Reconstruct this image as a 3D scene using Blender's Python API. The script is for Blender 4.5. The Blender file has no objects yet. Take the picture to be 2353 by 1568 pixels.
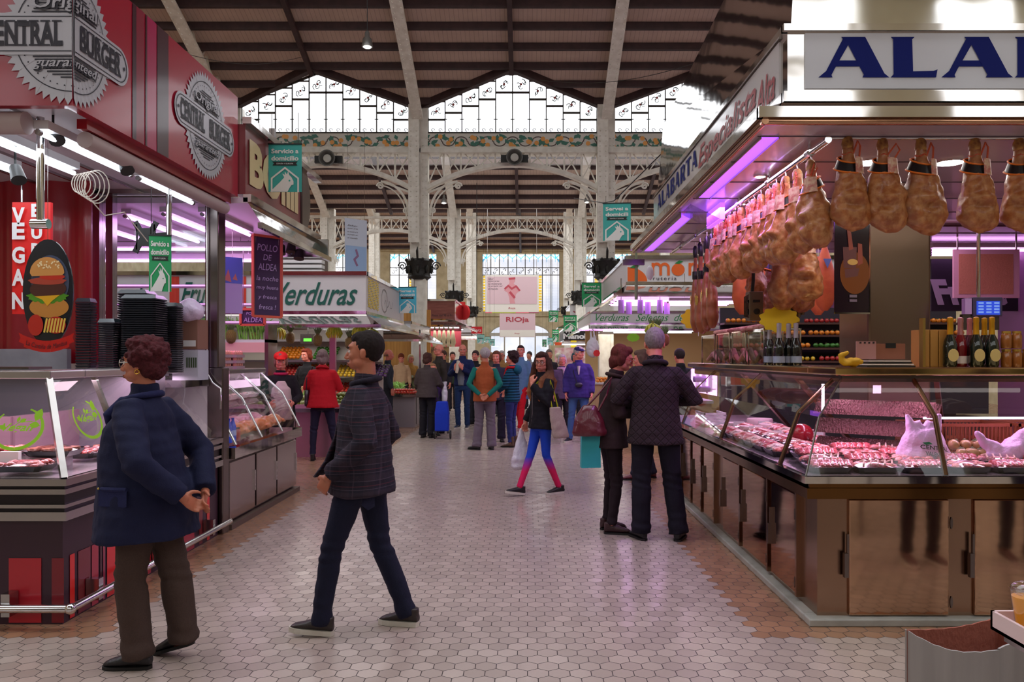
import bpy, bmesh, math, random
import numpy as np
from mathutils import Vector, Matrix, noise, Euler
random.seed(7)
PI = math.pi
C = bpy.context.scene.collection
SC = bpy.context.scene

# ---------------------------------------------------------------- camera
FPX, VX, VY, EYE = 1820.0, 1212.0, 822.0, 1.55      # focal length in pixels, vanishing point, eye height
cam_data = bpy.data.cameras.new('camera'); cam = bpy.data.objects.new('camera', cam_data); C.objects.link(cam)
cam.location = (0, 0, EYE); cam.rotation_euler = (PI/2, 0, 0)
cam_data.sensor_width = 36.0; cam_data.lens = FPX/2353*36.0
cam_data.shift_x = (1176.5-VX)/2353; cam_data.shift_y = (VY-784)/2353
cam_data.clip_end = 300
SC.camera = cam
# ---------------------------------------------------------------- world (bright overcast sky) and exposure
SC.view_settings.view_transform = 'Standard'; SC.view_settings.look = 'None'
SC.view_settings.gamma = 1; SC.view_settings.use_curve_mapping = False
SC.view_settings.exposure = 0.0
world = bpy.data.worlds.new('World'); SC.world = world; world.use_nodes = True
bg = world.node_tree.nodes['Background']
bg.inputs[0].default_value = (0.95, 0.97, 1.0, 1); bg.inputs[1].default_value = 2.6

# ---------------------------------------------------------------- helpers
def wx(px, Y): return (px-VX)*Y/FPX
def wz(py, Y): return EYE+(VY-py)*Y/FPX
def S2(c):     # sRGB 0-255 -> linear
    return tuple((v/255/12.92 if v/255 <= .04045 else ((v/255+.055)/1.055)**2.4) for v in c)+(1,)

_M = {}
def M(name, col=(128,128,128), rough=.5, metal=0, emit=0, emitcol=None, noisy=None, bump=None, coat=0, spec=None, sheen=0):
    """cached material. noisy=(scale, col2, detail[, axis-scale]); bump=(scale, strength[, axis-scale])"""
    if name in _M: return _M[name]
    m = bpy.data.materials.new(name); m.use_nodes = True; nt = m.node_tree; b = nt.nodes['Principled BSDF']
    b.inputs['Base Color'].default_value = S2(col); b.inputs['Roughness'].default_value = rough
    b.inputs['Metallic'].default_value = metal
    if spec is not None: b.inputs['Specular IOR Level'].default_value = spec
    if coat: b.inputs['Coat Weight'].default_value = coat; b.inputs['Coat Roughness'].default_value = .08
    if sheen: b.inputs['Sheen Weight'].default_value = sheen
    if emit:
        b.inputs['Emission Color'].default_value = S2(emitcol or col); b.inputs['Emission Strength'].default_value = emit
    def co(sc3):
        tc = nt.nodes.new('ShaderNodeTexCoord'); mp = nt.nodes.new('ShaderNodeMapping')
        mp.inputs['Scale'].default_value = sc3; nt.links.new(tc.outputs['Object'], mp.inputs[0]); return mp.outputs[0]
    if noisy:
        n = nt.nodes.new('ShaderNodeTexNoise'); n.inputs['Scale'].default_value = noisy[0]
        n.inputs['Detail'].default_value = noisy[2] if len(noisy) > 2 else 4
        nt.links.new(co(noisy[3] if len(noisy) > 3 else (1,1,1)), n.inputs['Vector'])
        r = nt.nodes.new('ShaderNodeValToRGB'); r.color_ramp.elements[0].position = .35; r.color_ramp.elements[1].position = .65
        r.color_ramp.elements[0].color = S2(col); r.color_ramp.elements[1].color = S2(noisy[1])
        nt.links.new(n.outputs[0], r.inputs[0]); nt.links.new(r.outputs[0], b.inputs['Base Color'])
    if bump:
        n = nt.nodes.new('ShaderNodeTexNoise'); n.inputs['Scale'].default_value = bump[0]; n.inputs['Detail'].default_value = 3
        nt.links.new(co(bump[2] if len(bump) > 2 else (1,1,1)), n.inputs['Vector'])
        bp = nt.nodes.new('ShaderNodeBump'); bp.inputs['Strength'].default_value = bump[1]; bp.inputs['Distance'].default_value = .02
        nt.links.new(n.outputs[0], bp.inputs['Height']); nt.links.new(bp.outputs[0], b.inputs['Normal'])
    _M[name] = m; return m

def glass(name, tint=(240,245,248), k=.12, rough=.02):
    if name in _M: return _M[name]
    m = bpy.data.materials.new(name); m.use_nodes = True; nt = m.node_tree; nt.nodes.clear()
    out = nt.nodes.new('ShaderNodeOutputMaterial'); mix = nt.nodes.new('ShaderNodeMixShader')
    tr = nt.nodes.new('ShaderNodeBsdfTransparent'); tr.inputs[0].default_value = S2(tint)
    gl = nt.nodes.new('ShaderNodeBsdfGlossy'); gl.inputs['Roughness'].default_value = rough
    fr = nt.nodes.new('ShaderNodeLayerWeight'); g = G(nt)          # thin pane: Schlick reflection, the same from both sides
    ad = g.m('ADD', g.m('MULTIPLY', g.m('POWER', fr.outputs['Facing'], 4.0), .8), k, clamp=True); nt.links.new(ad, mix.inputs[0])
    nt.links.new(tr.outputs[0], mix.inputs[1]); nt.links.new(gl.outputs[0], mix.inputs[2])
    nt.links.new(mix.outputs[0], out.inputs[0]); _M[name] = m; return m

def graph(name, fn):      # a material whose colour (and optionally height) comes from fn(nt, bsdf)
    if name in _M: return _M[name]
    m = bpy.data.materials.new(name); m.use_nodes = True; fn(m.node_tree, m.node_tree.nodes['Principled BSDF'])
    _M[name] = m; return m
class G:                  # tiny node-math helper
    def __init__(s, nt): s.nt = nt
    def _in(s, sock, v):
        if hasattr(v, 'is_output'): s.nt.links.new(v, sock)
        else: sock.default_value = v
    def m(s, op, a, b=0.0, c=0.0, clamp=False):
        n = s.nt.nodes.new('ShaderNodeMath'); n.operation = op; n.use_clamp = clamp
        s._in(n.inputs[0], a); s._in(n.inputs[1], b); s._in(n.inputs[2], c); return n.outputs[0]
    def v(s, op, a, b=(0,0,0)):
        n = s.nt.nodes.new('ShaderNodeVectorMath'); n.operation = op; s._in(n.inputs[0], a); s._in(n.inputs[1], b)
        return n.outputs['Value'] if op in ('DOT_PRODUCT', 'LENGTH') else n.outputs[0]
    def xyz(s, kind='Object'):
        tc = s.nt.nodes.new('ShaderNodeTexCoord'); sp = s.nt.nodes.new('ShaderNodeSeparateXYZ')
        s.nt.links.new(tc.outputs[kind], sp.inputs[0]); return tc.outputs[kind], sp.outputs[0], sp.outputs[1], sp.outputs[2]
    def sep(s, v):
        sp = s.nt.nodes.new('ShaderNodeSeparateXYZ'); s.nt.links.new(v, sp.inputs[0]); return sp.outputs
    def mixc(s, f, a, b):
        n = s.nt.nodes.new('ShaderNodeMix'); n.data_type = 'RGBA'; s._in(n.inputs[0], f); s._in(n.inputs[6], a); s._in(n.inputs[7], b); return n.outputs[2]
    def noise(s, vec, scale, detail=3):
        n = s.nt.nodes.new('ShaderNodeTexNoise'); n.inputs['Scale'].default_value = scale; n.inputs['Detail'].default_value = detail
        if vec: s.nt.links.new(vec, n.inputs['Vector'])
        return n.outputs[0]
    def bump(s, h, strength, dist, b):
        n = s.nt.nodes.new('ShaderNodeBump'); n.inputs['Strength'].default_value = strength; n.inputs['Distance'].default_value = dist
        s.nt.links.new(h, n.inputs['Height']); s.nt.links.new(n.outputs[0], b.inputs['Normal'])

def tag(o, label, cat, group=None, kind=None):
    if label: o['label'] = label
    if cat: o['category'] = cat
    if group: o['group'] = group
    if kind: o['kind'] = kind
    return o
def thing(name, label, cat, loc=(0,0,0), rz=0, group=None):
    o = bpy.data.objects.new(name, None); C.objects.link(o); o.empty_display_size = .1
    o.location = loc; o.rotation_euler = (0,0,rz); return tag(o, label, cat, group)
def link_mesh(name, me, mat, parent=None, local=False):
    o = bpy.data.objects.new(name, me); C.objects.link(o)
    if mat: me.materials.clear(); me.materials.append(mat)
    if parent:
        o.parent = parent
        if not local:
            if parent.parent is None:
                o.matrix_parent_inverse = (Matrix.Translation(parent.location) @ Euler(parent.rotation_euler).to_matrix().to_4x4()).inverted()
    return o
def copy_tree(o, parent=None, loc=None, rz=None, label=None, group=None, scale=None, rot=None):
    c = o.copy(); C.objects.link(c)
    if parent: mi = o.matrix_parent_inverse.copy(); c.parent = parent; c.matrix_parent_inverse = mi
    for ch in o.children: copy_tree(ch, c)
    if loc is not None: c.location = loc
    if rz is not None: c.rotation_euler = (0,0,rz)
    if rot is not None: c.rotation_euler = rot
    if scale is not None: c.scale = (scale,)*3 if not hasattr(scale,'__len__') else scale
    if label: c['label'] = label
    if group: c['group'] = group
    return c

class MB:                 # collects shapes, becomes one mesh object
    def __init__(s): s.v = []; s.f = []
    def add(s, vs, fs, mtx=None):
        k = len(s.v)
        s.v += [tuple(mtx @ Vector(p)) if mtx else tuple(p) for p in vs]
        s.f += [tuple(i+k for i in f) for f in fs]; return s
    def box(s, x0, x1, y0, y1, z0, z1, mtx=None):
        vs = [(x,y,z) for x in (x0,x1) for y in (y0,y1) for z in (z0,z1)]
        return s.add(vs, [(0,1,3,2),(4,6,7,5),(0,4,5,1),(2,3,7,6),(0,2,6,4),(1,5,7,3)], mtx)
    def bar(s, p, q, w, h=None, up=(0,0,1)):     # rectangular bar p->q
        p, q = Vector(p), Vector(q); h = h or w; d = (q-p).normalized(); u = Vector(up)
        if abs(d.dot(u)) > .98: u = Vector((0,1,0)) if abs(d.y) < .9 else Vector((1,0,0))
        a = d.cross(u).normalized()*w/2; b = a.cross(d).normalized()*h/2
        vs = [p-a-b, p+a-b, p+a+b, p-a+b, q-a-b, q+a-b, q+a+b, q-a+b]
        return s.add(vs, [(3,2,1,0),(4,5,6,7),(0,1,5,4),(1,2,6,5),(2,3,7,6),(3,0,4,7)])
    def tube(s, pts, r, n=10, cap=True, ry=None):
        pts = [Vector(p) for p in pts]; k = len(pts)
        rs = r if hasattr(r, '__len__') else [r]*k
        ring = []; up = None
        for i, p in enumerate(pts):
            d = (pts[min(i+1,k-1)]-pts[max(i-1,0)]).normalized()
            if up is None: up = Vector((0,0,1)) if abs(d.z) < .9 else Vector((0,1,0))
            a = d.cross(up); 
            if a.length < 1e-5: a = d.orthogonal()
            a.normalize(); b = a.cross(d).normalized(); up = b
            ring.append([p+(a*math.cos(2*PI*j/n)+b*math.sin(2*PI*j/n))*rs[i] for j in range(n)])
        vs = [v for rr in ring for v in rr]
        fs = [(i*n+j, i*n+(j+1)%n, (i+1)*n+(j+1)%n, (i+1)*n+j) for i in range(k-1) for j in range(n)]
        if cap: fs += [tuple(range(n-1,-1,-1)), tuple((k-1)*n+j for j in range(n))]
        return s.add(vs, fs)
    def cyl(s, p, q, r, n=12, r2=None): return s.tube([p, q], [r, r if r2 is None else r2], n)
    def ell(s, c, r, n=12, m=8, mtx=None):
        r = r if hasattr(r, '__len__') else (r,)*3
        vs = [(c[0], c[1], c[2]+r[2])]
        for i in range(1, m):
            t = PI*i/m
            vs += [(c[0]+r[0]*math.sin(t)*math.cos(2*PI*j/n), c[1]+r[1]*math.sin(t)*math.sin(2*PI*j/n), c[2]+r[2]*math.cos(t)) for j in range(n)]
        vs.append((c[0], c[1], c[2]-r[2])); L = len(vs)-1
        fs = [(0, 1+j, 1+(j+1)%n) for j in range(n)]
        fs += [(1+i*n+j, 1+(i+1)*n+j, 1+(i+1)*n+(j+1)%n, 1+i*n+(j+1)%n) for i in range(m-2) for j in range(n)]
        fs += [(L, 1+(m-2)*n+(j+1)%n, 1+(m-2)*n+j) for j in range(n)]
        return s.add(vs, fs, mtx)
    def lathe(s, prof, n=20, c=(0,0,0), mtx=None):
        k = len(prof); vs = [(c[0]+r*math.cos(2*PI*j/n), c[1]+r*math.sin(2*PI*j/n), c[2]+z) for r, z in prof for j in range(n)]
        fs = [(i*n+j, i*n+(j+1)%n, (i+1)*n+(j+1)%n, (i+1)*n+j) for i in range(k-1) for j in range(n)]
        fs += [tuple(range(n-1,-1,-1)), tuple((k-1)*n+j for j in range(n))]
        return s.add(vs, fs, mtx)
    def loft(s, rings, cap=True):
        n = len(rings[0]); k = len(rings)
        fs = [(i*n+j, i*n+(j+1)%n, (i+1)*n+(j+1)%n, (i+1)*n+j) for i in range(k-1) for j in range(n)]
        if cap: fs += [tuple(range(n-1,-1,-1)), tuple((k-1)*n+j for j in range(n))]
        return s.add([p for r in rings for p in r], fs)
    def prism(s, poly, f, d0, d1):    # poly in 2D, f(u,v,d)->xyz
        n = len(poly); vs = [f(u,v,d0) for u,v in poly]+[f(u,v,d1) for u,v in poly]
        return s.add(vs, [tuple(range(n-1,-1,-1)), tuple(range(n,2*n))]+[(i,(i+1)%n,(i+1)%n+n,i+n) for i in range(n)])
    def build(s, name, mat, parent=None, local=False, smooth=False, bevel=0):
        me = bpy.data.meshes.new(name); me.from_pydata(s.v, [], s.f); 
        bm = bmesh.new(); bm.from_mesh(me); bmesh.ops.recalc_face_normals(bm, faces=bm.faces); bm.to_mesh(me); bm.free()
        if smooth:
            me.polygons.foreach_set('use_smooth', [True]*len(me.polygons))
            try: me.set_sharp_from_angle(angle=math.radians(50))
            except Exception: pass
        o = link_mesh(name, me, mat, parent, local)
        if bevel:
            b = o.modifiers.new('bevel', 'BEVEL'); b.width = bevel; b.segments = 2; b.limit_method = 'ANGLE'
        return o

def organic(name, mb, mat, parent, voxel=.012, smooth=4, disp=None, local=True, fac=.5):
    """fuse the pieces of mb into one continuous surface; disp(co)->offset along normal"""
    me = bpy.data.meshes.new(name); me.from_pydata([tuple(p) for p in mb.v], [], mb.f)
    bm = bmesh.new(); bm.from_mesh(me); bmesh.ops.recalc_face_normals(bm, faces=bm.faces); bm.to_mesh(me); bm.free()
    t = bpy.data.objects.new('tmp', me); C.objects.link(t)
    r = t.modifiers.new('r', 'REMESH'); r.mode = 'VOXEL'; r.voxel_size = voxel
    if smooth:
        q = t.modifiers.new('s', 'SMOOTH'); q.factor = fac; q.iterations = smooth
    dg = bpy.context.evaluated_depsgraph_get(); dg.update()
    me2 = bpy.data.meshes.new_from_object(t.evaluated_get(dg)); me2.name = name
    bpy.data.objects.remove(t); bpy.data.meshes.remove(me)
    n = len(me2.vertices)
    if disp and n:
        nr = np.empty(n*3, 'f'); me2.vertex_normals.foreach_get('vector', nr)
        cs = np.empty(n*3, 'f'); me2.vertices.foreach_get('co', cs); cs = cs.reshape(-1,3); nr = nr.reshape(-1,3)
        ds = np.array([disp(c) for c in cs], 'f'); cs = cs+nr*ds[:,None]
        me2.vertices.foreach_set('co', cs.ravel()); me2.update()
    me2.polygons.foreach_set('use_smooth', [True]*len(me2.polygons))
    return link_mesh(name, me2, mat, parent, local)

def text_mesh(txt, size=1.0, shear=0.0, offset=0.0, spacing=1.0, align='CENTER', wid=1.0):
    cu = bpy.data.curves.new('t', 'FONT'); cu.body = txt; cu.size = size; cu.shear = shear; cu.offset = offset
    cu.space_character = spacing; cu.align_x = align; cu.align_y = 'CENTER'; cu.resolution_u = 3; cu.fill_mode = 'FRONT'
    o = bpy.data.objects.new('t', cu); C.objects.link(o); dg = bpy.context.evaluated_depsgraph_get(); dg.update()
    me = bpy.data.meshes.new_from_object(o.evaluated_get(dg))
    vs = [(v.co.x*wid, v.co.y) for v in me.vertices]; fs = [tuple(p.vertices) for p in me.polygons]
    bpy.data.objects.remove(o); bpy.data.curves.remove(cu); bpy.data.meshes.remove(me); return vs, fs
def lettering(txt, f, size, mat, parent, d=.006, fit=None, name='lettering', **k):
    """f(u,v,d)->world. fit=(width,height) stretches the text to a box"""
    vs, fs = text_mesh(txt, size, **k)
    if fit:
        x0, x1 = min(v[0] for v in vs), max(v[0] for v in vs); y0, y1 = min(v[1] for v in vs), max(v[1] for v in vs)
        sx = fit[0]/(x1-x0); sy = fit[1]/(y1-y0) if fit[1] else sx
        vs = [((u-(x0+x1)/2)*sx, (v-(y0+y1)/2)*sy) for u, v in vs]
    mb = MB(); mb.add([f(u,v,d) for u,v in vs], fs)
    me = bpy.data.meshes.new(name); me.from_pydata(mb.v, [], mb.f)
    return link_mesh(name, me, mat, parent)
def plane_map(o, u, v):     # returns f(a,b,d) on the plane through o with axes u,v (normal = u x v)
    o, u, v = Vector(o), Vector(u).normalized(), Vector(v).normalized(); n = u.cross(v)
    return lambda a, b, d=0: tuple(o+u*a+v*b+n*d)
def front(X, Y, Z): return plane_map((X,Y,Z), (1,0,0), (0,0,1))          # faces the camera (-Y)
def side_l(X, Y, Z): return plane_map((X,Y,Z), (0,1,0), (0,0,1))         # faces +X : the u axis runs away from the camera
def side_r(X, Y, Z): return plane_map((X,Y,Z), (0,-1,0), (0,0,1))        # faces -X : the u axis runs to the camera
def fn(f, X=0): return f
def circ(cx, cy, rx, ry=None, n=32, a0=0, a1=2*PI): 
    ry = ry or rx; return [(cx+rx*math.cos(a0+(a1-a0)*i/n), cy+ry*math.sin(a0+(a1-a0)*i/n)) for i in range(n+(0 if abs(a1-a0-2*PI)<1e-6 else 1))]
def flat(name, polys, f, mat, parent, d=.004, holes=False):
    mb = MB()
    for i, p in enumerate(polys): mb.add([f(u,v,d+.00015*(i%7)) for u,v in p], [tuple(range(len(p)))])
    me = bpy.data.meshes.new(name); me.from_pydata(mb.v, [], mb.f); return link_mesh(name, me, mat, parent)
def stroke(pts, w):          # polyline -> list of quads
    out = []
    for (x0,y0),(x1,y1) in zip(pts, pts[1:]):
        dx, dy = x1-x0, y1-y0; L = math.hypot(dx,dy) or 1; nx, ny = -dy/L*w/2, dx/L*w/2; ex, ey = dx/L*w/4, dy/L*w/4
        out.append([(x0+nx-ex,y0+ny-ey),(x0-nx-ex,y0-ny-ey),(x1-nx+ex,y1-ny+ey),(x1+nx+ex,y1+ny+ey)])
    return out
ORD = ['first','second','third','fourth','fifth','sixth','seventh','eighth','ninth','tenth','eleventh','twelfth','thirteenth','fourteenth','fifteenth','sixteenth','seventeenth','eighteenth','nineteenth','twentieth']

# ---------------------------------------------------------------- shared materials
STEEL = M('brushed_steel', (176,172,170), .2, 1, bump=(3, .12))
DSTEEL = M('dark_steel', (120,110,108), .25, 1, bump=(4, .1))
MIRROR = M('polished_steel', (205,200,196), .07, 1, bump=(1.3, .25))
CHROME = M('chrome', (225,225,228), .08, 1)
WHITE_IRON = M('white_painted_iron', (232,228,218), .5, noisy=(6,(214,208,196)))
BLACK = M('black_plastic', (22,22,24), .4)
DARKIRON = M('dark_cast_iron', (38,36,34), .45, .4, bump=(25,.4))
WHITEP = M('white_panel', (214,210,212), .4)
TUBEW = M('white_tube', (235,245,255), .4, emit=5, emitcol=(232,244,255))
TUBEP = M('pink_tube', (245,200,250), .4, emit=6, emitcol=(238,168,250))
TUBEV = M('violet_strip', (190,130,255), .4, emit=1.6, emitcol=(160,85,245))
SPOT = M('lamp_disc', (255,255,255), .4, emit=6, emitcol=(255,250,240))
CASEGLASS = glass('case_glass', (248,249,250), .05)
PANEGLASS = glass('clear_pane', (244,247,250), .07)

def area(name, loc, size, energy, col, rot=(0,0,0), parent=None):
    l = bpy.data.lights.new(name, 'AREA'); l.shape = 'RECTANGLE'; l.size, l.size_y = size; l.energy = energy; l.color = col
    o = bpy.data.objects.new(name, l); C.objects.link(o); o.location = loc; o.rotation_euler = rot
    return o
# ================================================================ THE HALL
ROW1, ROW2, ROW3, WALLY = 22.3, 33.0, 43.0, 48.0
def floor_fn(nt, b):
    g = G(nt); P, x, y, z = g.xyz(); w = .1043
    r = (w, w*math.sqrt(3), 1.0)
    q = g.v('DIVIDE', P, r)
    def cell(off):
        return g.v('MULTIPLY', g.v('SUBTRACT', g.v('FRACTION', g.v('ADD', q, (off,off,0))), (.5,.5,0)), (r[0], r[1], 0))
    a, c = cell(0), cell(.5)
    la, lc = g.v('DOT_PRODUCT', a, a), g.v('DOT_PRODUCT', c, c)
    sel = g.m('LESS_THAN', la, lc)
    mx = nt.nodes.new('ShaderNodeMix'); mx.data_type = 'VECTOR'; g._in(mx.inputs[0], sel); g._in(mx.inputs[4], c); g._in(mx.inputs[5], a)
    gg = mx.outputs[1]; gs = g.sep(gg)
    ax, ay = g.m('ABSOLUTE', gs[0]), g.m('ABSOLUTE', gs[1])
    d = g.m('MAXIMUM', ax, g.m('ADD', g.m('MULTIPLY', ax, .5), g.m('MULTIPLY', ay, .866)))
    grout = g.m('GREATER_THAN', d, w/2-.0021)
    cid = g.v('SUBTRACT', P, gg); cs = g.sep(cid)
    wn = nt.nodes.new('ShaderNodeTexWhiteNoise'); wn.noise_dimensions = '2D'
    rnd = g.v('MULTIPLY', cid, (37.7,37.7,0)); sn = nt.nodes.new('ShaderNodeVectorMath'); sn.operation = 'SNAP'
    nt.links.new(rnd, sn.inputs[0]); sn.inputs[1].default_value = (.5,.5,.5); nt.links.new(sn.outputs[0], wn.inputs['Vector'])
    far = g.m('GREATER_THAN', cs[1], 4.34)
    edge = g.m('MAXIMUM', g.m('GREATER_THAN', cs[0], 1.29), g.m('LESS_THAN', cs[0], -2.36))
    tan = g.m('MULTIPLY', far, edge)
    base = g.mixc(wn.outputs[0], S2((188,172,162)), S2((164,148,139)))
    base = g.mixc(g.m('MULTIPLY', tan, .9), base, g.mixc(wn.outputs[0], S2((170,122,88)), S2((146,104,74))))
    dirt = g.noise(P, 1.7, 5); base = g.mixc(g.m('MULTIPLY', dirt, .22), base, S2((120,104,96)))
    col = g.mixc(grout, base, S2((46,38,36)))
    nt.links.new(col, b.inputs['Base Color'])
    rg = g.m('ADD', g.m('MULTIPLY', wn.outputs[0], .1), .2); nt.links.new(g.m('ADD', rg, g.m('MULTIPLY', grout, .4)), b.inputs['Roughness'])
    g.bump(g.m('MULTIPLY', grout, -1.0), .5, .002, b)
FLOOR = graph('hexagonal_tiles', floor_fn)
fl = MB().box(-20, 20, -14, 52, -.1, 0).build('floor', FLOOR); tag(fl, 'cream hexagonal floor tiles with tan tiles along the stalls', 'floor', kind='structure')

STONE = M('cream_stone', (206,192,158), .8, noisy=(2.5,(182,166,132),6), bump=(8,.3))
def board_fn(nt, b):
    g = G(nt); P, x, y, z = g.xyz()
    st = g.m('FRACT', g.m('MULTIPLY', x, 9.0)); ln = g.m('LESS_THAN', st, .12)
    n = g.noise(P, 2.0, 5)
    c = g.mixc(n, S2((214,190,174)), S2((182,156,142))); c = g.mixc(g.m('MULTIPLY', ln, .35), c, S2((96,76,68)))
    nt.links.new(c, b.inputs['Base Color']); b.inputs['Roughness'].default_value = .75
BOARD = graph('roof_boards', board_fn)
PURLIN = M('oxblood_timber', (66,42,44), .6, noisy=(5,(52,32,34)))
K = .35
CX = -.42                      # centre of the middle bay
BAY = 5.25
XCOL = [CX-BAY*1.5, CX-BAY/2, CX+BAY/2, CX+BAY*1.5]

def roof(ybot, zbot, ytop, name, label, notch=False, drop=.16):
    """sloping boarded roof with purlins as parts; rises towards the camera"""
    root = tag(thing(name, label, 'ceiling', (0, ybot, zbot)), None, None, kind='structure')
    pt = lambda x, Y, o=0: (x, Y, zbot+K*(ybot-Y)+o)
    x0, x1 = -17.5, 15.5
    if not notch:
        mb = MB(); mb.add([pt(x0,ybot), pt(x1,ybot), pt(x1,ytop), pt(x0,ytop), pt(x0,ybot,.08), pt(x1,ybot,.08), pt(x1,ytop,.08), pt(x0,ytop,.08)],
                  [(0,1,2,3),(7,6,5,4),(0,4,5,1),(1,5,6,2),(2,6,7,3),(3,7,4,0)]); mb.build('boarding', BOARD, root)
    else:
        ya = ybot-1.55             # notch apex
        mb = MB(); xs = []; c = CX-3*BAY
        while c <= CX+3*BAY+.01: xs += [(c-BAY/2, ybot), (c, ya)]; c += BAY
        xs.append((c-BAY/2, ybot))
        for (xa, Ya), (xb, Yb) in zip(xs, xs[1:]):
            mb.add([pt(xa,Ya), pt(xb,Yb), pt(xb,ytop), pt(xa,ytop)], [(0,1,2,3)])
            mb.add([pt(xa,Ya,.08), pt(xb,Yb,.08), pt(xb,ytop,.08), pt(xa,ytop,.08)], [(0,1,2,3)])
        mb.build('boarding', BOARD, root)
        mb = MB()                  # little gable roofs running out to the windows
        zr = GAB_TOP
        for (xa, Ya), (xb, Yb) in zip(xs, xs[1:]):
            vx, ax_ = (xa, xb) if Ya == ybot else (xb, xa)
            A = pt(ax_, ya); V = (vx, ybot, GAB_EAVE); R = (ax_, ybot+.1, zr)
            mb.add([A, V, R], [(0,1,2)]); mb.add([(A[0],A[1],A[2]+.07), (V[0],V[1],V[2]+.07), (R[0],R[1],R[2]+.07)], [(0,2,1)])
        mb.build('gable_boarding', BOARD, root)
        for (xa, Ya), (xb, Yb) in zip(xs, xs[1:]):
            MB().bar(pt(xa,Ya,-.07), pt(xb,Yb,-.07), .16, .2).build('valley_beam', PURLIN, root)
    Y = ybot-.35 if not notch else ybot-.25
    while Y > ytop+.1:
        if notch and Y > ybot-1.5:
            h = (ybot-Y)/1.55*BAY/2; c = CX-3*BAY
            mb = MB()
            while c <= CX+3*BAY: mb.bar(pt(c-BAY/2-h+.02, Y, -.08), pt(c-BAY/2+h-.02, Y, -.08), .11, .17); c += BAY
            mb.build('purlin', PURLIN, root)
        else: MB().bar(pt(x0, Y, -.08), pt(x1, Y, -.08), .11, .17).build('purlin', PURLIN, root)
        Y -= .68
    for i in range(-3, 3):         # rafters at mid bay
        xx = CX+BAY*i+(BAY/2 if not notch else 0)+(0 if notch else BAY/2)
        yb = (ybot-1.5) if notch else ybot
        MB().bar(pt(xx, yb, -.2), pt(xx, ytop, -.2), .12, .12).build('rafter', PURLIN, root)
    return root
GAB_EAVE, GAB_TOP = wz(240, ROW1), wz(154, ROW1)
roof(ROW1, GAB_EAVE, 9.0, 'ceiling', 'brown boarded roof slope with dark purlins ending in the zigzag gables', notch=True)
roof(ROW2, 7.75, 28.6, 'ceiling', 'boarded roof slope seen under the first arches, above the second ones')
roof(WALLY, 8.15, 39.5, 'ceiling', 'farthest boarded roof slope, resting on the stone back wall')

rt = tag(thing('ceiling', 'roof slope over the aisle behind the viewpoint, reflected in the steel canopy', 'ceiling', (0,-12,12.4)), None, None, kind='structure')
MB().add([(-17.5,-12,12.4),(15.5,-12,12.4),(15.5,-1,15.5),(-17.5,-1,15.5)],[(0,1,2,3)]).build('boarding', BOARD, rt)
for k in range(14): MB().bar((-17.5,-11.6+.8*k,12.4+.225*k),(15.5,-11.6+.8*k,12.4+.225*k),.12,.2).build('purlin', PURLIN, rt)
rw_ = MB()
for k in range(8): rw_.box(-17.5+4.4*k,-15.3+4.4*k,-12.3,-12,0,12.4)
rw_.box(-17.5,15.5,-12.3,-12,0,6.6).box(-17.5,15.5,-12.3,-12,11.9,12.4).box(-17.5,15.5,-12.3,-12,9.2,9.5)
tag(rw_.build('wall_rear', STONE), 'cream stone wall with tall openings behind the viewpoint', 'wall', kind='structure')
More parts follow.
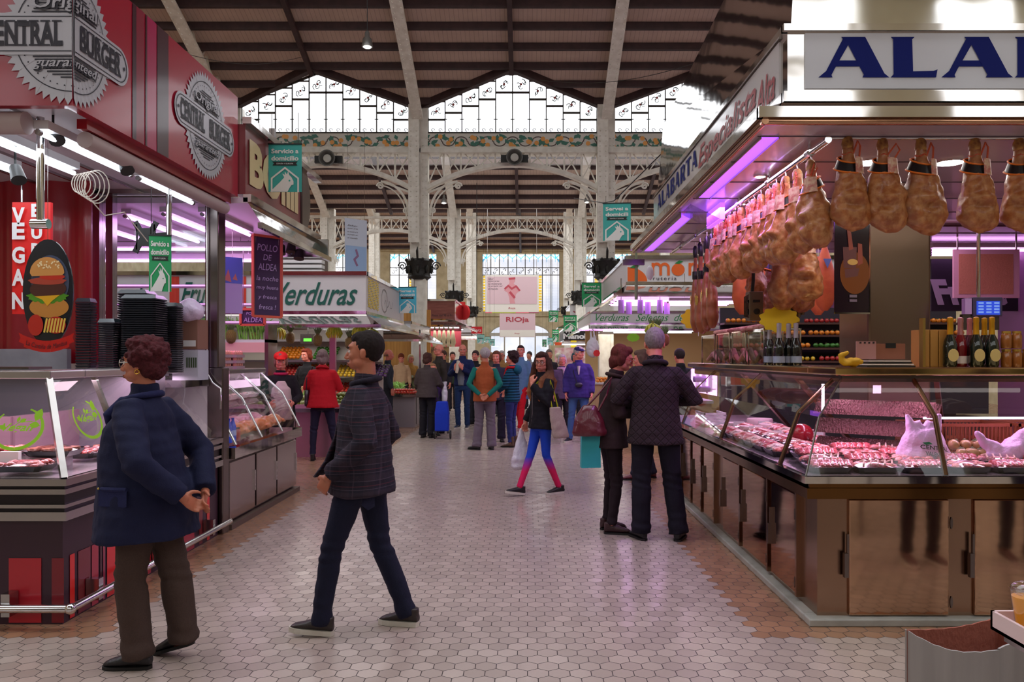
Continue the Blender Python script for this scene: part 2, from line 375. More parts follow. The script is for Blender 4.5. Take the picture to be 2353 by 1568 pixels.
# ---------------------------------------------------------------- clerestory: gabled glass wall with flower panes
LEAD = M('grey_lead', (74,70,64), .5, .3)
SKYPANE = glass('frosted_pane', (250,250,252), .05, .2)
YELLOWG = glass('yellow_glass', (252,214,70), .05, .2)
GREENG = M('green_leaf_glass', (46,110,62), .4); REDG = M('pink_flower_glass', (205,110,110), .4); DKG = M('dark_vine', (40,44,36), .5)
BLUEG = glass('blue_glass', (120,205,240), .05)
ZS = wz(306, ROW1)           # sill of clerestory
def motif(cx, cy, r, f, parent, seed):
    rr = random.Random(seed); ps = []
    for k in range(2):
        a0 = rr.uniform(0, 6); ps += stroke([(cx+(k-.5)*r*.6+r*.5*t*math.cos(a0+5*t)*.9, cy+(k-.5)*r*.5+r*.5*t*math.sin(a0+5*t)) for t in [i/10 for i in range(11)]], r*.11)
    return ps
def gable_window(i, cx):
    f = front(cx, ROW1, 0)
    root = tag(thing('window_%d' % i, 'gabled clerestory window of stepped white panes with scrollwork squares, bay %d' % i, 'window', (cx, ROW1, ZS)), None, None, kind='structure')
    W = BAY-.5; n = 10; cw = W/n; half = W/2
    top = lambda u: GAB_TOP-.08-(GAB_TOP-GAB_EAVE)*abs(u)/(BAY/2)
    MB().add([f(-half,ZS), f(half,ZS), f(half,top(half)), f(0,top(0)), f(-half,top(half))], [(0,1,2,3,4)]).build('glass', SKYPANE, root)
    fr = MB(); dk = []; gr = []; rd = []
    def B(u0, v0, u1, v1, w=.028, d=.05): fr.bar(f(u0,v0,0), f(u1,v1,0), w, d, up=(0,1,0))
    for k in range(n+1):
        u = -half+k*cw; B(u, ZS, u, top(u))
        MBx = stroke([(u-.05,ZS+.38),(u+.05,ZS+.38)], .03); dk.extend(MBx)
    for k in range(n):
        u = -half+(k+.5)*cw; lo = min(top(u-cw/2), top(u+cw/2)); sq = lo-cw*.95
        B(u-cw/2, sq, u+cw/2, sq, .05); B(u-cw/2, lo+.06, u+cw/2, lo+.06, .03)
        dk += motif(u, (sq+lo)/2, cw*.42, f, root, i*50+k)
        gr += motif(u+.03, (sq+lo)/2-.02, cw*.36, f, root, i*77+k+9)
        rd.append(circ(u, (sq+lo)/2, .035, n=8))
        for s in (-1, 1):
            dk += stroke([(u+s*cw*.22+.06*math.cos(t)*(1-t/8), ZS+.07+.06*math.sin(t)*(1-t/8)) for t in [x*.8 for x in range(8)]], .018)
    for s in (-1, 1): B(0, top(0), s*half, top(half), .06)
    B(-half, ZS, half, ZS, .07)
    fr.build('window_frame', LEAD, root)
    flat('scrollwork', dk, f, DKG, root, .03); flat('leaf_glass', gr, f, GREENG, root, .025); flat('flower_glass', rd, f, REDG, root, .035)
    # posts beside each gable
    return root
for i, c in enumerate([CX-2*BAY, CX-BAY, CX, CX+BAY, CX+2*BAY]): gable_window(i+1, c)

# frieze with orange-branch tiles
TILEW = M('glazed_cream_tile', (214,210,200), .12, coat=.6)
ORG = M('orange_fruit_glaze', (222,150,60), .3); LEAF = M('green_leaf_glaze', (38,104,84), .3); VINE = M('brown_vine_glaze', (70,46,36), .4)
fz0, fz1 = wz(345, ROW1), wz(308, ROW1)
fb = MB().box(-17.5, 15.5, ROW1-.05, ROW1+.25, fz0, fz1).build('wall_frieze', TILEW); tag(fb, 'glazed tile frieze of orange branches under the gabled windows', 'frieze', kind='structure')
vs_, ls_, os_ = [], [], []
rr = random.Random(3); f0 = front(0, ROW1-.05, 0); u = -10.5
while u < 9:
    m = (fz0+fz1)/2; h = (fz1-fz0)*.36
    sg = 1
    for k in range(4):
        uc = u+k*.36; vs_ += stroke([(uc+.17*math.cos(t), m+sg*h*.8*math.sin(t)) for t in [PI*j/8 for j in range(9)]], .03); sg *= -1
        for _ in range(5):
            a, b_ = uc+rr.uniform(-.17,.17), m+rr.uniform(-h,h); t = rr.uniform(0, PI)
            ls_.append([(a+.12*math.cos(t), b_+.08*math.sin(t)), (a+.06*math.cos(t+PI/2), b_+.06*math.sin(t+PI/2)), (a-.12*math.cos(t), b_-.08*math.sin(t)), (a-.06*math.cos(t+PI/2), b_-.06*math.sin(t+PI/2))])
        for _ in range(2): os_.append(circ(uc+rr.uniform(-.17,.17), m+rr.uniform(-h,h), .066, n=10))
    u += 1.44
flat('vine_pattern', vs_, f0, VINE, fb, .004); flat('leaf_pattern', ls_, f0, LEAF, fb, .007); flat('orange_pattern', os_, f0, ORG, fb, .010)
tb = MB().box(-17.5, 15.5, ROW1-.2, ROW1+.3, wz(354,ROW1), fz0).build('trim_1', WHITE_IRON); tag(tb, 'white iron ledge under the tile frieze', 'ledge', kind='structure')

# ---------------------------------------------------------------- columns, ribs and arch trusses
def scroll(mb, c, r, sx, plane='xz', turns=1.6, w=.035, n=22):
    pts = []
    for k in range(n+1):
        t = k/n; a = t*turns*2*PI; q = r*(1-t*.85); pts.append((c[0]+sx*q*math.cos(a), c[1], c[2]+q*math.sin(a)))
    mb.tube(pts, w/2, 6)
def rivets(mb, x, y, z0, z1, dx=.07, step=.11, horiz=False):
    z = z0; 
    while z < z1:
        for s in (-1, 1): mb.ell((x+s*dx, y, z), .022, 6, 4)
        z += step
def column(X, Y, label, ztop):
    root = thing('iron_column', label, 'column', (X, Y, 0), group=None)
    b = MB().box(X-.17, X+.17, Y-.17, Y+.17, .35, 3.75); b.box(X-.2, X-.13, Y-.2, Y+.2, .35, 3.75); b.box(X+.13, X+.2, Y-.2, Y+.2, .35, 3.75)
    b.build('shaft', WHITE_IRON, root)
    MB().box(X-.28, X+.28, Y-.28, Y+.28, 0, .35).build('base', M('grey_stone',(140,136,130),.7), root)
    cr = MB(); prof = [(.26,0),(.34,.06),(.3,.12),(.33,.3),(.38,.5),(.33,.56),(.3,.5)]
    cr.lathe([(.24,-.02)]+prof[:-1]+[(.2,.55)], 16, (X, Y, 3.75))
    for k in range(8):
        a = k*PI/4
        cr.ell((X+.34*math.cos(a), Y+.34*math.sin(a), 4.02), (.05,.05,.12), 8, 6)
        cr.ell((X+.37*math.cos(a+.39), Y+.37*math.sin(a+.39), 4.28), .05, 8, 5)
    for s in (-1, 1): scroll(cr, (X+s*.47, Y, 4.12), .13, s)
    cr.tube([(X, Y-.38, 4.3), (X, Y-.45, 4.5), (X, Y-.36, 4.62)], [.03,.035,.01], 8)
    cr.build('capital', DARKIRON, root, smooth=True)
    u = MB().box(X-.25, X+.25, Y-.1, Y+.25, 4.3, ztop); u.box(X-.2, X-.08, Y-.32, Y-.1, 4.75, ztop); u.box(X+.02, X+.06, Y-.2, Y, 4.6, ztop)
    u.box(X-.26, X+.04, Y-.34, Y-.3, 4.75, ztop); u.build('upper_post', WHITE_IRON, root)
    r = MB(); rivets(r, X-.11, Y-.345, 4.9, min(ztop, 7.9), .08, .14); rivets(r, X+.16, Y-.105, 4.5, min(ztop,7.9), .05, .2); r.build('rivet', WHITE_IRON, root)
    return root
def rib(X, Y0, z0, ytop, label, rv=True):
    """lattice rib climbing from a column along the roof towards the camera"""
    root = thing('roof_rib', label, 'rib', (X, Y0, z0))
    P = lambda Y, o: (X, Y, z0+(Y0-Y)*K*(1+.12*max(0, 1-(Y0-Y)/6))+o+ .0)
    n = 26; ys = [Y0-.32-(Y0-ytop)*k/n for k in range(n+1)]
    low = MB(); up = MB()
    for a, b in zip(ys, ys[1:]):
        low.bar(P(a,-1.0+.55*min(1,(Y0-a)/7)), P(b,-1.0+.55*min(1,(Y0-b)/7)), .3, .05)
        up.bar(P(a,-.3), P(b,-.3), .24, .05)
    low.build('lower_flange', WHITE_IRON, root); up.build('upper_flange', WHITE_IRON, root)
    la = MB(); off = lambda Y: -1.0+.55*min(1,(Y0-Y)/7)
    m = 24; yy = [Y0-.2-(Y0-ytop)*k/m for k in range(m+1)]
    for k in range(m):
        a, b = yy[k], yy[k+1]
        if k % 2: la.bar(P(a,off(a)), P(b,-.3), .06, .05)
        else: la.bar(P(a,-.3), P(b,off(b)), .06, .05)
    la.build('lattice', WHITE_IRON, root)
    if rv:
        r = MB(); Y = Y0-.4
        while Y > max(ytop, Y0-7):
            p = P(Y, off(Y))
            for s in (-1,1): r.ell((X+s*.09, p[1], p[2]-.035), (.024,.024,.014), 6, 4)
            Y -= .15
        r.build('rivet', WHITE_IRON, root)
    return root
def truss(xa, xb, Y, ztop, zmid, zend, label, nseg=10, brackets=True):
    root = thing('arch_truss', label, 'truss', ((xa+xb)/2, Y, zmid))
    L = xb-xa; low = lambda t: zmid-(zmid-zend)*(abs(2*t-1)**2.0)
    ch = MB().bar((xa,Y,ztop), (xb,Y,ztop), .22, .09, up=(0,1,0) and (0,0,1)); ch.build('top_chord', WHITE_IRON, root)
    lo = MB(); k = 20
    for i in range(k): lo.bar((xa+L*i/k,Y,low(i/k)), (xa+L*(i+1)/k,Y,low((i+1)/k)), .26, .11)
    lo.build('arched_chord', WHITE_IRON, root)
    ws = MB()
    for i in range(nseg+1):
        t = i/nseg; x = xa+L*t; ws.bar((x,Y,low(t)), (x,Y,ztop), .05, .05)
        if i < nseg:
            t2 = (i+1)/nseg; x2 = xa+L*t2
            ws.bar((x,Y-.03,low(t)), (x2,Y-.03,ztop), .055, .03); ws.bar((x,Y+.03,ztop), (x2,Y+.03,low(t2)), .055, .03)
    ws.build('cross_bracing', WHITE_IRON, root)
    if brackets:
        for s, x in ((1, xa), (-1, xb)):
            b = MB(); r = min(.8, L*.16)
            pts = [(x+s*(.1+r*(1-math.cos(a))), Y, zend-.75+.95*math.sin(a)) for a in [PI/2*j/10 for j in range(11)]]
            b.tube(pts, .035, 6); b.tube([(p[0]+s*.06,p[1],p[2]-.1) for p in pts], .02, 5)
            e = pts[-1]; scroll(b, (e[0]+s*.02, Y, e[2]-.12), .10, s, w=.05); scroll(b, (x+s*.18, Y, zend-.62), .09, -s, w=.04)
            b.bar((x+s*.05,Y,zend-.1), (e[0],Y,e[2]+.02), .04, .05)
            b.build('scroll_bracket', WHITE_IRON, root, smooth=True)
    return root
side_names = ['far left beyond the stalls', 'left edge of the aisle', 'right edge of the aisle', 'far right beyond the stalls']
rows = [(ROW1, GAB_EAVE-.1, 'first row', 12.0), (ROW2, 7.75, 'second row', 28.8), (ROW3, 9.4, 'third row', 40.5)]
for (Y, zt, rn, yt), nm in zip(rows, (0,1,2)):
    for X, sn in zip(XCOL, side_names):
        column(X, Y, 'white riveted iron column, %s, %s' % (rn, sn), zt)
        rib(X, Y, zt+.45 if nm < 2 else zt+.2, yt, 'white lattice roof rib, %s, %s' % (rn, sn), rv=(nm == 0))
    for k, (a, b) in enumerate(zip(XCOL, XCOL[1:])):
        if nm == 2: continue
        truss(a+.2, b-.2, Y, 7.42 if nm == 0 else 7.38, 6.98 if nm == 0 else 6.85, 6.3 if nm == 0 else 6.2,
              'white arched lattice truss, %s, %s' % (rn, ['over the left stalls','over the aisle','over the right stalls'][k]), 10 if nm == 0 else 12)
    if nm < 2:
        for s, (a, b) in ((0,(XCOL[0]-5,XCOL[0]-.2)), (1,(XCOL[3]+.2,XCOL[3]+5))):
            truss(a, b, Y, 7.42, 6.98, 6.3, 'white arched lattice truss, %s, outermost on the %s' % (rn, 'right' if s else 'left'), brackets=False)
cl = MB().box(-17.5, 15.5, 28.75, 28.85, 8.55, 9.3).build('window_6', SKYPANE); tag(cl, 'low strip of clear glass behind the first arches', 'window', kind='structure')

# loudspeakers, lamps
def horn(X, Y, Z, label):
    root = thing('loudspeaker', label, 'loudspeaker', (X,Y,Z))
    m = Matrix.Translation((X,Y,Z)) @ Matrix.Rotation(PI/2, 4, 'X')
    MB().lathe([(.1,-.3),(.12,-.1),(.2,.1),(.23,.14),(.2,.14),(.12,.02),(.05,.02)], 20, mtx=m).build('horn', M('grey_horn',(92,90,86),.4), root, smooth=True)
    m2 = Matrix.Translation((X,Y,Z)) @ Matrix.Rotation(PI/2, 4, 'X')
    MB().lathe([(.01,.02),(.11,.03),(.11,.1),(.02,.13)], 14, mtx=m2).build('driver', M('pale_driver',(190,188,180),.4), root, smooth=True)
    MB().box(X-.38, X+.38, Y+.02, Y+.12, Z-.1, Z+.1).build('bracket', DARKIRON, root)
horn(wx(763,ROW1), ROW1-.45, wz(375,ROW1), 'grey horn loudspeaker on the arch over the left stalls')
horn(wx(1183,ROW1), ROW1-.45, wz(373,ROW1), 'grey horn loudspeaker on the middle arch over the aisle')
def pendant(X, Y, Z, zc, label, r=.12):
    root = thing('pendant_lamp', label, 'lamp', (X,Y,Z))
    MB().lathe([(.03,.32),(.05,.28),(.05,.2),(.09,.16),(r,.02),(r,0)], 18, (X,Y,Z)).build('lamp_shade', M('lamp_grey',(120,118,114),.35,.5), root, smooth=True)
    MB().ell((X,Y,Z+.02), (r*.85,r*.85,.05), 14, 8).build('bulb', SPOT, root, smooth=True)
    MB().cyl((X,Y,Z+.3), (X,Y,zc), .008, 6).build('cord', BLACK, root)
pendant(wx(844,16), 16, wz(108,16), 11.0, 'small bell lamp hanging high from the front roof slope', .11)
pendant(wx(1020,31), 31, wz(467,31), 8.4, 'bell lamp hanging behind the first arches, on the left')
pendant(wx(1349,31), 31, wz(465,31), 8.4, 'bell lamp hanging behind the first arches, on the right')
wr = MB()
for a, b in (((wx(370,14),14,wz(30,14)),(wx(700,20),20,wz(75,20))), ((wx(1240,17),17,wz(120,17)),(wx(1700,12),12,wz(20,12)))):
    wr.tube([tuple(Vector(a).lerp(Vector(b),t)-Vector((0,0,.6+.25*math.sin(PI*t)))) for t in [i/12 for i in range(13)]], .006, 5)
tag(wr.build('wire', BLACK), 'thin black wires sagging across under the front roof slope', 'wire')

# ---------------------------------------------------------------- walls
wl = MB()
def wall_y(mb, x0, x1, z0, z1, Y=WALLY, t=.4): mb.box(x0, x1, Y, Y+t, z0, z1)
Yb = WALLY
wins = [(895,1003,583,713), (1108,1286,583,716), (1343,1452,583,716), (768,806,583,700), (640,720,583,713)]
zb, zt_ = wz(716,Yb), wz(583,Yb)
xs = sorted([(wx(a,Yb), wx(b,Yb)) for a,b,_,_ in wins])
prev = -17.5
for a, b in xs+[(15.5, 15.5)]:
    wall_y(wl, prev, a, zb, zt_); prev = b
wall_y(wl, -17.5, 15.5, zt_, 9.0)
dx0, dx1 = wx(1125,Yb), wx(1264,Yb); dz = 2.95; dtop = wz(742,Yb)
wall_y(wl, -17.5, dx0, 0, zb); wall_y(wl, dx1, 15.5, 0, zb)
arc = [(dx0+(dx1-dx0)*(1-math.cos(a))/2, dz+(dtop-dz)*math.sin(a)) for a in [PI*i/14 for i in range(15)]]
for (u0,v0),(u1,v1) in zip(arc, arc[1:]):
    wl.add([(u0,Yb,v0),(u1,Yb,v1),(u1,Yb,zb),(u0,Yb,zb)], [(0,1,2,3)])
wlo = wl.build('wall_back', STONE); tag(wlo, 'cream stone end wall of the market hall', 'wall', kind='structure')
tag(MB().box(-17.5, 15.5, Yb-.12, Yb, zt_+.12, zt_+.35).build('trim_2', STONE), 'stone cornice above the end wall windows', 'cornice', kind='structure')
tag(MB().box(-17.5, 15.5, Yb-.12, Yb, zb-.3, zb-.1).build('trim_3', STONE), 'stone string course below the end wall windows', 'cornice', kind='structure')
tag(MB().box(-17.9, -17.5, -12.3, WALLY+.4, 0, 12).build('wall_left', STONE), 'pale side wall of the hall on the left', 'wall', kind='structure')
tag(MB().box(15.5, 15.9, -12.3, WALLY+.4, 0, 12).build('wall_right', STONE), 'pale side wall of the hall on the right', 'wall', kind='structure')
LOUW, LOUY = glass('white_louvre', (250,250,255), .05, .2), glass('amber_louvre', (250,205,60), .05, .2)
def back_window(i, a, b, label, seed):
    x0, x1 = wx(a,Yb), wx(b,Yb); root = tag(thing('window_%d' % i, label, 'window', ((x0+x1)/2, Yb, zb)), None, None, kind='structure')
    f = front(0, Yb+.1, 0); zt1, zm, zl = zt_, wz(615,Yb), wz(632,Yb)
    MB().add([f(x0,zl), f(x1,zl), f(x1,zt1), f(x0,zt1)], [(0,1,2,3)]).build('glass', SKYPANE, root)
    n = max(2, round((x1-x0)/.55)); cw = (x1-x0)/n; rw = random.Random(seed)
    fr = MB()
    for k in range(n+1): fr.bar(f(x0+k*cw,zb), f(x0+k*cw,zt1), .05, .06)
    for z in (zm, zl): fr.bar(f(x0,z), f(x1,z), .05, .05)
    fr.build('window_frame', LEAD, root)
    bl = [];  dk = []
    for k in range(n):
        u = x0+(k+.5)*cw
        bl += stroke([(u-cw*.5, zt1-.06), (u-cw*.2, zt1-.2), (u, zt1-.3), (u+cw*.2, zt1-.2), (u+cw*.5, zt1-.06)], .07)
        bl += stroke([(u, zt1), (u, zt1-.5)], .03)
        dk += motif(u, (zm+zl)/2, cw*.5, f, root, seed+k)
        yel = (k % 3 == (seed % 3)); mb = MB(); z = zb
        while z < zl-.02: mb.add([f(u-cw*.42,z,0), f(u+cw*.42,z,0), f(u+cw*.42,z+.13,.06), f(u-cw*.42,z+.13,.06)], [(0,1,2,3)]); z += .17
        mb.build('louvre_panel', LOUY if yel else LOUW, root)
    for s, u in ((1,x0),(-1,x1)): bl += stroke([(u, zt1-.5), (u+s*.1, zt1-.35), (u+s*.25, zt1-.2), (u+s*.3, zt1)], .09)
    flat('blue_scrollwork', bl, f, BLUEG, root, .02); flat('scrollwork', dk, f, DKG, root, .03)
for k, (w4, lb) in enumerate(zip(wins, ['end wall window with amber louvres, left of the long banner', 'wide end wall window behind the long banner', 'end wall window right of the long banner, behind the right column', 'narrow end wall window behind the white hanging banner', 'end wall window far left above the greengrocer stall'])):
    back_window(7+k, w4[0], w4[1], lb, 11+k)
# door
dr = tag(thing('door_1', 'arched glass street door under the banners in the end wall', 'door', ((dx0+dx1)/2, Yb, 0)), None, None, kind='structure')
fd = front(0, Yb+.12, 0)
MB().add([fd(u,v) for u,v in arc], [tuple(range(len(arc)))]).build('fanlight', SKYPANE, dr)
MB().add([fd(dx0+.1,0), fd(dx1-.1,0), fd(dx1-.1,dz), fd(dx0+.1,dz)], [(0,1,2,3)]).build('glass', PANEGLASS, dr)
fr = MB()
for (u0,v0),(u1,v1) in zip(arc, arc[1:]): fr.bar(fd(u0,v0), fd(u1,v1), .12, .12)
for u in (dx0+.05, dx0+.9, (dx0+dx1)/2, dx1-.9, dx1-.05): fr.bar(fd(u,0), fd(u,dz), .08, .1)
fr.bar(fd(dx0,dz), fd(dx1,dz), .3, .2); fr.build('door_frame', M('pale_door_frame',(186,182,172),.5), dr)
# street beyond the door
st = MB().box(-9, 9, 60, 60.5, 0, 9).build('wall_street', M('pale_street_front',(176,182,196),.8,noisy=(.6,(206,206,210)))); tag(st, 'pale house front across the street beyond the door', 'wall', kind='structure')
# ================================================================ LEFT: THE BURGER STALL
XL, YL, YE = -2.68, 4.58, 6.95
RED = M('red_gloss_panel', (156,22,48), .28, coat=.5)
DKPUR = M('aubergine_panel', (58,30,46), .4)
SILV = M('silver_print', (178,176,184), .3, .2)
INK = M('black_print', (34,30,44), .4)
WHT = M('white_letter', (232,230,232), .4)
xf, yf = -2.56, 4.46                 # fascia corner
bs = thing('burger_stall_canopy', 'red burger stall canopy with silver saw-toothed badges on its corner', 'canopy', (xf, yf, 2.97))
MB().box(-7, xf-.06, yf, yf+.06, 2.97, 3.85).box(xf-.06, xf, yf, 7.0, 2.97, 3.85).build('fascia_board', RED, bs)
MB().box(-7, xf-.06, yf+.06, 6.98, 3.02, 3.1).build('ceiling_panel', M('stall_ceiling',(196,190,196),.35), bs)
slats = MB()
for k in range(12): slats.box(-7+k*.36, -6.98+k*.36, yf+.1, 6.9, 3.0, 3.02)
slats.build('ceiling_seam', STEEL, bs)
MB().box(xf-.12, xf-.06, yf+.25, 7.0, 2.91, 2.97).build('red_rail', M('red_enamel',(150,14,30),.3,coat=.4), bs)
MB().cyl((xf-.1, yf+.3, 2.86), (xf-.1, 6.95, 2.86), .05, 16).build('awning_roller', M('roller_fabric',(178,160,160),.5), bs, smooth=True)
MB().cyl((-7, yf+.1, 2.9), (xf-.32, yf+.1, 2.9), .065, 16).build('awning_roller', M('roller_fabric',(178,160,160)), bs, smooth=True)
def corner(z0):            # folds a flat badge around the canopy corner
    def f(u, v, d): return (xf+u, yf-d, z0+v) if u <= 0 else (xf+d, yf+u, z0+v)
    return f
def split0(polys):         # cut polygons on u=0
    out = []
    for p in polys:
        for sg in (-1, 1):
            q = []
            for i in range(len(p)):
                a, b = p[i], p[(i+1)%len(p)]
                if sg*a[0] >= 0: q.append(a)
                if a[0]*b[0] < 0:
                    t = a[0]/(a[0]-b[0]); q.append((sg*1e-5, a[1]+(b[1]-a[1])*t))
            if len(q) > 2: out.append(q)
    return out
def badge(f, cut, R, parent, name, bandw):
    sp = split0 if cut else (lambda p: p)
    teeth = []; n = 52
    for k in range(n*2): a = 2*PI*k/(n*2); r = R if k % 2 else R*.9; teeth.append((r*math.cos(a), r*math.sin(a)))
    disc = [[(0,0), teeth[k], teeth[(k+1)%(2*n)]] for k in range(2*n)]
    b = flat(name, sp(disc), f, SILV, parent, .006)
    hb = .105*R/.4
    def cap(w, h): return circ(w-h, 0, h, n=14, a0=-PI/2, a1=PI/2)+circ(-(w-h), 0, h, n=14, a0=PI/2, a1=3*PI/2)
    ring = []
    for k in range(48):
        a, c = 2*PI*k/48, 2*PI*(k+1)/48
        for r0, r1 in ((.80,.815),):
            ring.append([(R*r0*math.cos(a),R*r0*math.sin(a)),(R*r1*math.cos(a),R*r1*math.sin(a)),(R*r1*math.cos(c),R*r1*math.sin(c)),(R*r0*math.cos(c),R*r0*math.sin(c))])
    for k in range(44): a = 2*PI*k/44; ring.append(circ(R*.73*math.cos(a), R*.73*math.sin(a), R*.012, n=6))
    v = -.62*R
    while v < .64*R:
        w = math.sqrt(max(0,(.64*R)**2-v*v))
        if abs(v) > hb*1.05 and w > .03: ring.append([(-w,v),(w,v),(w,v+R*.022),(-w,v+R*.022)])
        v += R*.042
    flat('line_print', sp(ring), f, INK, b, .009)
    flat('band_print', sp([cap(bandw*1.0, hb*1.12)]), f, SILV, b, .011)
    o1, o2 = cap(bandw*.965, hb*.95), cap(bandw*.95, hb*.9)
    flat('band_print', sp([[o1[i], o1[(i+1)%len(o1)], o2[(i+1)%len(o2)], o2[i]] for i in range(len(o1))]), f, INK, b, .013)
    def txt(s, w, h, u0, v0, mat, d, **k):
        vs, fs = text_mesh(s, 1.0, **k); x0, x1 = min(p[0] for p in vs), max(p[0] for p in vs); y0, y1 = min(p[1] for p in vs), max(p[1] for p in vs)
        pts = [((p[0]-(x0+x1)/2)*w/(x1-x0)+u0, (p[1]-(y0+y1)/2)*h/(y1-y0)+v0) for p in vs]
        flat('lettering', sp([[pts[i] for i in q] for q in fs]), f, mat, b, d)
    # slab lettering: bold word plus slab bars
    for s, sg in (('CENTRAL', -1), ('BURGER', 1)):
        w = bandw*.76; u0 = sg*(bandw*.46)
        txt(s, w, hb*1.35, u0, 0, INK, .015, offset=.035)
        k = len(s); slab = []
        for i in range(k):
            uc = u0-w/2+w*(i+.5)/k
            for vv in (hb*.62, -hb*.66): slab.append([(uc-w/k*.42, vv), (uc+w/k*.42, vv), (uc+w/k*.42, vv+hb*.09), (uc-w/k*.42, vv+hb*.09)])
        flat('lettering', sp(slab), f, INK, b, .016)
    for sg in (-1, 1): flat('dot_print', sp([circ(sg*bandw*.9, 0, hb*.12, n=10)]), f, INK, b, .016)
    for s, v0, h, it in (('Original', .42*R, .23*R, .1), ('guaranteed', -.42*R, .17*R, .35)):
        txt(s, R*1.12, h*1.15, .012, v0-.006, INK, .015, shear=it, offset=.035)
        txt(s, R*1.1, h, 0, v0, SILV, .019, shear=it, offset=.012)
badge(corner(3.37), True, .40, bs, 'corner_badge', .60)
badge(side_l(xf, 6.3, 3.39), False, .42, bs, 'side_badge', .58)
fs_ = side_l(xf, 0, 0)
for (a, b, c) in ((303,312,(60,18,36)),(312,330,(128,24,50)),(333,337,(70,16,34)),(337,358,(160,24,78)),(360,386,(62,24,36))):
    ya, yb = 1820*2.56/(VX-a), 1820*2.56/(VX-b)
    flat('stripe_print', [[(ya,2.97),(yb,2.97),(yb,3.85),(ya,3.85)]], fs_, M('stripe_%d'%a, c, .3, coat=.4), bs, .004)

# fluorescent tubes under the canopy
CEILS = [((-5,-2),(12,16.5),2.38),((-7,-2),(17,21.5),2.3),((-7,-1),(25,29),2.86),((-7,-1),(31.5,38),2.65),((1,8),(12.8,17),2.92),((1,8),(20,26),2.52),((1,6),(27,28.2),1.9+.2),((-7,-2.4),(8.9,9.4),2.92),((-7,-2.4),(7.1,8.95),2.92)]
def tube_lamp(p, q, mat, label, group=None, housing=True, r=.016):
    p, q = Vector(p), Vector(q)
    t = thing('fluorescent_tube', label, 'tube lamp', p, group=group)
    MB().cyl(p, q, r, 10).build('tube', mat, t, smooth=True)
    if housing: MB().bar(p+Vector((0,0,.05)), q+Vector((0,0,.05)), .09, .05).build('housing', WHITEP, t)
    for (a_,b_),(c_,e_),z_ in CEILS:
        if a_ < p.x < b_ and c_ < p.y < e_ and z_ > p.z+.06:
            for s_ in (.1,.9): m_ = p.lerp(q,s_); MB().cyl(m_+Vector((0,0,.06)), (m_.x,m_.y,z_), .005, 5).build('hanger', STEEL, t)
            break
    d = (q-p).normalized()*.03; MB().cyl(p-d, p, r*1.1, 10).cyl(q, q+d, r*1.1, 10).build('end_cap', STEEL, t)
    return t
for k, (x, y0, y1) in enumerate(((-2.84,4.62,5.65),(-3.22,4.62,5.62),(-3.62,4.62,5.6),(-4.0,4.62,5.6),(-2.84,5.8,6.7))):
    tube_lamp((x,y0,2.86), (x,y1,2.86), TUBEW, 'white fluorescent tube under the red burger canopy, %s from the fascia' % ORD[k] if k < 4 else 'white fluorescent tube under the red canopy, nearest the glass partition')
area('burger_stall_light', (-3.5,5.3,2.8), (1.4,1.6), 14, (.9,.95,1.0))
wr = MB(); rr = random.Random(5)
for k in range(6):
    cx, cz, r = -2.86+.012*k, 2.66, .05+.008*k
    wr.tube([(cx+r*math.cos(a)*.9, 5.05+.02*k, cz+r*math.sin(a)*1.2) for a in [2*PI*i/18 for i in range(19)]], .0035, 5, cap=False)
wr.tube([(-2.86,5.1,2.62),(-2.83,5.3,2.5),(-2.8,5.5,2.56),(-2.78,5.8,2.4)], .004, 5)
tag(wr.build('cable_coil', M('white_cable',(222,214,204),.5), smooth=True), 'coiled white cable hanging under the burger stall canopy', 'cable')
for k, (x, y, z) in enumerate(((wx(122,4.8),4.8,wz(310,4.8)), (wx(35,5.0),5.0,wz(400,5.0)), (wx(283,5.3),5.3,wz(380,5.3)))):
    t = thing('spotlight', 'small black spotlight under the burger canopy, ' + ['beside the chrome pole','above the vertical red sign','by the coiled cable'][k], 'spotlight', (x,y,z))
    MB().cyl((x,y,z+.04), (x+.05,y-.04,z-.05), .035, 12, .045).build('lamp_head', BLACK, t, smooth=True)
    MB().cyl((x,y,z+.04), (x,y,z+.14 if k != 1 else z+.3), .008, 6).build('bracket', BLACK, t)
def pole(px, Y, py0, py1, label, r=.022, name='chrome_pole'):
    x = wx(px, Y); t = thing(name, label, 'pole', (x,Y,wz(py1,Y)))
    MB().cyl((x,Y,wz(py1,Y)), (x,Y,wz(py0,Y)), r, 14).build('shaft', CHROME, t, smooth=True); return t, x
t, x = pole(93, 4.75, 270, 510, 'chrome pole hanging from the burger canopy in front of the vertical red sign')
MB().cyl((x-.05,4.75,wz(515,4.75)), (x+.05,4.75,wz(515,4.75)), .03, 14).build('end_fitting', CHROME, t, smooth=True)
t, x = pole(388, 6.3, 405, 545, 'chrome pole hanging by the glass partition, holding the black bracket')
# television bracket
Yt = 6.25; xt, zt = wx(335,Yt), wz(545,Yt); t = thing('screen_bracket', 'black X-shaped screen bracket hanging empty before the glass partition', 'bracket', (xt,Yt,zt))
m = MB()
for sx in (-1,1):
    m.bar((xt+sx*.02,Yt,zt), (xt+sx*.085,Yt,zt+.12), .045, .012, up=(0,1,0)); m.bar((xt+sx*.02,Yt,zt), (xt+sx*.085,Yt,zt-.12), .045, .012, up=(0,1,0))
    m.bar((xt+sx*.07,Yt,zt-.1), (xt+sx*.07,Yt,zt+.1), .012, .012)
m.box(xt-.04, xt+.04, Yt-.01, Yt+.01, zt-.07, zt+.07); m.build('plate', BLACK, t)
MB().bar((xt,Yt+.02,zt), (wx(388,6.3),6.3,zt+.02), .03, .05).build('arm', BLACK, t)

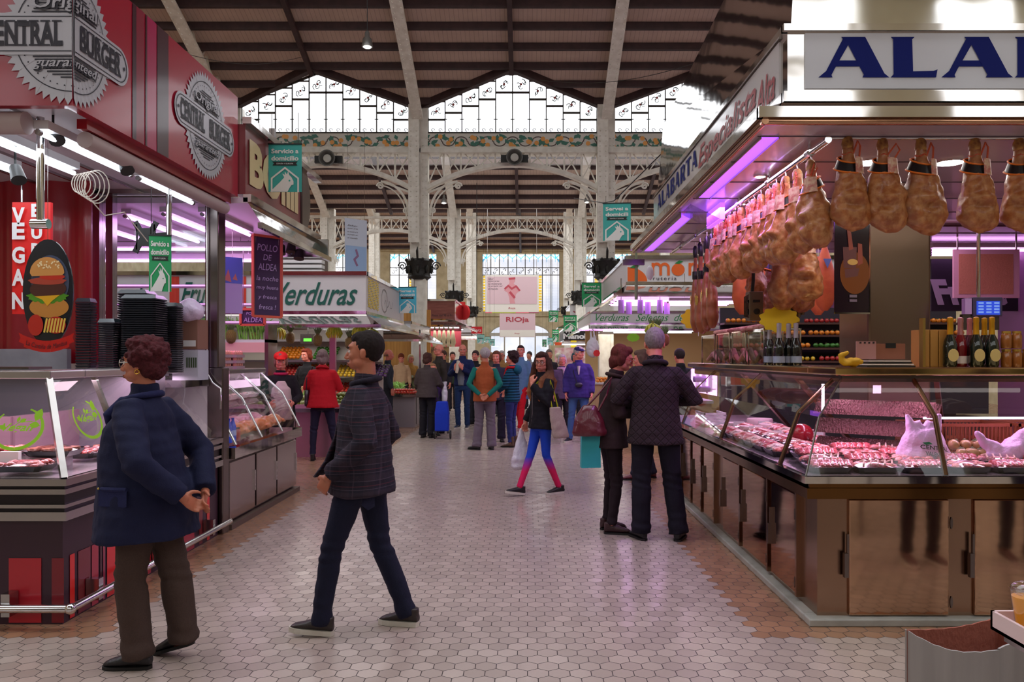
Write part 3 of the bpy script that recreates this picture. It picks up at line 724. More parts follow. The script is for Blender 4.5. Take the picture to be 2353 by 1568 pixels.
# red corrugated back wall + partition
def wave(x0, x1, Y, z0, z1, amp, per, name, mat, lab, cat):
    mb = MB(); n = int((x1-x0)/per*8); vs = []
    for i in range(n+1):
        x = x0+(x1-x0)*i/n; y = Y+amp*math.sin(2*PI*(x-x0)/per); vs += [(x,y,z0),(x,y,z1)]
    for i in range(n+1): x = x1-(x1-x0)*i/n; y = Y+amp*math.sin(2*PI*(x-x0)/per)+.02; vs += [(x,y,z0),(x,y,z1)]
    k = 2*(n+1); mb.add(vs, [(2*i, 2*i+2, 2*i+3, 2*i+1) for i in range(2*n+1)]+[(k*2-2,0,1,k*2-1)])
    return tag(mb.build(name, mat, smooth=True), lab, cat)
wave(-7.2, wx(212,6.6), 6.6, 1.5, 3.02, .03, .3, 'corrugated_panel', M('red_corrugated',(150,14,34),.35,coat=.3), 'red corrugated panel at the back of the burger stall', 'panel')
tag(MB().box(-7.2, wx(170,6.6), 6.5, 6.56, 0, 1.62).build('divider_wall', M('stained_grey_panel',(168,168,180),.5,noisy=(3,(140,138,150)))), 'pale grey stained panel below the red corrugated wall', 'panel')
gp = thing('glass_partition', 'steel-framed glass partition between burger stall and poultry stall', 'partition', (-3.2,YE,0))
x0, x1 = -3.78, -2.78; m = MB()
for x in (x0, x1-.35+.0): pass
m.box(x0-.05, x0+.05, YE-.05, YE+.05, 0, 3.1); m.box(x0+.1, x0+.16, YE-.04, YE+.04, 0, 2.98)
m.box(x0, x1, YE-.05, YE+.05, 2.98, 3.12); m.box(x0, x1, YE-.04, YE+.04, 1.3, 1.36)
m.build('frame', STEEL, gp); MB().box(x0+.05, x1, YE-.005, YE+.005, 1.36, 2.98).build('pane', PANEGLASS, gp)
MB().box(x0, x1, YE-.02, YE+.02, 0, 1.3).build('lower_panel', WHITEP, gp)
t = thing('steel_pillar', 'grey steel corner pillar between burger counter and poultry counter', 'pillar', (-2.74,YE+.04,0))
MB().box(-2.8, -2.66, YE-.03, YE+.12, 0, 1.46).box(-2.82,-2.7,YE-.03,YE+.14,1.46,2.95).build('shaft', DSTEEL, t, bevel=.01)
MB().tube([(-2.79,YE-.06,2.9),(-2.79,YE-.06,1.42),(-2.73,YE-.08,1.33),(-2.66,YE-.08,1.28),(-2.66,YE-.08,1.1)], .008, 8).build('conduit', CHROME, t, smooth=True)

# signs
Ys = 5.9; f = front(0, Ys, 0)
vg = thing('vertical_sign', 'vertical red sign with white letters VEGAN down its side', 'sign', (wx(72,Ys),Ys,wz(720,Ys)))
MB().box(wx(28,Ys), wx(116,Ys), Ys, Ys+.03, wz(722,Ys), wz(465,Ys)).build('board', M('bright_red_board',(222,34,32),.4), vg)
for s, py in zip('VEGAN', (497,532,587,638,692)):
    lettering(s, plane_map((wx(46,Ys),Ys,wz(py,Ys)),(1,0,0),(0,0,1)), 1, WHT, vg, d=.02, fit=(.095,.125), offset=.04)
    xx, zz = wx(46,Ys), wz(py,Ys)
for s, py in zip('BURGER', (485,535,575,620,665,705)):
    lettering(s, plane_map((wx(88,Ys),Ys,wz(py,Ys)),(1,0,0),(0,0,1)), 1, WHT, vg, d=.02, fit=(.08,.1), offset=.04)
MB().cyl((wx(50,Ys),Ys,wz(465,Ys)), (wx(50,Ys),Ys,2.95), .006, 6).cyl((wx(100,Ys),Ys,wz(465,Ys)), (wx(100,Ys),Ys,2.95), .006, 6).build('hanging_chain', STEEL, vg)
Yo = 5.15; so = FPX/Yo; ox, oz = wx(110,Yo), wz(672,Yo); f = plane_map((ox,Yo,oz),(1,0,0),(0,0,1))
ov = thing('oval_sign', 'oval hanging sign printed with a tall burger above a red ribbon', 'sign', (ox,Yo,oz-.4))
A, B = 58/so, 122/so
mb = MB(); mb.prism(circ(0,0,A,B,40), f, 0, -.012); mb.build('board', M('night_print',(30,34,44),.2,coat=.6), ov)
flat('light_print', [circ(A*.1,B*.2,A*.75,B*.5)], f, M('dim_blue_print',(70,78,104),.3), ov, .002)
pr = lambda n, polys, col, d: flat(n, polys, f, M(n+'_ink', col, .25, coat=.5), ov, d)
pr('lower_bun_print', [circ(0.01,-B*.28,A*.78,B*.2)], (206,140,66), .004)
pr('lettuce_print', [[(math.cos(t)*A*.8*(1+.08*math.sin(9*t)), -B*.08+math.sin(t)*B*.12*(1+.2*math.sin(13*t))) for t in [2*PI*i/60 for i in range(60)]]], (86,150,40), .005)
pr('cheese_print', [[(-A*.5,-B*.08),(A*.5,-B*.05),(A*.2,-B*.16),(0,-B*.26),(-A*.2,-B*.14)]], (236,178,40), .007)
pr('patty_print', [circ(-A*.2,B*.05,A*.5,B*.15), circ(A*.3,B*.07,A*.45,B*.14)], (82,44,38), .006)
pr('bacon_print', [[(math.cos(t)*A*.74*(1+.06*math.sin(7*t)), B*.21+math.sin(t)*B*.07) for t in [2*PI*i/50 for i in range(50)]]], (178,70,54), .0075)
pr('tomato_print', [circ(A*.2,B*.29,A*.5,B*.06)], (200,50,36), .008)
pr('top_bun_print', [[(A*.68*math.cos(t), B*.36+B*.3*math.sin(t)) for t in [PI*i/24 for i in range(25)]]+[(-A*.6,B*.3),(A*.6,B*.32)]], (214,150,82), .009)
pr('seed_print', [circ(A*random.Random(i).uniform(-.45,.5), B*(.45+.13*random.Random(i+50).random()), .006, n=6) for i in range(26)], (246,222,172), .011)
pr('sauce_print', [circ(-A*.45,-B*.62,A*.3,B*.2)]+[circ(A*.35,-B*.62,A*.4,B*.16)], (196,46,36), .010)
pr('chips_print', [p for i in range(7) for p in stroke([(-A*.1+i*A*.12,-B*.75),(A*.0+i*A*.12,-B*.5)], .012)], (240,200,90), .012)
rb = [[(-A*1.0,-B*1.0+B*.13*math.cos(0)+.0)]]
def rib_pts(u): return -B*.93-B*.1*math.cos(u*PI/2)
rbp = []
for i in range(12):
    u0, u1 = -1+i/6, -1+(i+1)/6; rbp.append([(u0*A*.9,rib_pts(u0)-.035),(u1*A*.9,rib_pts(u1)-.035),(u1*A*.9,rib_pts(u1)+.04),(u0*A*.9,rib_pts(u0)+.04)])
for s in (-1,1): rbp.append([(s*A*.8,-B*1.0),(s*A*1.1,-B*.93),(s*A*1.03,-B*.86),(s*A*1.1,-B*.76),(s*A*.8,-B*.84)])
pr('ribbon_print', rbp, (206,36,34), .014)
vs, fs = text_mesh('La Cantiña de Manitua', 1, shear=.3); w_ = max(v[0] for v in vs)
flat('lettering', [[(vs[i][0]/w_*A*.82, vs[i][1]*.045+rib_pts(vs[i][0]/w_*.9)) for i in q] for q in fs], f, INK, ov, .018)
MB().cyl((ox,Yo,oz+B), (ox,Yo,3.0), .002, 4).build('hanging_wire', STEEL, ov)

# counter
def stall_counter(name, label, x_out, x_far, y0, y1, sgn, zt, zg, ztop, lean, mat_lower, ns_posts, deckw=.9, endpane=False, postmat=None):
    """L counter: front along X at y0 going away from the aisle, side along Y at x_out. sgn=-1: stall lies to the left"""
    c = thing(name, label, 'counter', (x_out, y0, 0)); s = sgn
    X = lambda d: x_out+s*d          # d metres into the stall
    a, b = sorted((X(0), x_far))
    postmat = postmat or STEEL
    MB().box(*sorted((X(.02), x_far)), y0+.02, y0+.75, 0, zt).build('front_base', mat_lower, c)
    MB().box(*sorted((X(.02), X(.75))), y0+.75, y1, 0, zt).build('side_base', mat_lower, c)
    band = MB()
    for (za, zb_, o) in ((zt, zt+.05, .03), (zt+.07, zt+.09, .015), (zg-.09, zg-.06, .02), (zg-.04, zg, .03)):
        band.box(*sorted((X(-o), x_far)), y0-o, y0+.02, za, zb_); band.box(*sorted((X(-o), X(.02))), y0+.02, y1, za, zb_)
    band.build('steel_band', STEEL, c)
    MB().box(*sorted((X(0), x_far)), y0+.005, y0+.02, zt+.05, zg-.04).box(*sorted((X(.005), X(.02))), y0+.02, y1, zt+.05, zg-.04).build('dark_band', M('dark_band',(34,26,32),.3,.3), c)
    MB().box(*sorted((X(.0), x_far)), y0, y0+deckw, zg-.03, zg).box(*sorted((X(.0), X(deckw))), y0+deckw, y1, zg-.03, zg).build('deck', M('deck_steel',(196,190,196),.25,.7), c)
    # glass
    L = lean
    MB().add([(X(0),y0,zg),(x_far,y0,zg),(x_far,y0+L,ztop),(X(L),y0+L,ztop)], [(0,1,2,3)]).build('front_glass', CASEGLASS, c)
    MB().add([(X(0),y0,zg),(X(0),y1,zg),(X(L),y1,ztop),(X(L),y0+L,ztop)], [(0,1,2,3)]).build('side_glass', CASEGLASS, c)
    if endpane: MB().add([(X(0),y1,zg),(X(deckw),y1,zg),(X(deckw),y1,ztop),(X(L),y1,ztop)], [(0,1,2,3)]).build('end_glass', CASEGLASS, c)
    MB().bar((X(0),y0,zg), (X(L),y0+L,ztop), .035, .035).build('corner_post', postmat, c)
    for kind, t in ns_posts:
        if kind == 'f': MB().bar((t,y0+.03,zg), (t+s*.0,y0+L+.03,ztop), .03, .03).build('glass_post', postmat, c)
        else: MB().bar((X(.03),t,zg), (X(L+.03),t,ztop), .03, .03).build('glass_post', postmat, c)
    sh = MB().box(*sorted((X(L-.02), x_far)), y0+L-.02, y0+L+.36, ztop, ztop+.05).box(*sorted((X(L-.02), X(L+.36))), y0+L+.36, y1-.1, ztop, ztop+.05)
    sh.build('top_shelf', M('shelf_steel',(206,200,200),.22,.8), c, bevel=.008)
    return c
bc = stall_counter('burger_counter', 'glass-fronted burger counter with red striped base and chrome foot rail', XL, -7.2, YL, YE-.05, -1, .61, .85, 1.42, .22, DKPUR, [('f',-3.9),('s',5.35),('s',6.1)], deckw=.8)
ff = front(0, YL+.02, 0); sf = side_l(XL-.02, 0, 0)
sp_ = [(17,92,(186,26,44)),(116,144,(128,16,34)),(-60,-10,(128,16,34)),(-140,-90,(186,26,44))]
for a, b, c in sp_: flat('stripe_panel', [[((a-VX)/397,0.01),((b-VX)/397,0.01),((b-VX)/397,.385),((a-VX)/397,.385)]], ff, M('sf%d'%a,c,.35,coat=.3), bc, .004)
for a, b, c in [(167,178,(226,30,28)),(186,214,(120,24,36)),(217,232,(176,36,60)),(236,240,(70,14,28)),(243,247,(160,40,70)),(252,274,(226,30,32)),(300,318,(120,24,36)),(330,352,(186,26,44)),(375,385,(120,24,36)),(402,407,(216,30,34)),(427,451,(170,34,64)),(462,470,(120,24,36)),(480,486,(226,30,34))]:
    ya, yb = 1820*2.68/(VX-a), 1820*2.68/(VX-b)
    flat('stripe_panel', [[(ya,.01),(yb,.01),(yb,.385),(ya,.385)]], sf, M('ss%d'%a,c,.35,coat=.3), bc, .004)
MB().cyl((-7.1,YL-.09,.125), (XL+.09,YL-.09,.125), .024, 14).cyl((XL+.09,YL-.09,.125), (XL+.09,YE-.05,.125), .024, 14).ell((XL+.09,YL-.09,.125), .032).build('foot_rail', CHROME, bc, smooth=True)
m = MB()
for x in (wx(30,YL), -4.3): m.box(x-.025, x+.025, YL-.07, YL+.01, .07, .2)
for y in (4.85, 5.7, 6.6): m.box(XL-.01, XL+.07, y-.025, y+.025, .07, .2)
m.build('rail_bracket', STEEL, bc)
m = MB().box(-7, -3.5, YL+.78, YL+.8, .85, 1.15).box(-3.52, -3.48, YL+.8, YE-.1, .85, 1.15); m.build('vent_panel', M('perforated_pink_grey',(150,120,134),.4,.4), bc)
# vegan emblems on the glass
GRN = M('lime_print', (150,206,24), .4)
def vegan(f, parent, R):
    ps = []
    for k in range(30):
        a = PI*.75+2*PI*.82*k/30; b = PI*.75+2*PI*.82*(k+1)/30; w = .035*R+.05*R*math.sin(PI*k/30)
        ps.append([((R-w)*math.cos(a)*1.15,(R-w)*math.sin(a)),((R+w)*math.cos(a)*1.15,(R+w)*math.sin(a)),((R+w)*math.cos(b)*1.15,(R+w)*math.sin(b)),((R-w)*math.cos(b)*1.15,(R-w)*math.sin(b))])
    def leaf(x,y,l,w,a): return [(x+l*t*math.cos(a)-w*math.sin(PI*t)*math.sin(a)*sg, y+l*t*math.sin(a)+w*math.sin(PI*t)*math.cos(a)*sg) for sg, rg in ((1,[i/8 for i in range(9)]),(-1,[i/8 for i in range(8,-1,-1)])) for t in rg]
    ps += [leaf(.75*R,.35*R,.65*R,.2*R,1.3), leaf(.5*R,.2*R,.5*R,.16*R,-.1), leaf(0,.3*R,.35*R,.1*R,.5), leaf(-.1*R,.3*R,.3*R,.08*R,1.3), leaf(-.9*R,.15*R,.4*R,.12*R,-.5)]
    ps += stroke([(-.5*R,-.1*R),(0,.3*R),(.6*R,.35*R)], .04*R)
    e = flat('green_emblem', ps, f, GRN, parent, .003)
    lettering('Vegan', f, 1, GRN, e, d=.005, fit=(1.45*R,.5*R), shear=.35, offset=.02)
ln = Vector((0,.22,.57)).normalized()
vegan(plane_map((wx(42,YL+.1), YL+.1, 1.13), (1,0,0), ln), bc, .125)
vegan(plane_map((XL-.11, 5.02, 1.16), (0,1,0), Vector((-.22,0,.57)).normalized()), bc, .125)
area('burger_case_light', (-3.6,4.95,1.40), (1.6,.3), 16, (1.0,.72,.85)); area('burger_case_side_light', (-3.05,5.9,1.40), (.3,1.4), 14, (1.0,.7,.85))

MEATR = M('raw_meat', (214,70,66), .25, noisy=(40,(246,160,160),6), bump=(60,.6), coat=.6)
MEATD = M('dark_raw_meat', (164,40,54), .25, noisy=(30,(226,110,120),6), bump=(50,.6), coat=.6)
PATTY = M('seasoned_patty', (184,112,84), .4, noisy=(50,(140,66,52),5), bump=(60,.7), coat=.4)
FILM = glass('cling_film', (250,246,250), .2, .12)
TRAYB = M('black_tray', (24,22,26), .3); TRAYW = M('white_tray', (236,226,236), .35)
FAT = M('pale_fat', (246,206,196), .3, coat=.5)
def meat_tray(label, kind, loc, rz=0, sx=.3, sy=.2, group=None, trayw=TRAYB):
    key = (kind, sx, sy)
    if key in _TR: return copy_tree(_TR[key], loc=loc, rz=rz, label=label, group=group)
    t = thing('meat_tray', label, 'meat tray', loc, rz, group)
    m = MB(); r = [[(u*sx*k/2, v*sy*k/2, z) for u, v in ((-1,-.8),(-.8,-1),(.8,-1),(1,-.8),(1,.8),(.8,1),(-.8,1),(-1,.8))] for k, z in ((.8,0),(1,.035),(.96,.035),(.78,.008))]
    m.loft(r).build('tray', trayw, t, local=True)
    g = MB(); rr = random.Random(hash(kind) % 99 if False else len(_TR)+3)
    if kind == 'mince':
        for _ in range(46): x, y = rr.uniform(-.38,.38)*sx, rr.uniform(-.36,.36)*sy; g.ell((x,y,.03+.02*rr.random()), (.028,.02,.014), 8, 5)
        mt = MEATR
    elif kind == 'patty':
        for i in range(3):
            for j in range(2): g.lathe([(.04,0),(.048,.01),(.045,.022),(.01,.026)], 14, ((i-1)*sx*.3,(j-.5)*sy*.42,.03))
        mt = PATTY
    elif kind == 'slice':
        for i in range(6): x = (-.38+.15*i)*sx; g.tube([(x,-sy*.38,.03),(x+.02,-sy*.1,.045),(x+.01,sy*.15,.04),(x+.02,sy*.38,.03)], [.02,.03,.028,.015], 8)
        mt = MEATD
    else:
        for i in range(5): g.ell((rr.uniform(-.3,.3)*sx, rr.uniform(-.28,.28)*sy, .035), (.06,.035,.022), 10, 6)
        mt = MEATR if kind == 'chop' else FAT
    g.build('meat', mt, t, local=True, smooth=True)
    if kind in ('slice','chop'):
        q = MB()
        for i in range(5): x = (-.34+.16*i)*sx; q.tube([(x,-sy*.36,.05),(x+.03,0,.066),(x+.02,sy*.36,.045)], .006, 6)
        q.build('fat_streak', FAT, t, local=True, smooth=True)
    nx = 6; vs = []
    for i in range(nx+1):
        for j in range(nx+1): vs.append((sx*(i/nx-.5)*.97, sy*(j/nx-.5)*.97, .038+.03*math.sin(PI*i/nx)*math.sin(PI*j/nx)+.004*rr.uniform(-1,1)))
    MB().add(vs, [(i*(nx+1)+j,(i+1)*(nx+1)+j,(i+1)*(nx+1)+j+1,i*(nx+1)+j+1) for i in range(nx) for j in range(nx)]).build('film', FILM, t, local=True, smooth=True)
    _TR[key] = t; return t
_TR = {}
i = 0
for r_, (y, z, nn) in enumerate(((4.74,.875,4),(5.02,.93,4))):
    MB and None
    for k in range(nn):
        x = -3.0-.34*k
        meat_tray('black tray of %s in the burger counter, %s row, %s from the corner' % (['raw mince','seasoned patties','raw mince','seasoned patties'][(k+r_)%4], ['front','rear'][r_], ORD[k]), ['mince','patty','mince','patty'][(k+r_)%4], (x,y,z), 0, .3, .22)
for k in range(4): meat_tray('black tray of %s in the burger counter side, %s from the corner' % (['raw mince','seasoned patties'][k%2], ORD[k]), ['mince','patty'][k%2], (-3.0, 5.4+.34*k, .875), PI/2, .3, .22)
t = thing('paper_tag', 'white price card lying among the burger counter trays', 'price card', (-3.2,4.9,.93)); MB().box(-3.25,-3.13,4.87,4.9,.9,.97).build('card', WHT, t)
m = MB().box(-6.5,-2.95,4.92,5.14,.85,.925); tag(m.build('tray_riser', STEEL), 'low steel riser under the rear trays of the burger counter', 'riser')

# things behind the counter
bcab = thing('back_cabinet', 'steel cabinet behind the burger counter carrying the black containers', 'cabinet', (-3.4,6.3,0))
MB().box(-4.1,-3.5,6.15,6.45,0,1.40).box(-3.5,-2.95,6.15,6.45,.86,1.40).build('body', M('cabinet_grey',(128,122,134),.4,.3), bcab); MB().box(-4.12,-2.93,6.1,6.47,1.40,1.43).build('top', STEEL, bcab)
CONT = M('charcoal_container', (38,40,48), .35)
def cont_stack(px0, px1, py, Y, n, label, base=1.43):
    x0, x1 = wx(px0,Y), wx(px1,Y); h = wz(py,Y)-base; root = thing('container_stack', label, 'container stack', ((x0+x1)/2,Y,base)); w = x1-x0
    proto = None
    for k in range(n):
        z = base+h*k/n; m = MB(); c = (x0+x1)/2
        if proto is None:
            r = [[(c+u*w*q/2, Y+v*w*.42*q, zz) for u, v in ((-1,-.85),(-.88,-1),(.88,-1),(1,-.85),(1,.85),(.88,1),(-.88,1),(-1,.85))] for q, zz in ((.88,z),(1,z+h/n*.55),(1.0,z+h/n*.8),(.9,z+h/n*.8))]
            proto = m.loft(r).build('container', CONT, root); 
        else:
            c2 = proto.copy(); C.objects.link(c2); c2.parent = root; c2.matrix_parent_inverse = proto.matrix_parent_inverse.copy(); c2.location = (random.uniform(-.002,.002),0,h*k/n)
    x, q = (x0+x1)/2, w*.4
    MB().loft([[(x-w/2,Y-q,base+h),(x+w/2,Y-q,base+h),(x+w/2,Y+q,base+h),(x-w/2,Y+q,base+h)],[(x-w*.4,Y-q*.8,base+h+.03),(x+w*.4,Y-q*.8,base+h+.03),(x+w*.4,Y+q*.8,base+h+.03),(x-w*.4,Y+q*.8,base+h+.03)]]).build('lid', M('dark_lid',(54,64,72),.25,coat=.5), root)
    return root
cont_stack(180,216,695,6.25,26,'stack of black containers next to the red wall, open-rimmed')
cont_stack(232,272,742,6.2,22,'shortest stack of black containers with a blue-grey lid')
cont_stack(292,372,688,6.18,34,'wide stack of black containers in front, with a pale lid')
cont_stack(282,350,676,6.4,34,'tallest stack of black containers, behind the wide one')
cont_stack(372,415,705,6.42,30,'black container stack nearest the cardboard box')
Yc = 6.74; t = thing('cardboard_box', 'brown cardboard box with white label behind the containers', 'box', (wx(430,Yc),Yc,1.5))
MB().box(wx(400,Yc),wx(465,Yc),Yc-.1,Yc+.12,wz(803,Yc),wz(735,Yc)).build('carton', M('kraft',(140,98,84),.8), t)
MB().box(wx(433,Yc),wx(461,Yc),Yc-.103,Yc-.1,wz(797,Yc),wz(783,Yc)).build('label', WHT, t)
t = thing('cardboard_box', 'white printed carton under the brown box by the glass partition', 'box', (wx(435,Yc),Yc,1.3))
MB().box(wx(408,Yc),wx(466,Yc),Yc-.1,Yc+.12,1.36,wz(805,Yc)).build('carton', M('white_carton',(186,186,200),.7), t)
m = MB()
for k in range(5): m.box(wx(440+k*5,Yc),wx(443+k*5,Yc),Yc-.103,Yc-.1,wz(845,Yc),wz(822,Yc))
m.build('picture_print', M('green_picture_print',(60,80,50),.5), t)
tag(MB().box(-3.25,-2.85,6.6,6.88,1.3,1.36).build('rear_shelf', STEEL), 'steel shelf under the cartons by the glass partition', 'shelf')
tag(organic('plastic_bag', MB().ell((wx(435,6.65),6.65,wz(722,6.65)+.03),(.1,.09,.1)).ell((wx(450,6.65),6.65,wz(725,6.65)+.03),(.07,.08,.07)), M('lilac_bag',(220,200,230),.3,bump=(12,.8)), None, .015, 3, lambda c: .012*noise.noise(Vector(c)*14)), 'pale plastic bag on top of the brown cardboard box', 'bag')
Yw = 5.0; 
tag(MB().box(wx(-100,5.1),wx(88,5.1),5.0,5.25,1.475,1.49).build('metal_tray', DSTEEL), 'flat grey tray lying on the burger counter top shelf', 'tray')
# ================================================================ LEFT: POULTRY STALL (second)
X2 = -2.5
ps_ = thing('poultry_canopy', 'poultry stall canopy with dark red sign in cream letters and steel eave', 'canopy', (X2, 7.05, 2.72))
MB().box(X2-.1, X2, 7.02, 8.72, 3.0, 3.62).build('sign_board', M('maroon_sign',(112,30,44),.3,coat=.4,noisy=(1.2,(140,70,70))), ps_)
lettering('BOfill', side_l(X2,7.85,3.31), 1, M('cream_letter',(206,186,140),.4), ps_, d=.01, fit=(1.5,.42), offset=.05)
MB().prism([(0,0)]+[( .32*math.sin(a), .5*math.cos(a)) for a in [PI*i/14 for i in range(15)]], lambda u,v,d: (X2+d, 8.73+u, 3.3+v*.75), -.1, .02).build('end_plate', DSTEEL, ps_)
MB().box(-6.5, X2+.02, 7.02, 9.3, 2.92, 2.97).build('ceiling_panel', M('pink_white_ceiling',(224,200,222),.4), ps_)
MB().box(X2-.02, X2+.06, 7.0, 9.4, 3.62, 3.68).box(X2-.02,X2+.05,7.02,9.4,2.93,3.0).build('steel_trim', MIRROR, ps_)
MB().add([(X2+.02,7.02,2.93),(X2+.02,9.4,2.93),(X2+.14,9.45,2.74),(X2+.14,7.02,2.74)], [(0,1,2,3)]).box(X2+.11,X2+.15,7.02,9.5,2.70,2.75).build('eave', MIRROR, ps_)
MB().box(-6.5,X2+.14,9.36,9.42,2.74,2.95).build('front_trim', STEEL, ps_)
for k, (x, y0, y1) in enumerate(((-2.95,7.2,8.4),(-3.3,7.2,8.4),(-3.7,7.3,8.9),(-4.3,7.3,8.9),(-4.9,7.3,8.9))):
    tube_lamp((x,y0,2.85),(x,y1,2.85), TUBEP, 'pink fluorescent tube under the poultry canopy, %s from the aisle' % ORD[k])
for k in range(2): tube_lamp((-5.6,9.0+.25*k,2.78-.1*k),(-3.0,9.0+.25*k,2.78-.1*k), TUBEP, 'long pink tube across the end of the poultry stall, %s' % ['nearer the partition','nearer the greengrocer'][k])
area('poultry_light', (-4.0,8.2,2.8), (2.2,1.6), 30, (1.0,.58,.95)); area('poultry_case_light', (-3.05,8.2,1.38), (.25,1.8), 5, (1.0,.66,.95))
STC = M('door_steel', (178,164,164), .22, 1, bump=(2,.1))
pc = thing('poultry_counter', 'glass poultry counter on a steel cabinet with three doors', 'counter', (XL,7.1,0))
MB().box(-3.5,XL-.03,7.12,9.17,.06,.64).build('cabinet', DSTEEL, pc); MB().box(-3.45,XL+.03,7.1,9.22,0,.05).build('plinth', M('brown_plinth',(96,80,70),.5), pc)
for a, b in ((528,587),(590,636),(638,681)):
    ya, yb = 1820*2.68/(VX-a), 1820*2.68/(VX-b); d = MB().box(XL-.03,XL,ya+.01,yb-.01,.08,.6).build('door', STC, pc, bevel=.006)
    MB().box(XL,XL+.015,yb-.05,yb-.03,.25,.45).build('handle', CHROME, d)
MB().box(-3.5,XL+.06,7.1,9.2,.64,.74).build('steel_band', MIRROR, pc)
P_ = lambda d,y,z: (XL+.05-d,y,z)
gl = MB().add([P_(0,7.1,.76),P_(0,9.15,.76),P_(.2,9.15,1.15),P_(.2,7.1,1.15)],[(0,1,2,3)]).add([P_(.2,7.1,1.15),P_(.2,9.15,1.15),P_(.45,9.15,1.38),P_(.45,7.1,1.38)],[(0,1,2,3)]); gl.build('side_glass', CASEGLASS, pc)
MB().add([P_(0,9.15,.76),P_(.8,9.15,.76),P_(.8,9.15,1.38),P_(.45,9.15,1.38),P_(.2,9.15,1.15)],[(0,1,2,3,4)]).build('end_glass', CASEGLASS, pc)
for y in (7.15,7.85,8.5,9.13): MB().tube([P_(0,y,.76),P_(.2,y,1.15),P_(.45,y,1.38)], .013, 8).build('glass_post', CHROME, pc, smooth=True)
MB().box(-3.75,-3.0,7.1,9.1,1.38,1.43).build('top_shelf', STEEL, pc, bevel=.01)
MB().add([P_(0.02,7.1,1.1),P_(.7,7.1,1.1),P_(.7,9.1,1.1),P_(.15,9.1,1.1)],[(0,1,2,3)]).build('middle_shelf', CASEGLASS, pc)
# eggs and packs on the shelf
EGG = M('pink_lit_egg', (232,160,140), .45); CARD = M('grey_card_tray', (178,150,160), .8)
def egg_tray(loc, label, group, n=(5,4)):
    if 'egg' in _TR: return copy_tree(_TR['egg'], loc=loc, label=label, group=group)
    t = thing('egg_tray', label, 'egg tray', loc, 0, group)
    MB().box(-.15,.15,-.12,.12,0,.03).build('tray', CARD, t, local=True)
    for i in range(n[0]):
        for j in range(n[1]):
            if i+j == 0: e = MB().ell((0,0,0),(.021,.021,.027),10,7).build('egg', EGG, t, local=True, smooth=True)
            o = e if i+j == 0 else e.copy()
            if i+j: C.objects.link(o); o.parent = t
            o.location = (-.12+i*.06, -.09+j*.06, .045)
    _TR['egg'] = t; return t
for c in range(4):
    for k in range(4-(c > 1)):
        egg_tray((-3.18, 7.35+.34*c, 1.43+.06*k), 'egg tray on the poultry shelf, %s pile from the pillar, %s from bottom' % (ORD[c], ORD[k]), 'egg trays on the poultry counter')
for k in range(2):
    y = 7.55+.32*k; t = thing('price_card', 'pink price slip hanging from the poultry shelf, %s' % ['nearer the pillar','farther from the pillar'][k], 'price card', (-2.98,y,1.3)); MB().box(-2.985,-2.98,y-.05,y+.05,1.27,1.42).build('card', M('pink_slip',(242,190,214),.6), t)
BLUEB = glass('blue_bottle_plastic', (70,120,235), .12, .05)
def water_bottle(loc, label, group):
    if 'wb' in _TR: return copy_tree(_TR['wb'], loc=loc, label=label, group=group)
    t = thing('water_bottle', label, 'bottle', loc, 0, group)
    MB().lathe([(.03,0),(.032,.02),(.031,.14),(.02,.18),(.012,.2),(.012,.21)], 14).build('bottle', M('blue_water',(60,96,226),.15,coat=.5), t, local=True, smooth=True)
    MB().lathe([(.014,.21),(.014,.225),(.002,.226)], 10).build('cap', M('blue_cap',(30,60,200),.4), t, local=True)
    MB().lathe([(.0325,.06),(.0325,.11)], 14).build('label', M('pale_blue_label',(170,190,240),.4), t, local=True); _TR['wb'] = t; return t
for k in range(9): water_bottle((-2.76-.09*(k%3), 7.22+.1*(k//3), .76), 'blue water bottle in the poultry counter, %s row from the pillar, %s from the glass' % (ORD[k//3], ORD[k%3]), 'blue water bottles')
def chicken(loc, rz, label, group, mat):
    m = MB().ell((0,0,.07),(.13,.085,.07)).ell((.09,0,.075),(.07,.07,.06)); 
    for s in (-1,1): m.tube([(-.06,s*.06,.07),(-.14,s*.05,.06),(-.2,s*.03,.05)], [.04,.03,.013], 8); m.tube([(.08,s*.07,.07),(.03,s*.11,.06),(.07,s*.12,.05)], [.025,.02,.012], 8)
    m.tube([(.14,0,.08),(.2,0,.07)], [.025,.015], 8)
    o = organic('whole_chicken', m, mat, None, .009, 3, lambda c: .004*noise.noise(Vector(c)*25)); o.location = loc; o.rotation_euler = (0,0,rz); return tag(o, label, 'chicken', group)
ch0 = chicken((-2.84,7.7,.78), 1.2, 'orange plucked chicken in the poultry counter, nearest the bottles', 'plucked chickens', M('orange_chicken',(240,150,96),.3,coat=.5))
for k, (x, y, a) in enumerate(((-2.85,8.0,1.5),(-2.82,8.3,1.0),(-2.84,8.62,1.4),(-2.86,8.92,1.8))): copy_tree(ch0, loc=(x,y,.78), rz=a, label='orange plucked chicken in the poultry counter, %s from the bottles' % ORD[k+1])
ch1 = chicken((-3.1,7.75,.8), .6, 'pink plucked chicken in the rear row, nearest the bottles', 'pink chickens', M('pink_chicken',(246,176,196),.3,coat=.5))
for k in range(4): copy_tree(ch1, loc=(-3.1,8.05+.3*k,.8), rz=.6+.5*k, label='pink plucked chicken in the rear row, %s from the bottles' % ORD[k+1])
for k in range(6): meat_tray('white tray of poultry cuts on the glass middle shelf, %s from the pillar' % ORD[k], 'cuts', (-3.15,7.3+.32*k,1.11), PI/2, .28, .2, trayw=TRAYW)
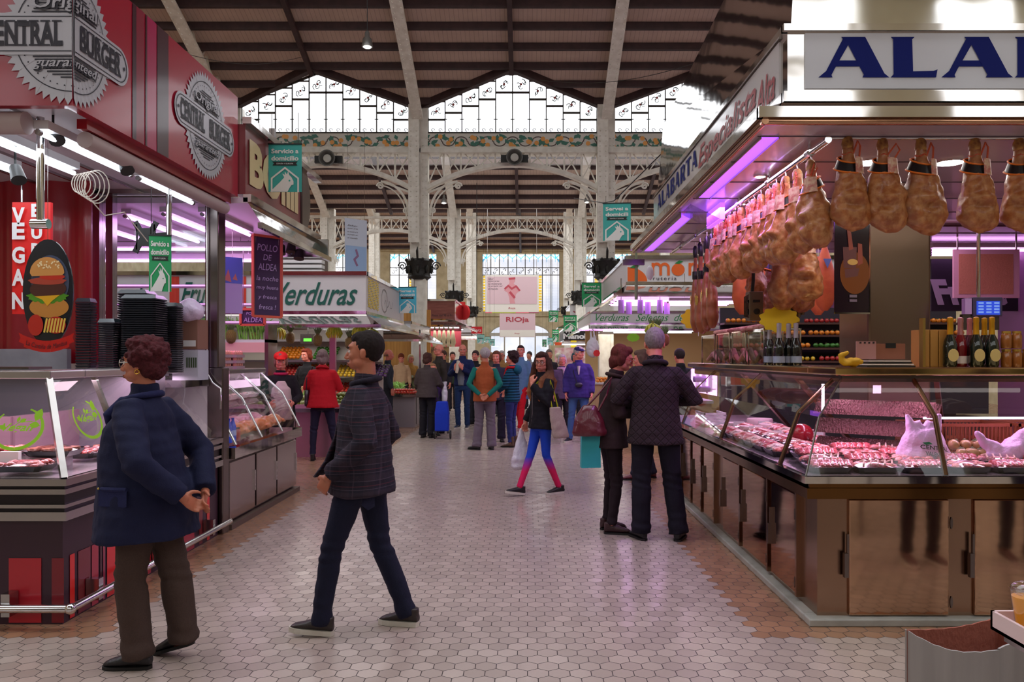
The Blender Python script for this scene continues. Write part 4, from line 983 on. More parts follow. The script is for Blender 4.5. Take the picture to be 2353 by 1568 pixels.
t = thing('red_jar', 'red jar beside the blue bottles in the poultry counter', 'jar', (-2.78,7.56,.76)); MB().lathe([(.035,0),(.04,.02),(.04,.09),(.03,.11)],14,(-2.78,7.56,.76)).build('jar', M('red_jar_glass',(176,24,36),.2,coat=.5), t, smooth=True); MB().lathe([(.033,.11),(.033,.125),(.002,.126)],14,(-2.78,7.56,.76)).build('lid', STEEL, t)
# chalkboards, posters
CHALK = M('chalk_lilac', (196,176,224), .8); SLATE = M('slate_violet', (66,46,84), .6); FRO = M('orange_frame', (214,96,70), .5)
def board(o, u, w, h, label, lines, fm=FRO, sl=SLATE, tm=CHALK, name='chalkboard', cat='chalkboard', cords=None):
    f = plane_map(o, u, (0,0,1)); t = thing(name, label, cat, o)
    MB().prism([(-w/2,-h/2),(w/2,-h/2),(w/2,h/2),(-w/2,h/2)], f, -.015, 0).build('slate', sl, t)
    m = MB()
    for a, b in (((-w/2,-h/2),(w/2,-h/2)),((w/2,-h/2),(w/2,h/2)),((w/2,h/2),(-w/2,h/2)),((-w/2,h/2),(-w/2,-h/2))): m.bar(f(*a,.004), f(*b,.004), .025, .025)
    m.build('frame', fm, t)
    for s, v, lw, lh in lines: lettering(s, lambda a,b,d,v=v: f(a,b+v,d), 1, tm, t, d=.006, fit=(lw,lh), shear=.15)
    if cords: 
        m = MB()
        for s in (-1,1): q = f(s*w*.4,h/2,0); m.cyl(q, (q[0],q[1],cords), .004, 5)
        m.build('hanging_chain', STEEL, t)
    return t
Y = 8.3; board((wx(614,Y),Y,wz(636,Y)), (.62,.78,0), .34, .84, 'tall narrow chalkboard in orange frame hanging at the poultry stall corner', [('POLLO',.3,.24,.07),('DE',.2,.1,.06),('ALDEA',.1,.22,.07),('la noche',-.02,.26,.05),('muy buena',-.12,.26,.05),('y fresca',-.22,.22,.05),('fresca !',-.32,.2,.05)], cords=2.74)
Y = 8.6; board((wx(581,Y),Y,wz(729,Y)), (1,0,0), .26, .17, 'small chalkboard in orange frame under the tall one', [('POLLO',.04,.14,.03),('ALDEA',-.03,.2,.05)], cords=2.74)
t = thing('steel_pole', 'dull purple post standing under the tall chalkboard', 'pole', (wx(632,9.0),9.0,0)); x_ = wx(629,9.0); MB().box(x_-.03,x_+.03,8.97,9.03,1.43,2.72).build('shaft', DSTEEL, t); t.location = (x_,9.0,1.43)
f = plane_map((wx(534,7.9),7.9,wz(656,7.9)), (.8,.6,0), (0,0,1)); t = thing('hanging_poster', 'blue and lilac seaside poster hanging beside the grey pillar', 'poster', (wx(534,7.9),7.9,wz(656,7.9)))
MB().prism([(-.1,-.28),(.1,-.28),(.1,.28),(-.1,.28)], f, -.004, 0).build('sheet', M('lilac_print',(190,164,226),.5), t)
flat('sky_print', [[(-.1,.02),(.1,.02),(.1,.28),(-.1,.28)]], f, M('blue_print',(96,110,216),.5), t, .002); flat('bunting_print', [[(-.08,.05),(-.04,.16),(-.01,.03)],[(0,.06),(.03,.12),(.05,.05)]], f, M('orange_print',(206,120,120),.5), t, .003)
MB().cyl(f(0,.28,0), (f(0,.28,0)[0],7.9,2.85), .003, 4).build('hanging_wire', STEEL, t)
for k, (px, py) in enumerate(((648,573),(672,570),(690,585))):
    Y = 9.2; x, z = wx(px,Y), wz(py,Y); t = thing('spotlight', 'black spotlight under the poultry eave, %s from the chalkboard' % ORD[k], 'spotlight', (x,Y,z)); MB().cyl((x,Y-.03,z+.04),(x,Y-.06,z-.06),.045,12,.06).build('lamp_head', BLACK, t, smooth=True); MB().box(x-.01,x+.01,Y-.04,Y-.02,z+.03,2.74).build('bracket', BLACK, t)
m = MB()
for k in range(3): m.cyl((-6,8.9+.1*k,2.35-.2*k),(-2.85,8.9+.1*k,2.35-.2*k),.02,8)
tag(m.build('hanging_rail', M('lilac_rail',(214,190,220),.3,.6)), 'three horizontal steel hanging rails across the poultry stall', 'rail')
rr = random.Random(4)
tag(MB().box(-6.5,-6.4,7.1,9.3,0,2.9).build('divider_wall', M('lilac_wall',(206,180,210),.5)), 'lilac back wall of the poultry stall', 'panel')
# delivery banners
def banner(px0, px1, py0, py1, Y, col, lines, label, rot=0.0, cord=.15):
    if 28.6 < Y < 33: cord = 7.8+.35*(33-Y)-wz(py0,Y)
    x, z = wx((px0+px1)/2,Y), wz((py0+py1)/2,Y); w = (px1-px0)*Y/FPX/max(.5,math.cos(rot)); h = (py1-py0)*Y/FPX
    u = (math.cos(rot), math.sin(rot), 0); f = plane_map((x,Y,z), u, (0,0,1)); t = thing('delivery_banner', label, 'banner', (x,Y,z-h/2))
    MB().prism([(-w/2,-h/2),(w/2,-h/2),(w/2,h/2),(-w/2,h/2)], f, -.008, 0).build('cloth', M('banner_%d_%d_%d'%col, col, .6), t)
    LT = M('pale_banner_print', (216,214,210), .6)
    lettering(lines[0], lambda a,b,d: f(a,b+h*.35,d), 1, LT, t, d=.004, fit=(w*.82,h*.1), offset=.03)
    lettering(lines[1], lambda a,b,d: f(a,b+h*.2,d), 1, LT, t, d=.004, fit=(w*.82,h*.1), offset=.03)
    rb_ = flat('ribbon_print', [[(-w*.38,h*.05),(w*.38,h*.05),(w*.33,h*.09),(w*.38,h*.13),(-w*.38,h*.13),(-w*.33,h*.09)]], f, M('black_ribbon',(24,24,24),.6), t, .004)
    lettering('ESPAÑA Y EUROPA', lambda a,b,d: f(a,b+h*.09,d), 1, LT, t, d=.006, fit=(w*.5,h*.035))
    P = [(-.4,-.5),(-.4,-.22),(0,.0),(.4,-.22),(.4,-.5)]
    flat('house_print', stroke([(a*w,b*h) for a,b in P], .05*w), f, LT, t, .004)
    cock = [(-.45,-.5),(-.15,-.3),(-.02,-.2),(-.08,-.12),(0,-.15),(.0,-.08),(.06,-.14),(.1,-.07),(.13,-.15),(.2,-.2),(.26,-.28),(.26,-.35),(.2,-.36),(.14,-.42),(.08,-.5)]
    flat('rooster_print', [[(a*w,b*h) for a,b in cock]], f, LT, t, .005); flat('eye_print', [circ(.14*w,-.27*h,.03*w,n=8)], f, M('banner_%d_%d_%d'%col, col), t, .007)
    MB().bar(f(-w*.52,h/2,0), f(w*.52,h/2,0), .012, .012).build('top_rod', BLACK, t)
    m = MB()
    for s in (-1,1): q = Vector(f(s*w*.4,h/2,0)); m.cyl(q, q+Vector((0,0,cord)), .003, 4)
    m.build('cord', BLACK, t); return t
TEAL, GREEN, SKYB = (54,158,150), (24,146,84), (72,170,196)
SV, SE = ('Servicio a','domicilio'), ('Servei a','domicili')
banner(617,693,331,441, 7.6, TEAL, SV, 'large teal delivery banner hanging above the poultry stall sign', cord=.3)
banner(1386,1449,467,553, 11.5, TEAL, SE, 'large teal delivery banner hanging by the right iron column', -.1, cord=.1)
tag(MB().tube([(wx(1386,11.5),11.55,wz(465,11.5)),(1.2,11,wz(462,11)),(1.62,9.4,4.0)], .008, 5).tube([(wx(1386,11.5),11.55,wz(465,11.5)),(wx(1386,11.5)+.2,22.1,6.0)], .008, 5).build('wire', BLACK), 'black wire from the right iron column to the ham stall, holding the teal banner', 'wire')
banner(345,391,541,670, 6.2, GREEN, SV, 'green delivery banner hanging behind the black screen bracket', .25, cord=.4)
banner(915,957,660,720, 15.6, SKYB, SE, 'sky blue delivery banner at the corner of the greengrocer sign', -.12)
banner(1337,1382,650,705, 17.0, GREEN, SE, 'bright green delivery banner hanging left of the orange fruit sign')
for k, (a, b, c, d, Y, col, tx, lb) in enumerate(((1295,1325,725,762,28.7,GREEN,SE,'green delivery banner above the black Manoli sign'),(1261,1283,714,740,32.9,GREEN,SE,'small green delivery banner on the end wall, right of the long banners'),(1269,1284,758,786,30,GREEN,SV,'small green delivery banner beside the street door'),
    (1096,1113,769,790,28.7,(120,206,196),SE,'pale teal delivery banner left of the street door'),(1115,1125,774,788,32.6,(120,206,196),SE,'tiny pale teal delivery banner, middle of three left of the door'),(1125,1137,780,795,30,(120,206,196),SE,'tiny pale teal delivery banner nearest the door on its left'),(1258,1271,777,794,32,(120,206,196),SE,'pale teal delivery banner right of the street door'),(1246,1256,781,798,32.8,GREEN,SE,'tiny green delivery banner over the door edge'))):
    banner(a,b,c,d,Y,col,tx,lb, cord=.6)

# long festival banners over the aisle
Yp = 40.0; f = plane_map((wx(1176,Yp),Yp,0),(1,0,0),(0,0,1)); hw = 62*Yp/FPX
PINKP = M('pink_poster', (208,176,182), .7); CREAMP = M('cream_poster', (222,214,204), .7); REDP = M('red_figure', (178,66,80), .7); GREYT = M('grey_text', (90,80,84), .7)
t = thing('wall_banner', 'big pale pink banner with a red costumed figure over the street door', 'banner', (wx(1176,Yp),Yp,wz(718,Yp)))
MB().box(wx(1115,Yp),wx(1238,Yp),Yp,Yp+.03,wz(718,Yp),wz(632,Yp)).build('cloth', CREAMP, t)
R4 = lambda a,b,c,d: [[(wx(a,Yp)-wx(1176,Yp),wz(d,Yp)),(wx(b,Yp)-wx(1176,Yp),wz(d,Yp)),(wx(b,Yp)-wx(1176,Yp),wz(c,Yp)),(wx(a,Yp)-wx(1176,Yp),wz(c,Yp))]]
flat('pink_print', R4(1119,1234,636,699), f, PINKP, t, .01)
for a, b, c in ((1115,1130,(222,90,110)),(1130,1185,(176,176,70)),(1185,1215,(226,110,124)),(1215,1238,(150,50,80))): flat('stripe_print', R4(a,b,717.5,720), f, M('sp%d'%a,c,.7), t, .01)
px = lambda a,b: (wx(a,Yp)-wx(1176,Yp), wz(b,Yp))
flat('figure_print', [[px(*q) for q in ((1170,642),(1182,640),(1184,646),(1180,652),(1188,658),(1196,668),(1190,672),(1186,676),(1182,690),(1184,698),(1172,698),(1170,684),(1166,672),(1158,668),(1166,658),(1171,650))]], f, M('blush_figure',(206,140,146),.7), t, .014)
flat('figure_print', stroke([px(1160,664),px(1168,657),px(1176,664),px(1186,658),px(1194,668)], .09)+stroke([px(1172,672),px(1182,684)], .12)+stroke([px(1170,641),px(1183,640)], .1), f, REDP, t, .018)
for i, s in enumerate(('Saber','quien eres','es mostrarle','tu propio ser','al mundo.')): lettering(s, lambda a,b,d,i=i: f(a+px(1121+len(s)*1.35,0)[0], b+px(0,641+i*5.7)[1], d), 1, GREYT, t, d=.015, fit=(len(s)*2.6*Yp/FPX,.1), shear=.3)
lettering('Rioja', lambda a,b,d: f(a+px(1176,0)[0], b+px(0,709)[1], d), 1, REDP, t, d=.015, fit=(.35,.12), shear=.2)
m = MB()
for a in (1120,1233): m.cyl((wx(a,Yp),Yp,wz(632,Yp)),(wx(a,Yp),Yp,9.6),.01,5)
m.build('hanging_wire', STEEL, t)
t = thing('wall_banner', 'smaller pink banner reading RIOJA right above the street door', 'banner', (wx(1188,Yp),Yp,wz(775,Yp)))
MB().box(wx(1148,Yp),wx(1230,Yp),Yp,Yp+.03,wz(775,Yp),wz(721,Yp)).build('cloth', PINKP, t)
lettering('RIOja', lambda a,b,d: f(a+px(1189,0)[0], b+px(0,736)[1], d), 1, M('rioja_red',(170,56,70),.7), t, d=.01, fit=(1.15,.32), offset=.02)
flat('cream_print', R4(1149,1229,759,774), f, CREAMP, t, .006); lettering('Rioja', lambda a,b,d: f(a+px(1188,0)[0], b+px(0,767)[1], d), 1, REDP, t, d=.012, fit=(.25,.09), shear=.2)
m = MB()
for a in (1152,1226): m.cyl((wx(a,Yp),Yp+.015,wz(721,Yp)),(wx(a,Yp),Yp+.015,wz(715,Yp)),.01,5)
m.build('hanging_wire', STEEL, t)
Yq = 20.5; u = (.75,.66,0); o = (wx(818,Yq),Yq,wz(566,Yq)); f = plane_map(o,u,(0,0,1))
t = thing('hanging_banner', 'white blue-tinted banner hanging sideways from the roof over the left stalls', 'banner', o)
MB().prism([(-.32,-.7),(.32,-.7),(.32,.7),(-.32,.7)], f, -.01, 0).build('cloth', M('pale_blue_cloth',(206,214,232),.6), t)
flat('blue_print', [[(-.3,-.68),(.3,-.68),(.3,.0),(-.3,-.0)]], f, M('soft_blue_print',(160,190,232),.6), t, .004); flat('figure_print', stroke([(0,-.1),(.05,-.25),(-.05,-.35),(.03,-.5)], .06), f, M('mauve_figure',(150,110,150),.6), t, .008)
for i in range(5): lettering(('Saber','quien eres','es mostrarle','tu propio ser','al mundo.')[i], lambda a,b,d,i=i: f(a-.1,b+.52-.08*i,d), 1, GREYT, t, d=.01, fit=(.3,.04), shear=.3)
m = MB()
for s in (-1,1): q = Vector(f(s*.25,.7,0)); m.cyl(q, q+Vector((0,0,2.6)), .004, 4)
m.build('hanging_wire', STEEL, t)
# ================================================================ GREENGROCER AND FURTHER STALLS, LEFT
DKGREEN = M('dark_green_script', (14,92,78), .4)
def canopy(name, label, xin, xout, y0, y1, zb, zt, lip_z, lip, sgn, board=WHITEP, side=WHITEP, trim=MIRROR, ceil=None):
    """sign box with a sloping mirrored eave; the aisle side is at xin. sgn=-1 : body extends to the left"""
    c = thing(name, label, 'canopy', (xin, y0, zb)); s = sgn
    a, b = sorted((xin, xout))
    MB().box(a, b, y0, y0+.06, zb, zt).build('sign_board', board, c)
    MB().box(*sorted((xin, xin+s*.06)), y0+.06, y1, zb, zt).build('side_board', side, c)
    MB().box(*sorted((xin-s*.02, xout)), y0-.03, y0+.1, zt, zt+.06).box(*sorted((xin-s*.02, xin+s*.1)), y0, y1, zt, zt+.06).box(*sorted((xin-s*.01, xout)), y0-.02, y0+.04, zb-.05, zb).box(*sorted((xin-s*.01, xin+s*.04)), y0, y1, zb-.05, zb).build('trim', trim, c)
    xi = xin-s*lip; yi = y0-lip
    MB().add([(xin,y0,zb-.04),(xout,y0,zb-.04),(xout,yi,lip_z),(xi,yi,lip_z),(xin,y1,zb-.04),(xi,y1+lip,lip_z),(xout,yi,lip_z-.02),(xi,yi,lip_z-.02),(xi,y1+lip,lip_z-.02)], [(0,1,2,3),(0,3,5,4),(3,2,6,7),(5,3,7,8)]).build('eave', trim, c)
    MB().box(*sorted((xi, xout)), yi-.02, yi+.03, lip_z-.05, lip_z).box(*sorted((xi-s*.02, xi+s*.03)), yi, y1+lip, lip_z-.05, lip_z).build('eave_lip', trim, c)
    MB().box(*sorted((xin+s*.03, xout)), y0+.06, y1, zb+.1, zb+.13).build('ceiling_panel', ceil or WHITEP, c)
    return c
g1 = canopy('greengrocer_canopy', 'white greengrocer sign canopy in green script lettering with mirrored eave', X2-.03, -7.2, 12.4, 16.2, 2.28, 2.84, 2.06, .26, -1)
f = front(0, 12.4, 0)
for s, a, b in (('do',302,345),('Frutas',415,520),('Verduras',632,822)):
    k = 12.4/FPX; lettering(s, lambda p,q,d,a=a,b=b: f(p+wx((a+b)/2,12.4), q+2.55, d), 1, DKGREEN, g1, d=.01, fit=((b-a)*k,.36 if s != 'do' else .2), shear=.45, offset=.012)
flat('red_panel', [[(wx(390,12.4),2.3),(wx(412,12.4),2.3),(wx(412,12.4),2.82),(wx(390,12.4),2.82)],[(wx(548,12.4),2.3),(wx(566,12.4),2.3),(wx(566,12.4),2.82),(wx(548,12.4),2.82)]], f, M('red_sign_panel',(214,62,44),.4), g1, .008)
sl = side_l(X2-.03, 0, 0); rr = random.Random(8)
flat('yellow_wave_print', [q for k in range(14) for q in stroke([(12.55+.9*i/10, 2.36+.034*k+.016*math.sin(i*1.9+k)) for i in range(11)], .022)], sl, M('yellow_wave',(226,200,70),.4), g1, .006)
flat('script_print', stroke([(14.0+.3*math.cos(t), 2.55+.2*math.sin(t)) for t in [i*.4 for i in range(15)]], .014)+stroke([(14.0+.12*i, 2.5+.08*math.sin(i*2)) for i in range(8)], .012), sl, M('grey_script',(120,112,112),.5), g1, .006)
MB and tag(MB().box(-5.0,-3.4,13.0,13.5,2.92,3.25).build('storage_box', M('olive_grey_box',(116,104,96),.7)), 'grey-brown box lying on top of the greengrocer canopy', 'box')
for k in range(4): tag(MB().box(-4.05+.0*k,-3.3,12.7,12.9,2.91+.08*k,2.96+.08*k).build('wooden_lath', WHT), 'white lath in the small pile on the greengrocer canopy, %s from the bottom' % ORD[k], 'lath', 'white laths on the canopy')
for k, (x, y) in enumerate(((-3.2,13.0),(-4.2,13.0),(-5.4,13.0),(-3.0,14.6))): tube_lamp((x-.5,y,2.3),(x+.4,y,2.3), TUBEW, 'white tube lamp under the greengrocer canopy, %s from the aisle' % ORD[k])
tube_lamp((-3.2,15.8,2.3),(-2.7,12.8,2.3), TUBEW, 'white tube lamp running along the aisle side of the greengrocer canopy')
area('greengrocer_light', (-4.2,13.6,2.25), (3.2,2.0), 60, (1,.95,.88))
def post(x, Y, z0, z1, label, mat=STEEL, w=.05): t = thing('steel_post', label, 'post', (x,Y,z0)); MB().box(x-w/2,x+w/2,Y-w/2,Y+w/2,z0,z1).build('shaft', mat, t); return t
post(wx(765,12.6),12.6,0,2.3,'pinkish steel post of the greengrocer stall behind the red coat', M('pink_steel',(190,120,150),.35,.6), .09)
post(wx(820,15.6),15.6,0,2.3,'steel post at the rear aisle corner of the greengrocer stall', STEEL, .08)
tb_ = thing('produce_table', 'greengrocer table with pink-white panels carrying green fruit', 'table', (-3.6,12.6,0))
MB().box(-5.4,X2-.0,12.25,13.35,.70,.76).build('top', STEEL, tb_)
MB().box(-5.3,-3.62,12.3,13.2,0,.70).build('front_panel', M('rose_panel',(206,160,184),.35,noisy=(1.2,(226,190,210))), tb_); MB().box(-3.6,X2-.1,12.32,13.2,0,.70).build('front_panel', M('rose_steel',(196,140,164),.25,.7), tb_)
tb2 = MB().box(-5.4,X2-.02,12.28,12.32,.76,.82).build('edge_rail', M('pink_edge',(214,150,180),.3,.5), tb_)
FR = {'persimmon': ((122,132,62),(.042,.042,.034)), 'lemon': ((232,190,50),(.034,.034,.034)), 'orange': ((236,142,36),(.04,.04,.038)), 'tomato': ((208,62,40),(.038,.038,.032)), 'apple': ((190,50,50),(.038,.038,.036)), 'potato': ((196,160,112),(.045,.034,.034)),
      'artichoke': ((132,136,66),(.045,.045,.05)), 'green_pepper': ((66,130,46),(.05,.035,.035)), 'aubergine': ((84,50,100),(.06,.035,.035))}
_FP = {}
def fruit(kind, loc, label, group):
    if kind not in _FP:
        col, r = FR[kind]; rz = random.Random(kind.__len__())
        o = MB().ell((0,0,0), r, 12, 8).build(kind, M(kind+'_skin', col, .35, noisy=(14,tuple(max(0,c-36) for c in col)), coat=.3), smooth=True); o.location = loc; tag(o, label, kind.replace('_',' '), group)
        st = MB().lathe([(r[0]*.45,r[2]*.93),(r[0]*.2,r[2]*1.02),(.003,r[2]*1.25)], 8).build('stem', M('stem_green',(80,84,40),.6), o, local=True); _FP[kind] = o; return o
    return copy_tree(_FP[kind], loc=loc, label=label, group=group, rot=(random.uniform(-.5,.5),random.uniform(-.5,.5),random.uniform(0,6)))
def heap(kind, x0, x1, y0, y1, z, nx, ny, nz, where, slope=0.0):
    grp = kind.replace('_',' ')+'s '+where
    for k in range(nz):
        for i in range(nx-k):
            for j in range(ny-k):
                if nz > 1 and k == 0 and 0 < i < nx-1 and 0 < j < ny-1 and j > 1: continue
                x = x0+(x1-x0)*(i+.5+k*.5)/nx+random.uniform(-.006,.006); y = y0+(y1-y0)*(j+.5+k*.5)/ny+random.uniform(-.006,.006)
                fruit(kind, (x,y,z+FR[kind][1][2]+k*FR[kind][1][2]*1.5+slope*(y-y0)), '%s %s' % ({'persimmon':'green-brown persimmon','lemon':'yellow lemon','orange':'orange fruit','tomato':'red tomato','apple':'red apple','potato':'brown potato','artichoke':'dull green artichoke','green_pepper':'green pepper','aubergine':'dark aubergine'}[kind], where), grp)
heap('persimmon', -3.15, X2-.05, 12.42, 13.1, .77, 8, 7, 4, 'heaped on the corner of the greengrocer table')
heap('artichoke', -4.25, -3.5, 12.42, 12.95, .77, 8, 5, 2, 'heaped on the greengrocer table left of the red coat')
def stalks(x0, x1, Y, z, n, h, col, label, name='leek', spread=.05, lean=.15, group=None):
    rr = random.Random(n); p = None
    for k in range(n):
        x = x0+(x1-x0)*k/max(1,n-1)
        if p is None:
            m = MB().tube([(0,0,0),(.01,0,h*.5),(.04,.02,h)], [.014,.013,.004], 7); 
            for s in (-1,1): m.tube([(0,0,h*.4),(s*.04,0,h*.75),(s*.09,-.03,h*.9)], [.012,.012,.003], 6)
            p = m.build(name, M(name+'_green', col, .5, noisy=(10,tuple(min(255,c+50) for c in col))), smooth=True); tag(p, label, name, group); p.location = (x,Y,z)
        else: copy_tree(p, loc=(x,Y+rr.uniform(-spread,spread),z+rr.uniform(-.02,.02)), rot=(rr.uniform(-.1,.3),rr.uniform(-lean,lean),rr.uniform(0,6)), label=label)
shelf = thing('leek_shelf', 'steel shelf with upright leeks behind the poultry counter', 'shelf', (-4.4,11.2,0)); MB().box(-4.75,-3.6,11.0,11.4,1.76,1.80).build('board', WHITEP, shelf); MB().box(-4.75,-4.7,11.0,11.4,0,2.06).box(-3.65,-3.6,11.0,11.4,0,2.06).build('upright', STEEL, shelf)
MB().box(-4.7,-3.65,10.99,11.0,1.62,1.76).build('front_strip', M('pink_strip',(232,170,170),.4), shelf)
stalks(-4.7,-3.7,11.2,1.8,34,.32,(96,140,40),'upright leek on the shelf behind the poultry counter', group='leeks on the shelf')
stalks(-4.2,-3.45,12.9,.84,26,.24,(110,140,56),'green vegetable stalk lying on the greengrocer table', 'vegetable_stalk', .1, 1.2, group='vegetable stalks on the table')
def bananas(X, Y, Z, label, col=(222,196,50), n=8, top=2.2):
    Z -= .13; t = thing('banana_bunch', label, 'bananas', (X,Y,Z)); mt = M('banana_%d'%col[0], col, .4, noisy=(9,(150,170,40)))
    for k in range(n):
        a = -1.5+3.0*k/(n-1); m = MB(); pts = [(X+.02*math.sin(a),Y,Z+.12),(X+.09*math.sin(a),Y-.06*math.cos(a),Z+.07),(X+.115*math.sin(a),Y-.09*math.cos(a),Z),(X+.09*math.sin(a),Y-.08*math.cos(a),Z-.07)]
        m.tube(pts,[.008,.02,.022,.006],8).build('banana', mt, t, smooth=True)
    MB().cyl((X,Y,Z+.1),(X,Y,Z+.16),.02,8).build('stem', M('banana_stem',(120,110,50),.6), t); MB().cyl((X,Y,Z+.15),(X,Y,top),.003,4).build('cord', WHT, t)
YB = 12.32
bananas(wx(640,12.6),12.6,wz(752,12.6),'orange-yellow banana bunch hanging right of the tall chalkboard',(222,170,40),7)
bananas(wx(768,YB),YB,wz(748,YB),'large yellow-green banana bunch hanging above the red coat',(212,186,44),9)
bananas(wx(826,YB),YB,wz(748,YB),'bright yellow banana bunch hanging above the young man',(226,222,56),7)
bananas(wx(854,YB+.3),YB+.3,wz(755,YB+.3),'green-yellow banana bunch hanging at the greengrocer corner',(196,206,60),7)
_pine = {}
def pineapple(loc, label, top=None, group=None, col=(170,130,60)):
    key = col; loc = (loc[0],loc[1],loc[2]-.07)
    if key not in _pine:
        t = thing('pineapple', label, 'pineapple', loc, 0, group)
        m = MB(); m.lathe([(.03,0),(.06,.03),(.072,.09),(.066,.15),(.03,.19)], 16)
        def dm(nt, b):
            g = G(nt); P, x, y, z = g.xyz(); a = g.m('ARCTAN2', y, x); s1 = g.m('SINE', g.m('ADD', g.m('MULTIPLY', a, 8), g.m('MULTIPLY', z, 180))); s2 = g.m('SINE', g.m('SUBTRACT', g.m('MULTIPLY', a, 8), g.m('MULTIPLY', z, 180)))
            h = g.m('MULTIPLY', g.m('ABSOLUTE', s1), g.m('ABSOLUTE', s2)); nt.links.new(g.mixc(h, S2(tuple(c//2 for c in col)), S2(col)), b.inputs['Base Color']); g.bump(h, .8, .01, b)
        m.build('fruit', graph('pineapple_skin_%d'%col[0], dm), t, local=True, smooth=True)
        l = MB(); 
        for k in range(16): a = k*2.4; r = .02+.05*(1-k/20); l.tube([(.012*math.cos(a),.012*math.sin(a),.18),(r*math.cos(a)*.7,r*math.sin(a)*.7,.24),(r*math.cos(a)*1.1,r*math.sin(a)*1.1,.27+.06*k/16)], [.012,.011,.001], 5)
        l.build('leaf_crown', M('pine_leaf',(96,112,72),.6), t, local=True); MB().cyl((0,0,.3),(0,0,.5),.003,4).build('cord', WHT, t, local=True); _pine[key] = t; return t
    return copy_tree(_pine[key], loc=loc, label=label, group=group)
for (px_, py, Y, lb) in ((531,778,11.0,'pineapple hanging beside the grey pillar'),(584,783,11.6,'pineapple hanging below the small chalkboard'),(667,780,12.5,'pineapple hanging behind the pink string, left of the post'),(730,785,12.3,'pineapple hanging left of the pinkish post'),(803,792,12.3,'pineapple hanging between the banana bunches'),(828,772,12.8,'pineapple hanging behind the bright banana bunch'),(845,770,12.9,'pineapple with high crown at the greengrocer corner')):
    pineapple((wx(px_,Y),Y,wz(py,Y)), lb)
# back wall of greengrocer with crates
cr = thing('crate_shelf', 'tilted shelving with fruit crates at the back of the greengrocer stall', 'shelf', (-4.0,15.6,0))
for k, z in enumerate((.8,1.15,1.5,1.9)): MB().box(-7,-2.9,15.4,15.9,z-.04,z).build('shelf_board', STEEL, cr)
MB().box(-7,-2.9,15.9,15.95,0,2.1).build('back_board', M('pale_back_board',(206,196,186),.6), cr)
for x0_, kd, z in ((-3.75,'lemon',1.15),(-3.2,'aubergine',1.15),(-4.4,'orange',1.15),(-4.9,'apple',1.15),(-3.75,'tomato',.8),(-4.4,'green_pepper',.8),(-4.9,'orange',1.5),(-4.2,'green_pepper',1.5),(-3.5,'apple',1.5)):
    heap(kd, x0_, x0_+.46, 15.42, 15.85, z, 6, 5, 1, 'in the shelf crate %s from the aisle at height %.2f' % (kd, z) if False else 'on the %s shelf of the greengrocer%s' % ({.8:'low',1.15:'middle',1.5:'high'}[z], ', far left' if x0_ < -4.5 else ''), .5)
t = thing('scale', 'hanging green-lit shop scale at the greengrocer stall', 'scale', (wx(712,14),14,1.8)); MB().box(wx(690,14),wx(722,14),14,14.12,wz(790,14),wz(768,14)).build('body', DSTEEL, t); flat('display', [[(wx(698,14),wz(785,14)),(wx(716,14),wz(785,14)),(wx(716,14),wz(778,14)),(wx(698,14),wz(778,14))]], front(0,14,0), M('green_led',(90,230,60),.4,emit=1.0), t, .01); MB().cyl((wx(706,14),14.05,wz(768,14)),(wx(706,14),14.05,2.3),.01,6).build('bracket', STEEL, t)
# pink string and red cap are with the people; second produce stand
st2 = thing('produce_stand', 'low grey cabinet with sloping green vegetables past the greengrocer', 'counter', (-3.0,17.8,0))
MB().box(-5.2,wx(972,19.0),17.6,20.4,0,.68).build('cabinet', M('grey_cabinet',(148,142,146),.4,.3), st2); MB().box(-5.2,wx(972,19.0)+.05,17.5,20.45,.68,.73).build('top', STEEL, st2)
for k in range(3): MB().box(wx(972,19.0),wx(972,19.0)+.012,17.8+.85*k,17.82+.85*k+.0,.05,.65).build('door_gap', DSTEEL, st2)
stalks(-4.4,-3.75,18.0,.74,40,.22,(70,130,40),'leafy green bunch on the low produce stand', 'green_bunch', .25, 1.0, group='leafy bunches on the stand')
stalks(-3.7,-2.85,18.2,.76,60,.24,(110,160,56),'light green bean bunch on the low produce stand', 'bean_bunch', .3, 1.0, group='bean bunches on the stand')
heap('tomato', -3.25, -2.5, 17.55, 18.0, .74, 12, 6, 2, 'at the near edge of the low produce stand')
s2c = canopy('produce_canopy', 'low mirrored eave with a white tube over the low produce stand', -2.6, -6.2, 17.6, 21.0, 2.2, 2.3, 1.95, .3, -1, STEEL, STEEL)
for k in range(2): tube_lamp((-6,17.5+1.2*k,1.98),(-2.7,17.5+1.2*k,1.98), TUBEW, 'long white tube under the low produce eave, %s' % ['front','rear'][k])
area('produce_light', (-4.2,18.6,1.95), (3,2), 35, (1,.97,.92))
post(wx(965,18.5),18.5,0,2.2,'thin steel post at the corner of the low produce stand', CHROME, .04)
WOODO = M('honey_wood', (206,150,72), .5, noisy=(3,(186,126,54),5,(6,6,.4)))
tag(MB().box(-6.2,wx(990,22.5),22.4,22.5,0,2.9).build('wood_panel', WOODO), 'honey-coloured wood board wall behind the low produce stand', 'panel')
heap('green_pepper', -3.9, -3.3, 20.9, 21.2, 1.1, 8, 4, 2, 'on the far shelf beyond the young man')
tag(MB().box(-4.2,-3.0,20.8,21.3,1.02,1.08).box(-4.2,-3.0,21.2,21.3,0,1.02).build('wall_shelf', STEEL), 'shelf of green peppers on the wood wall', 'shelf')
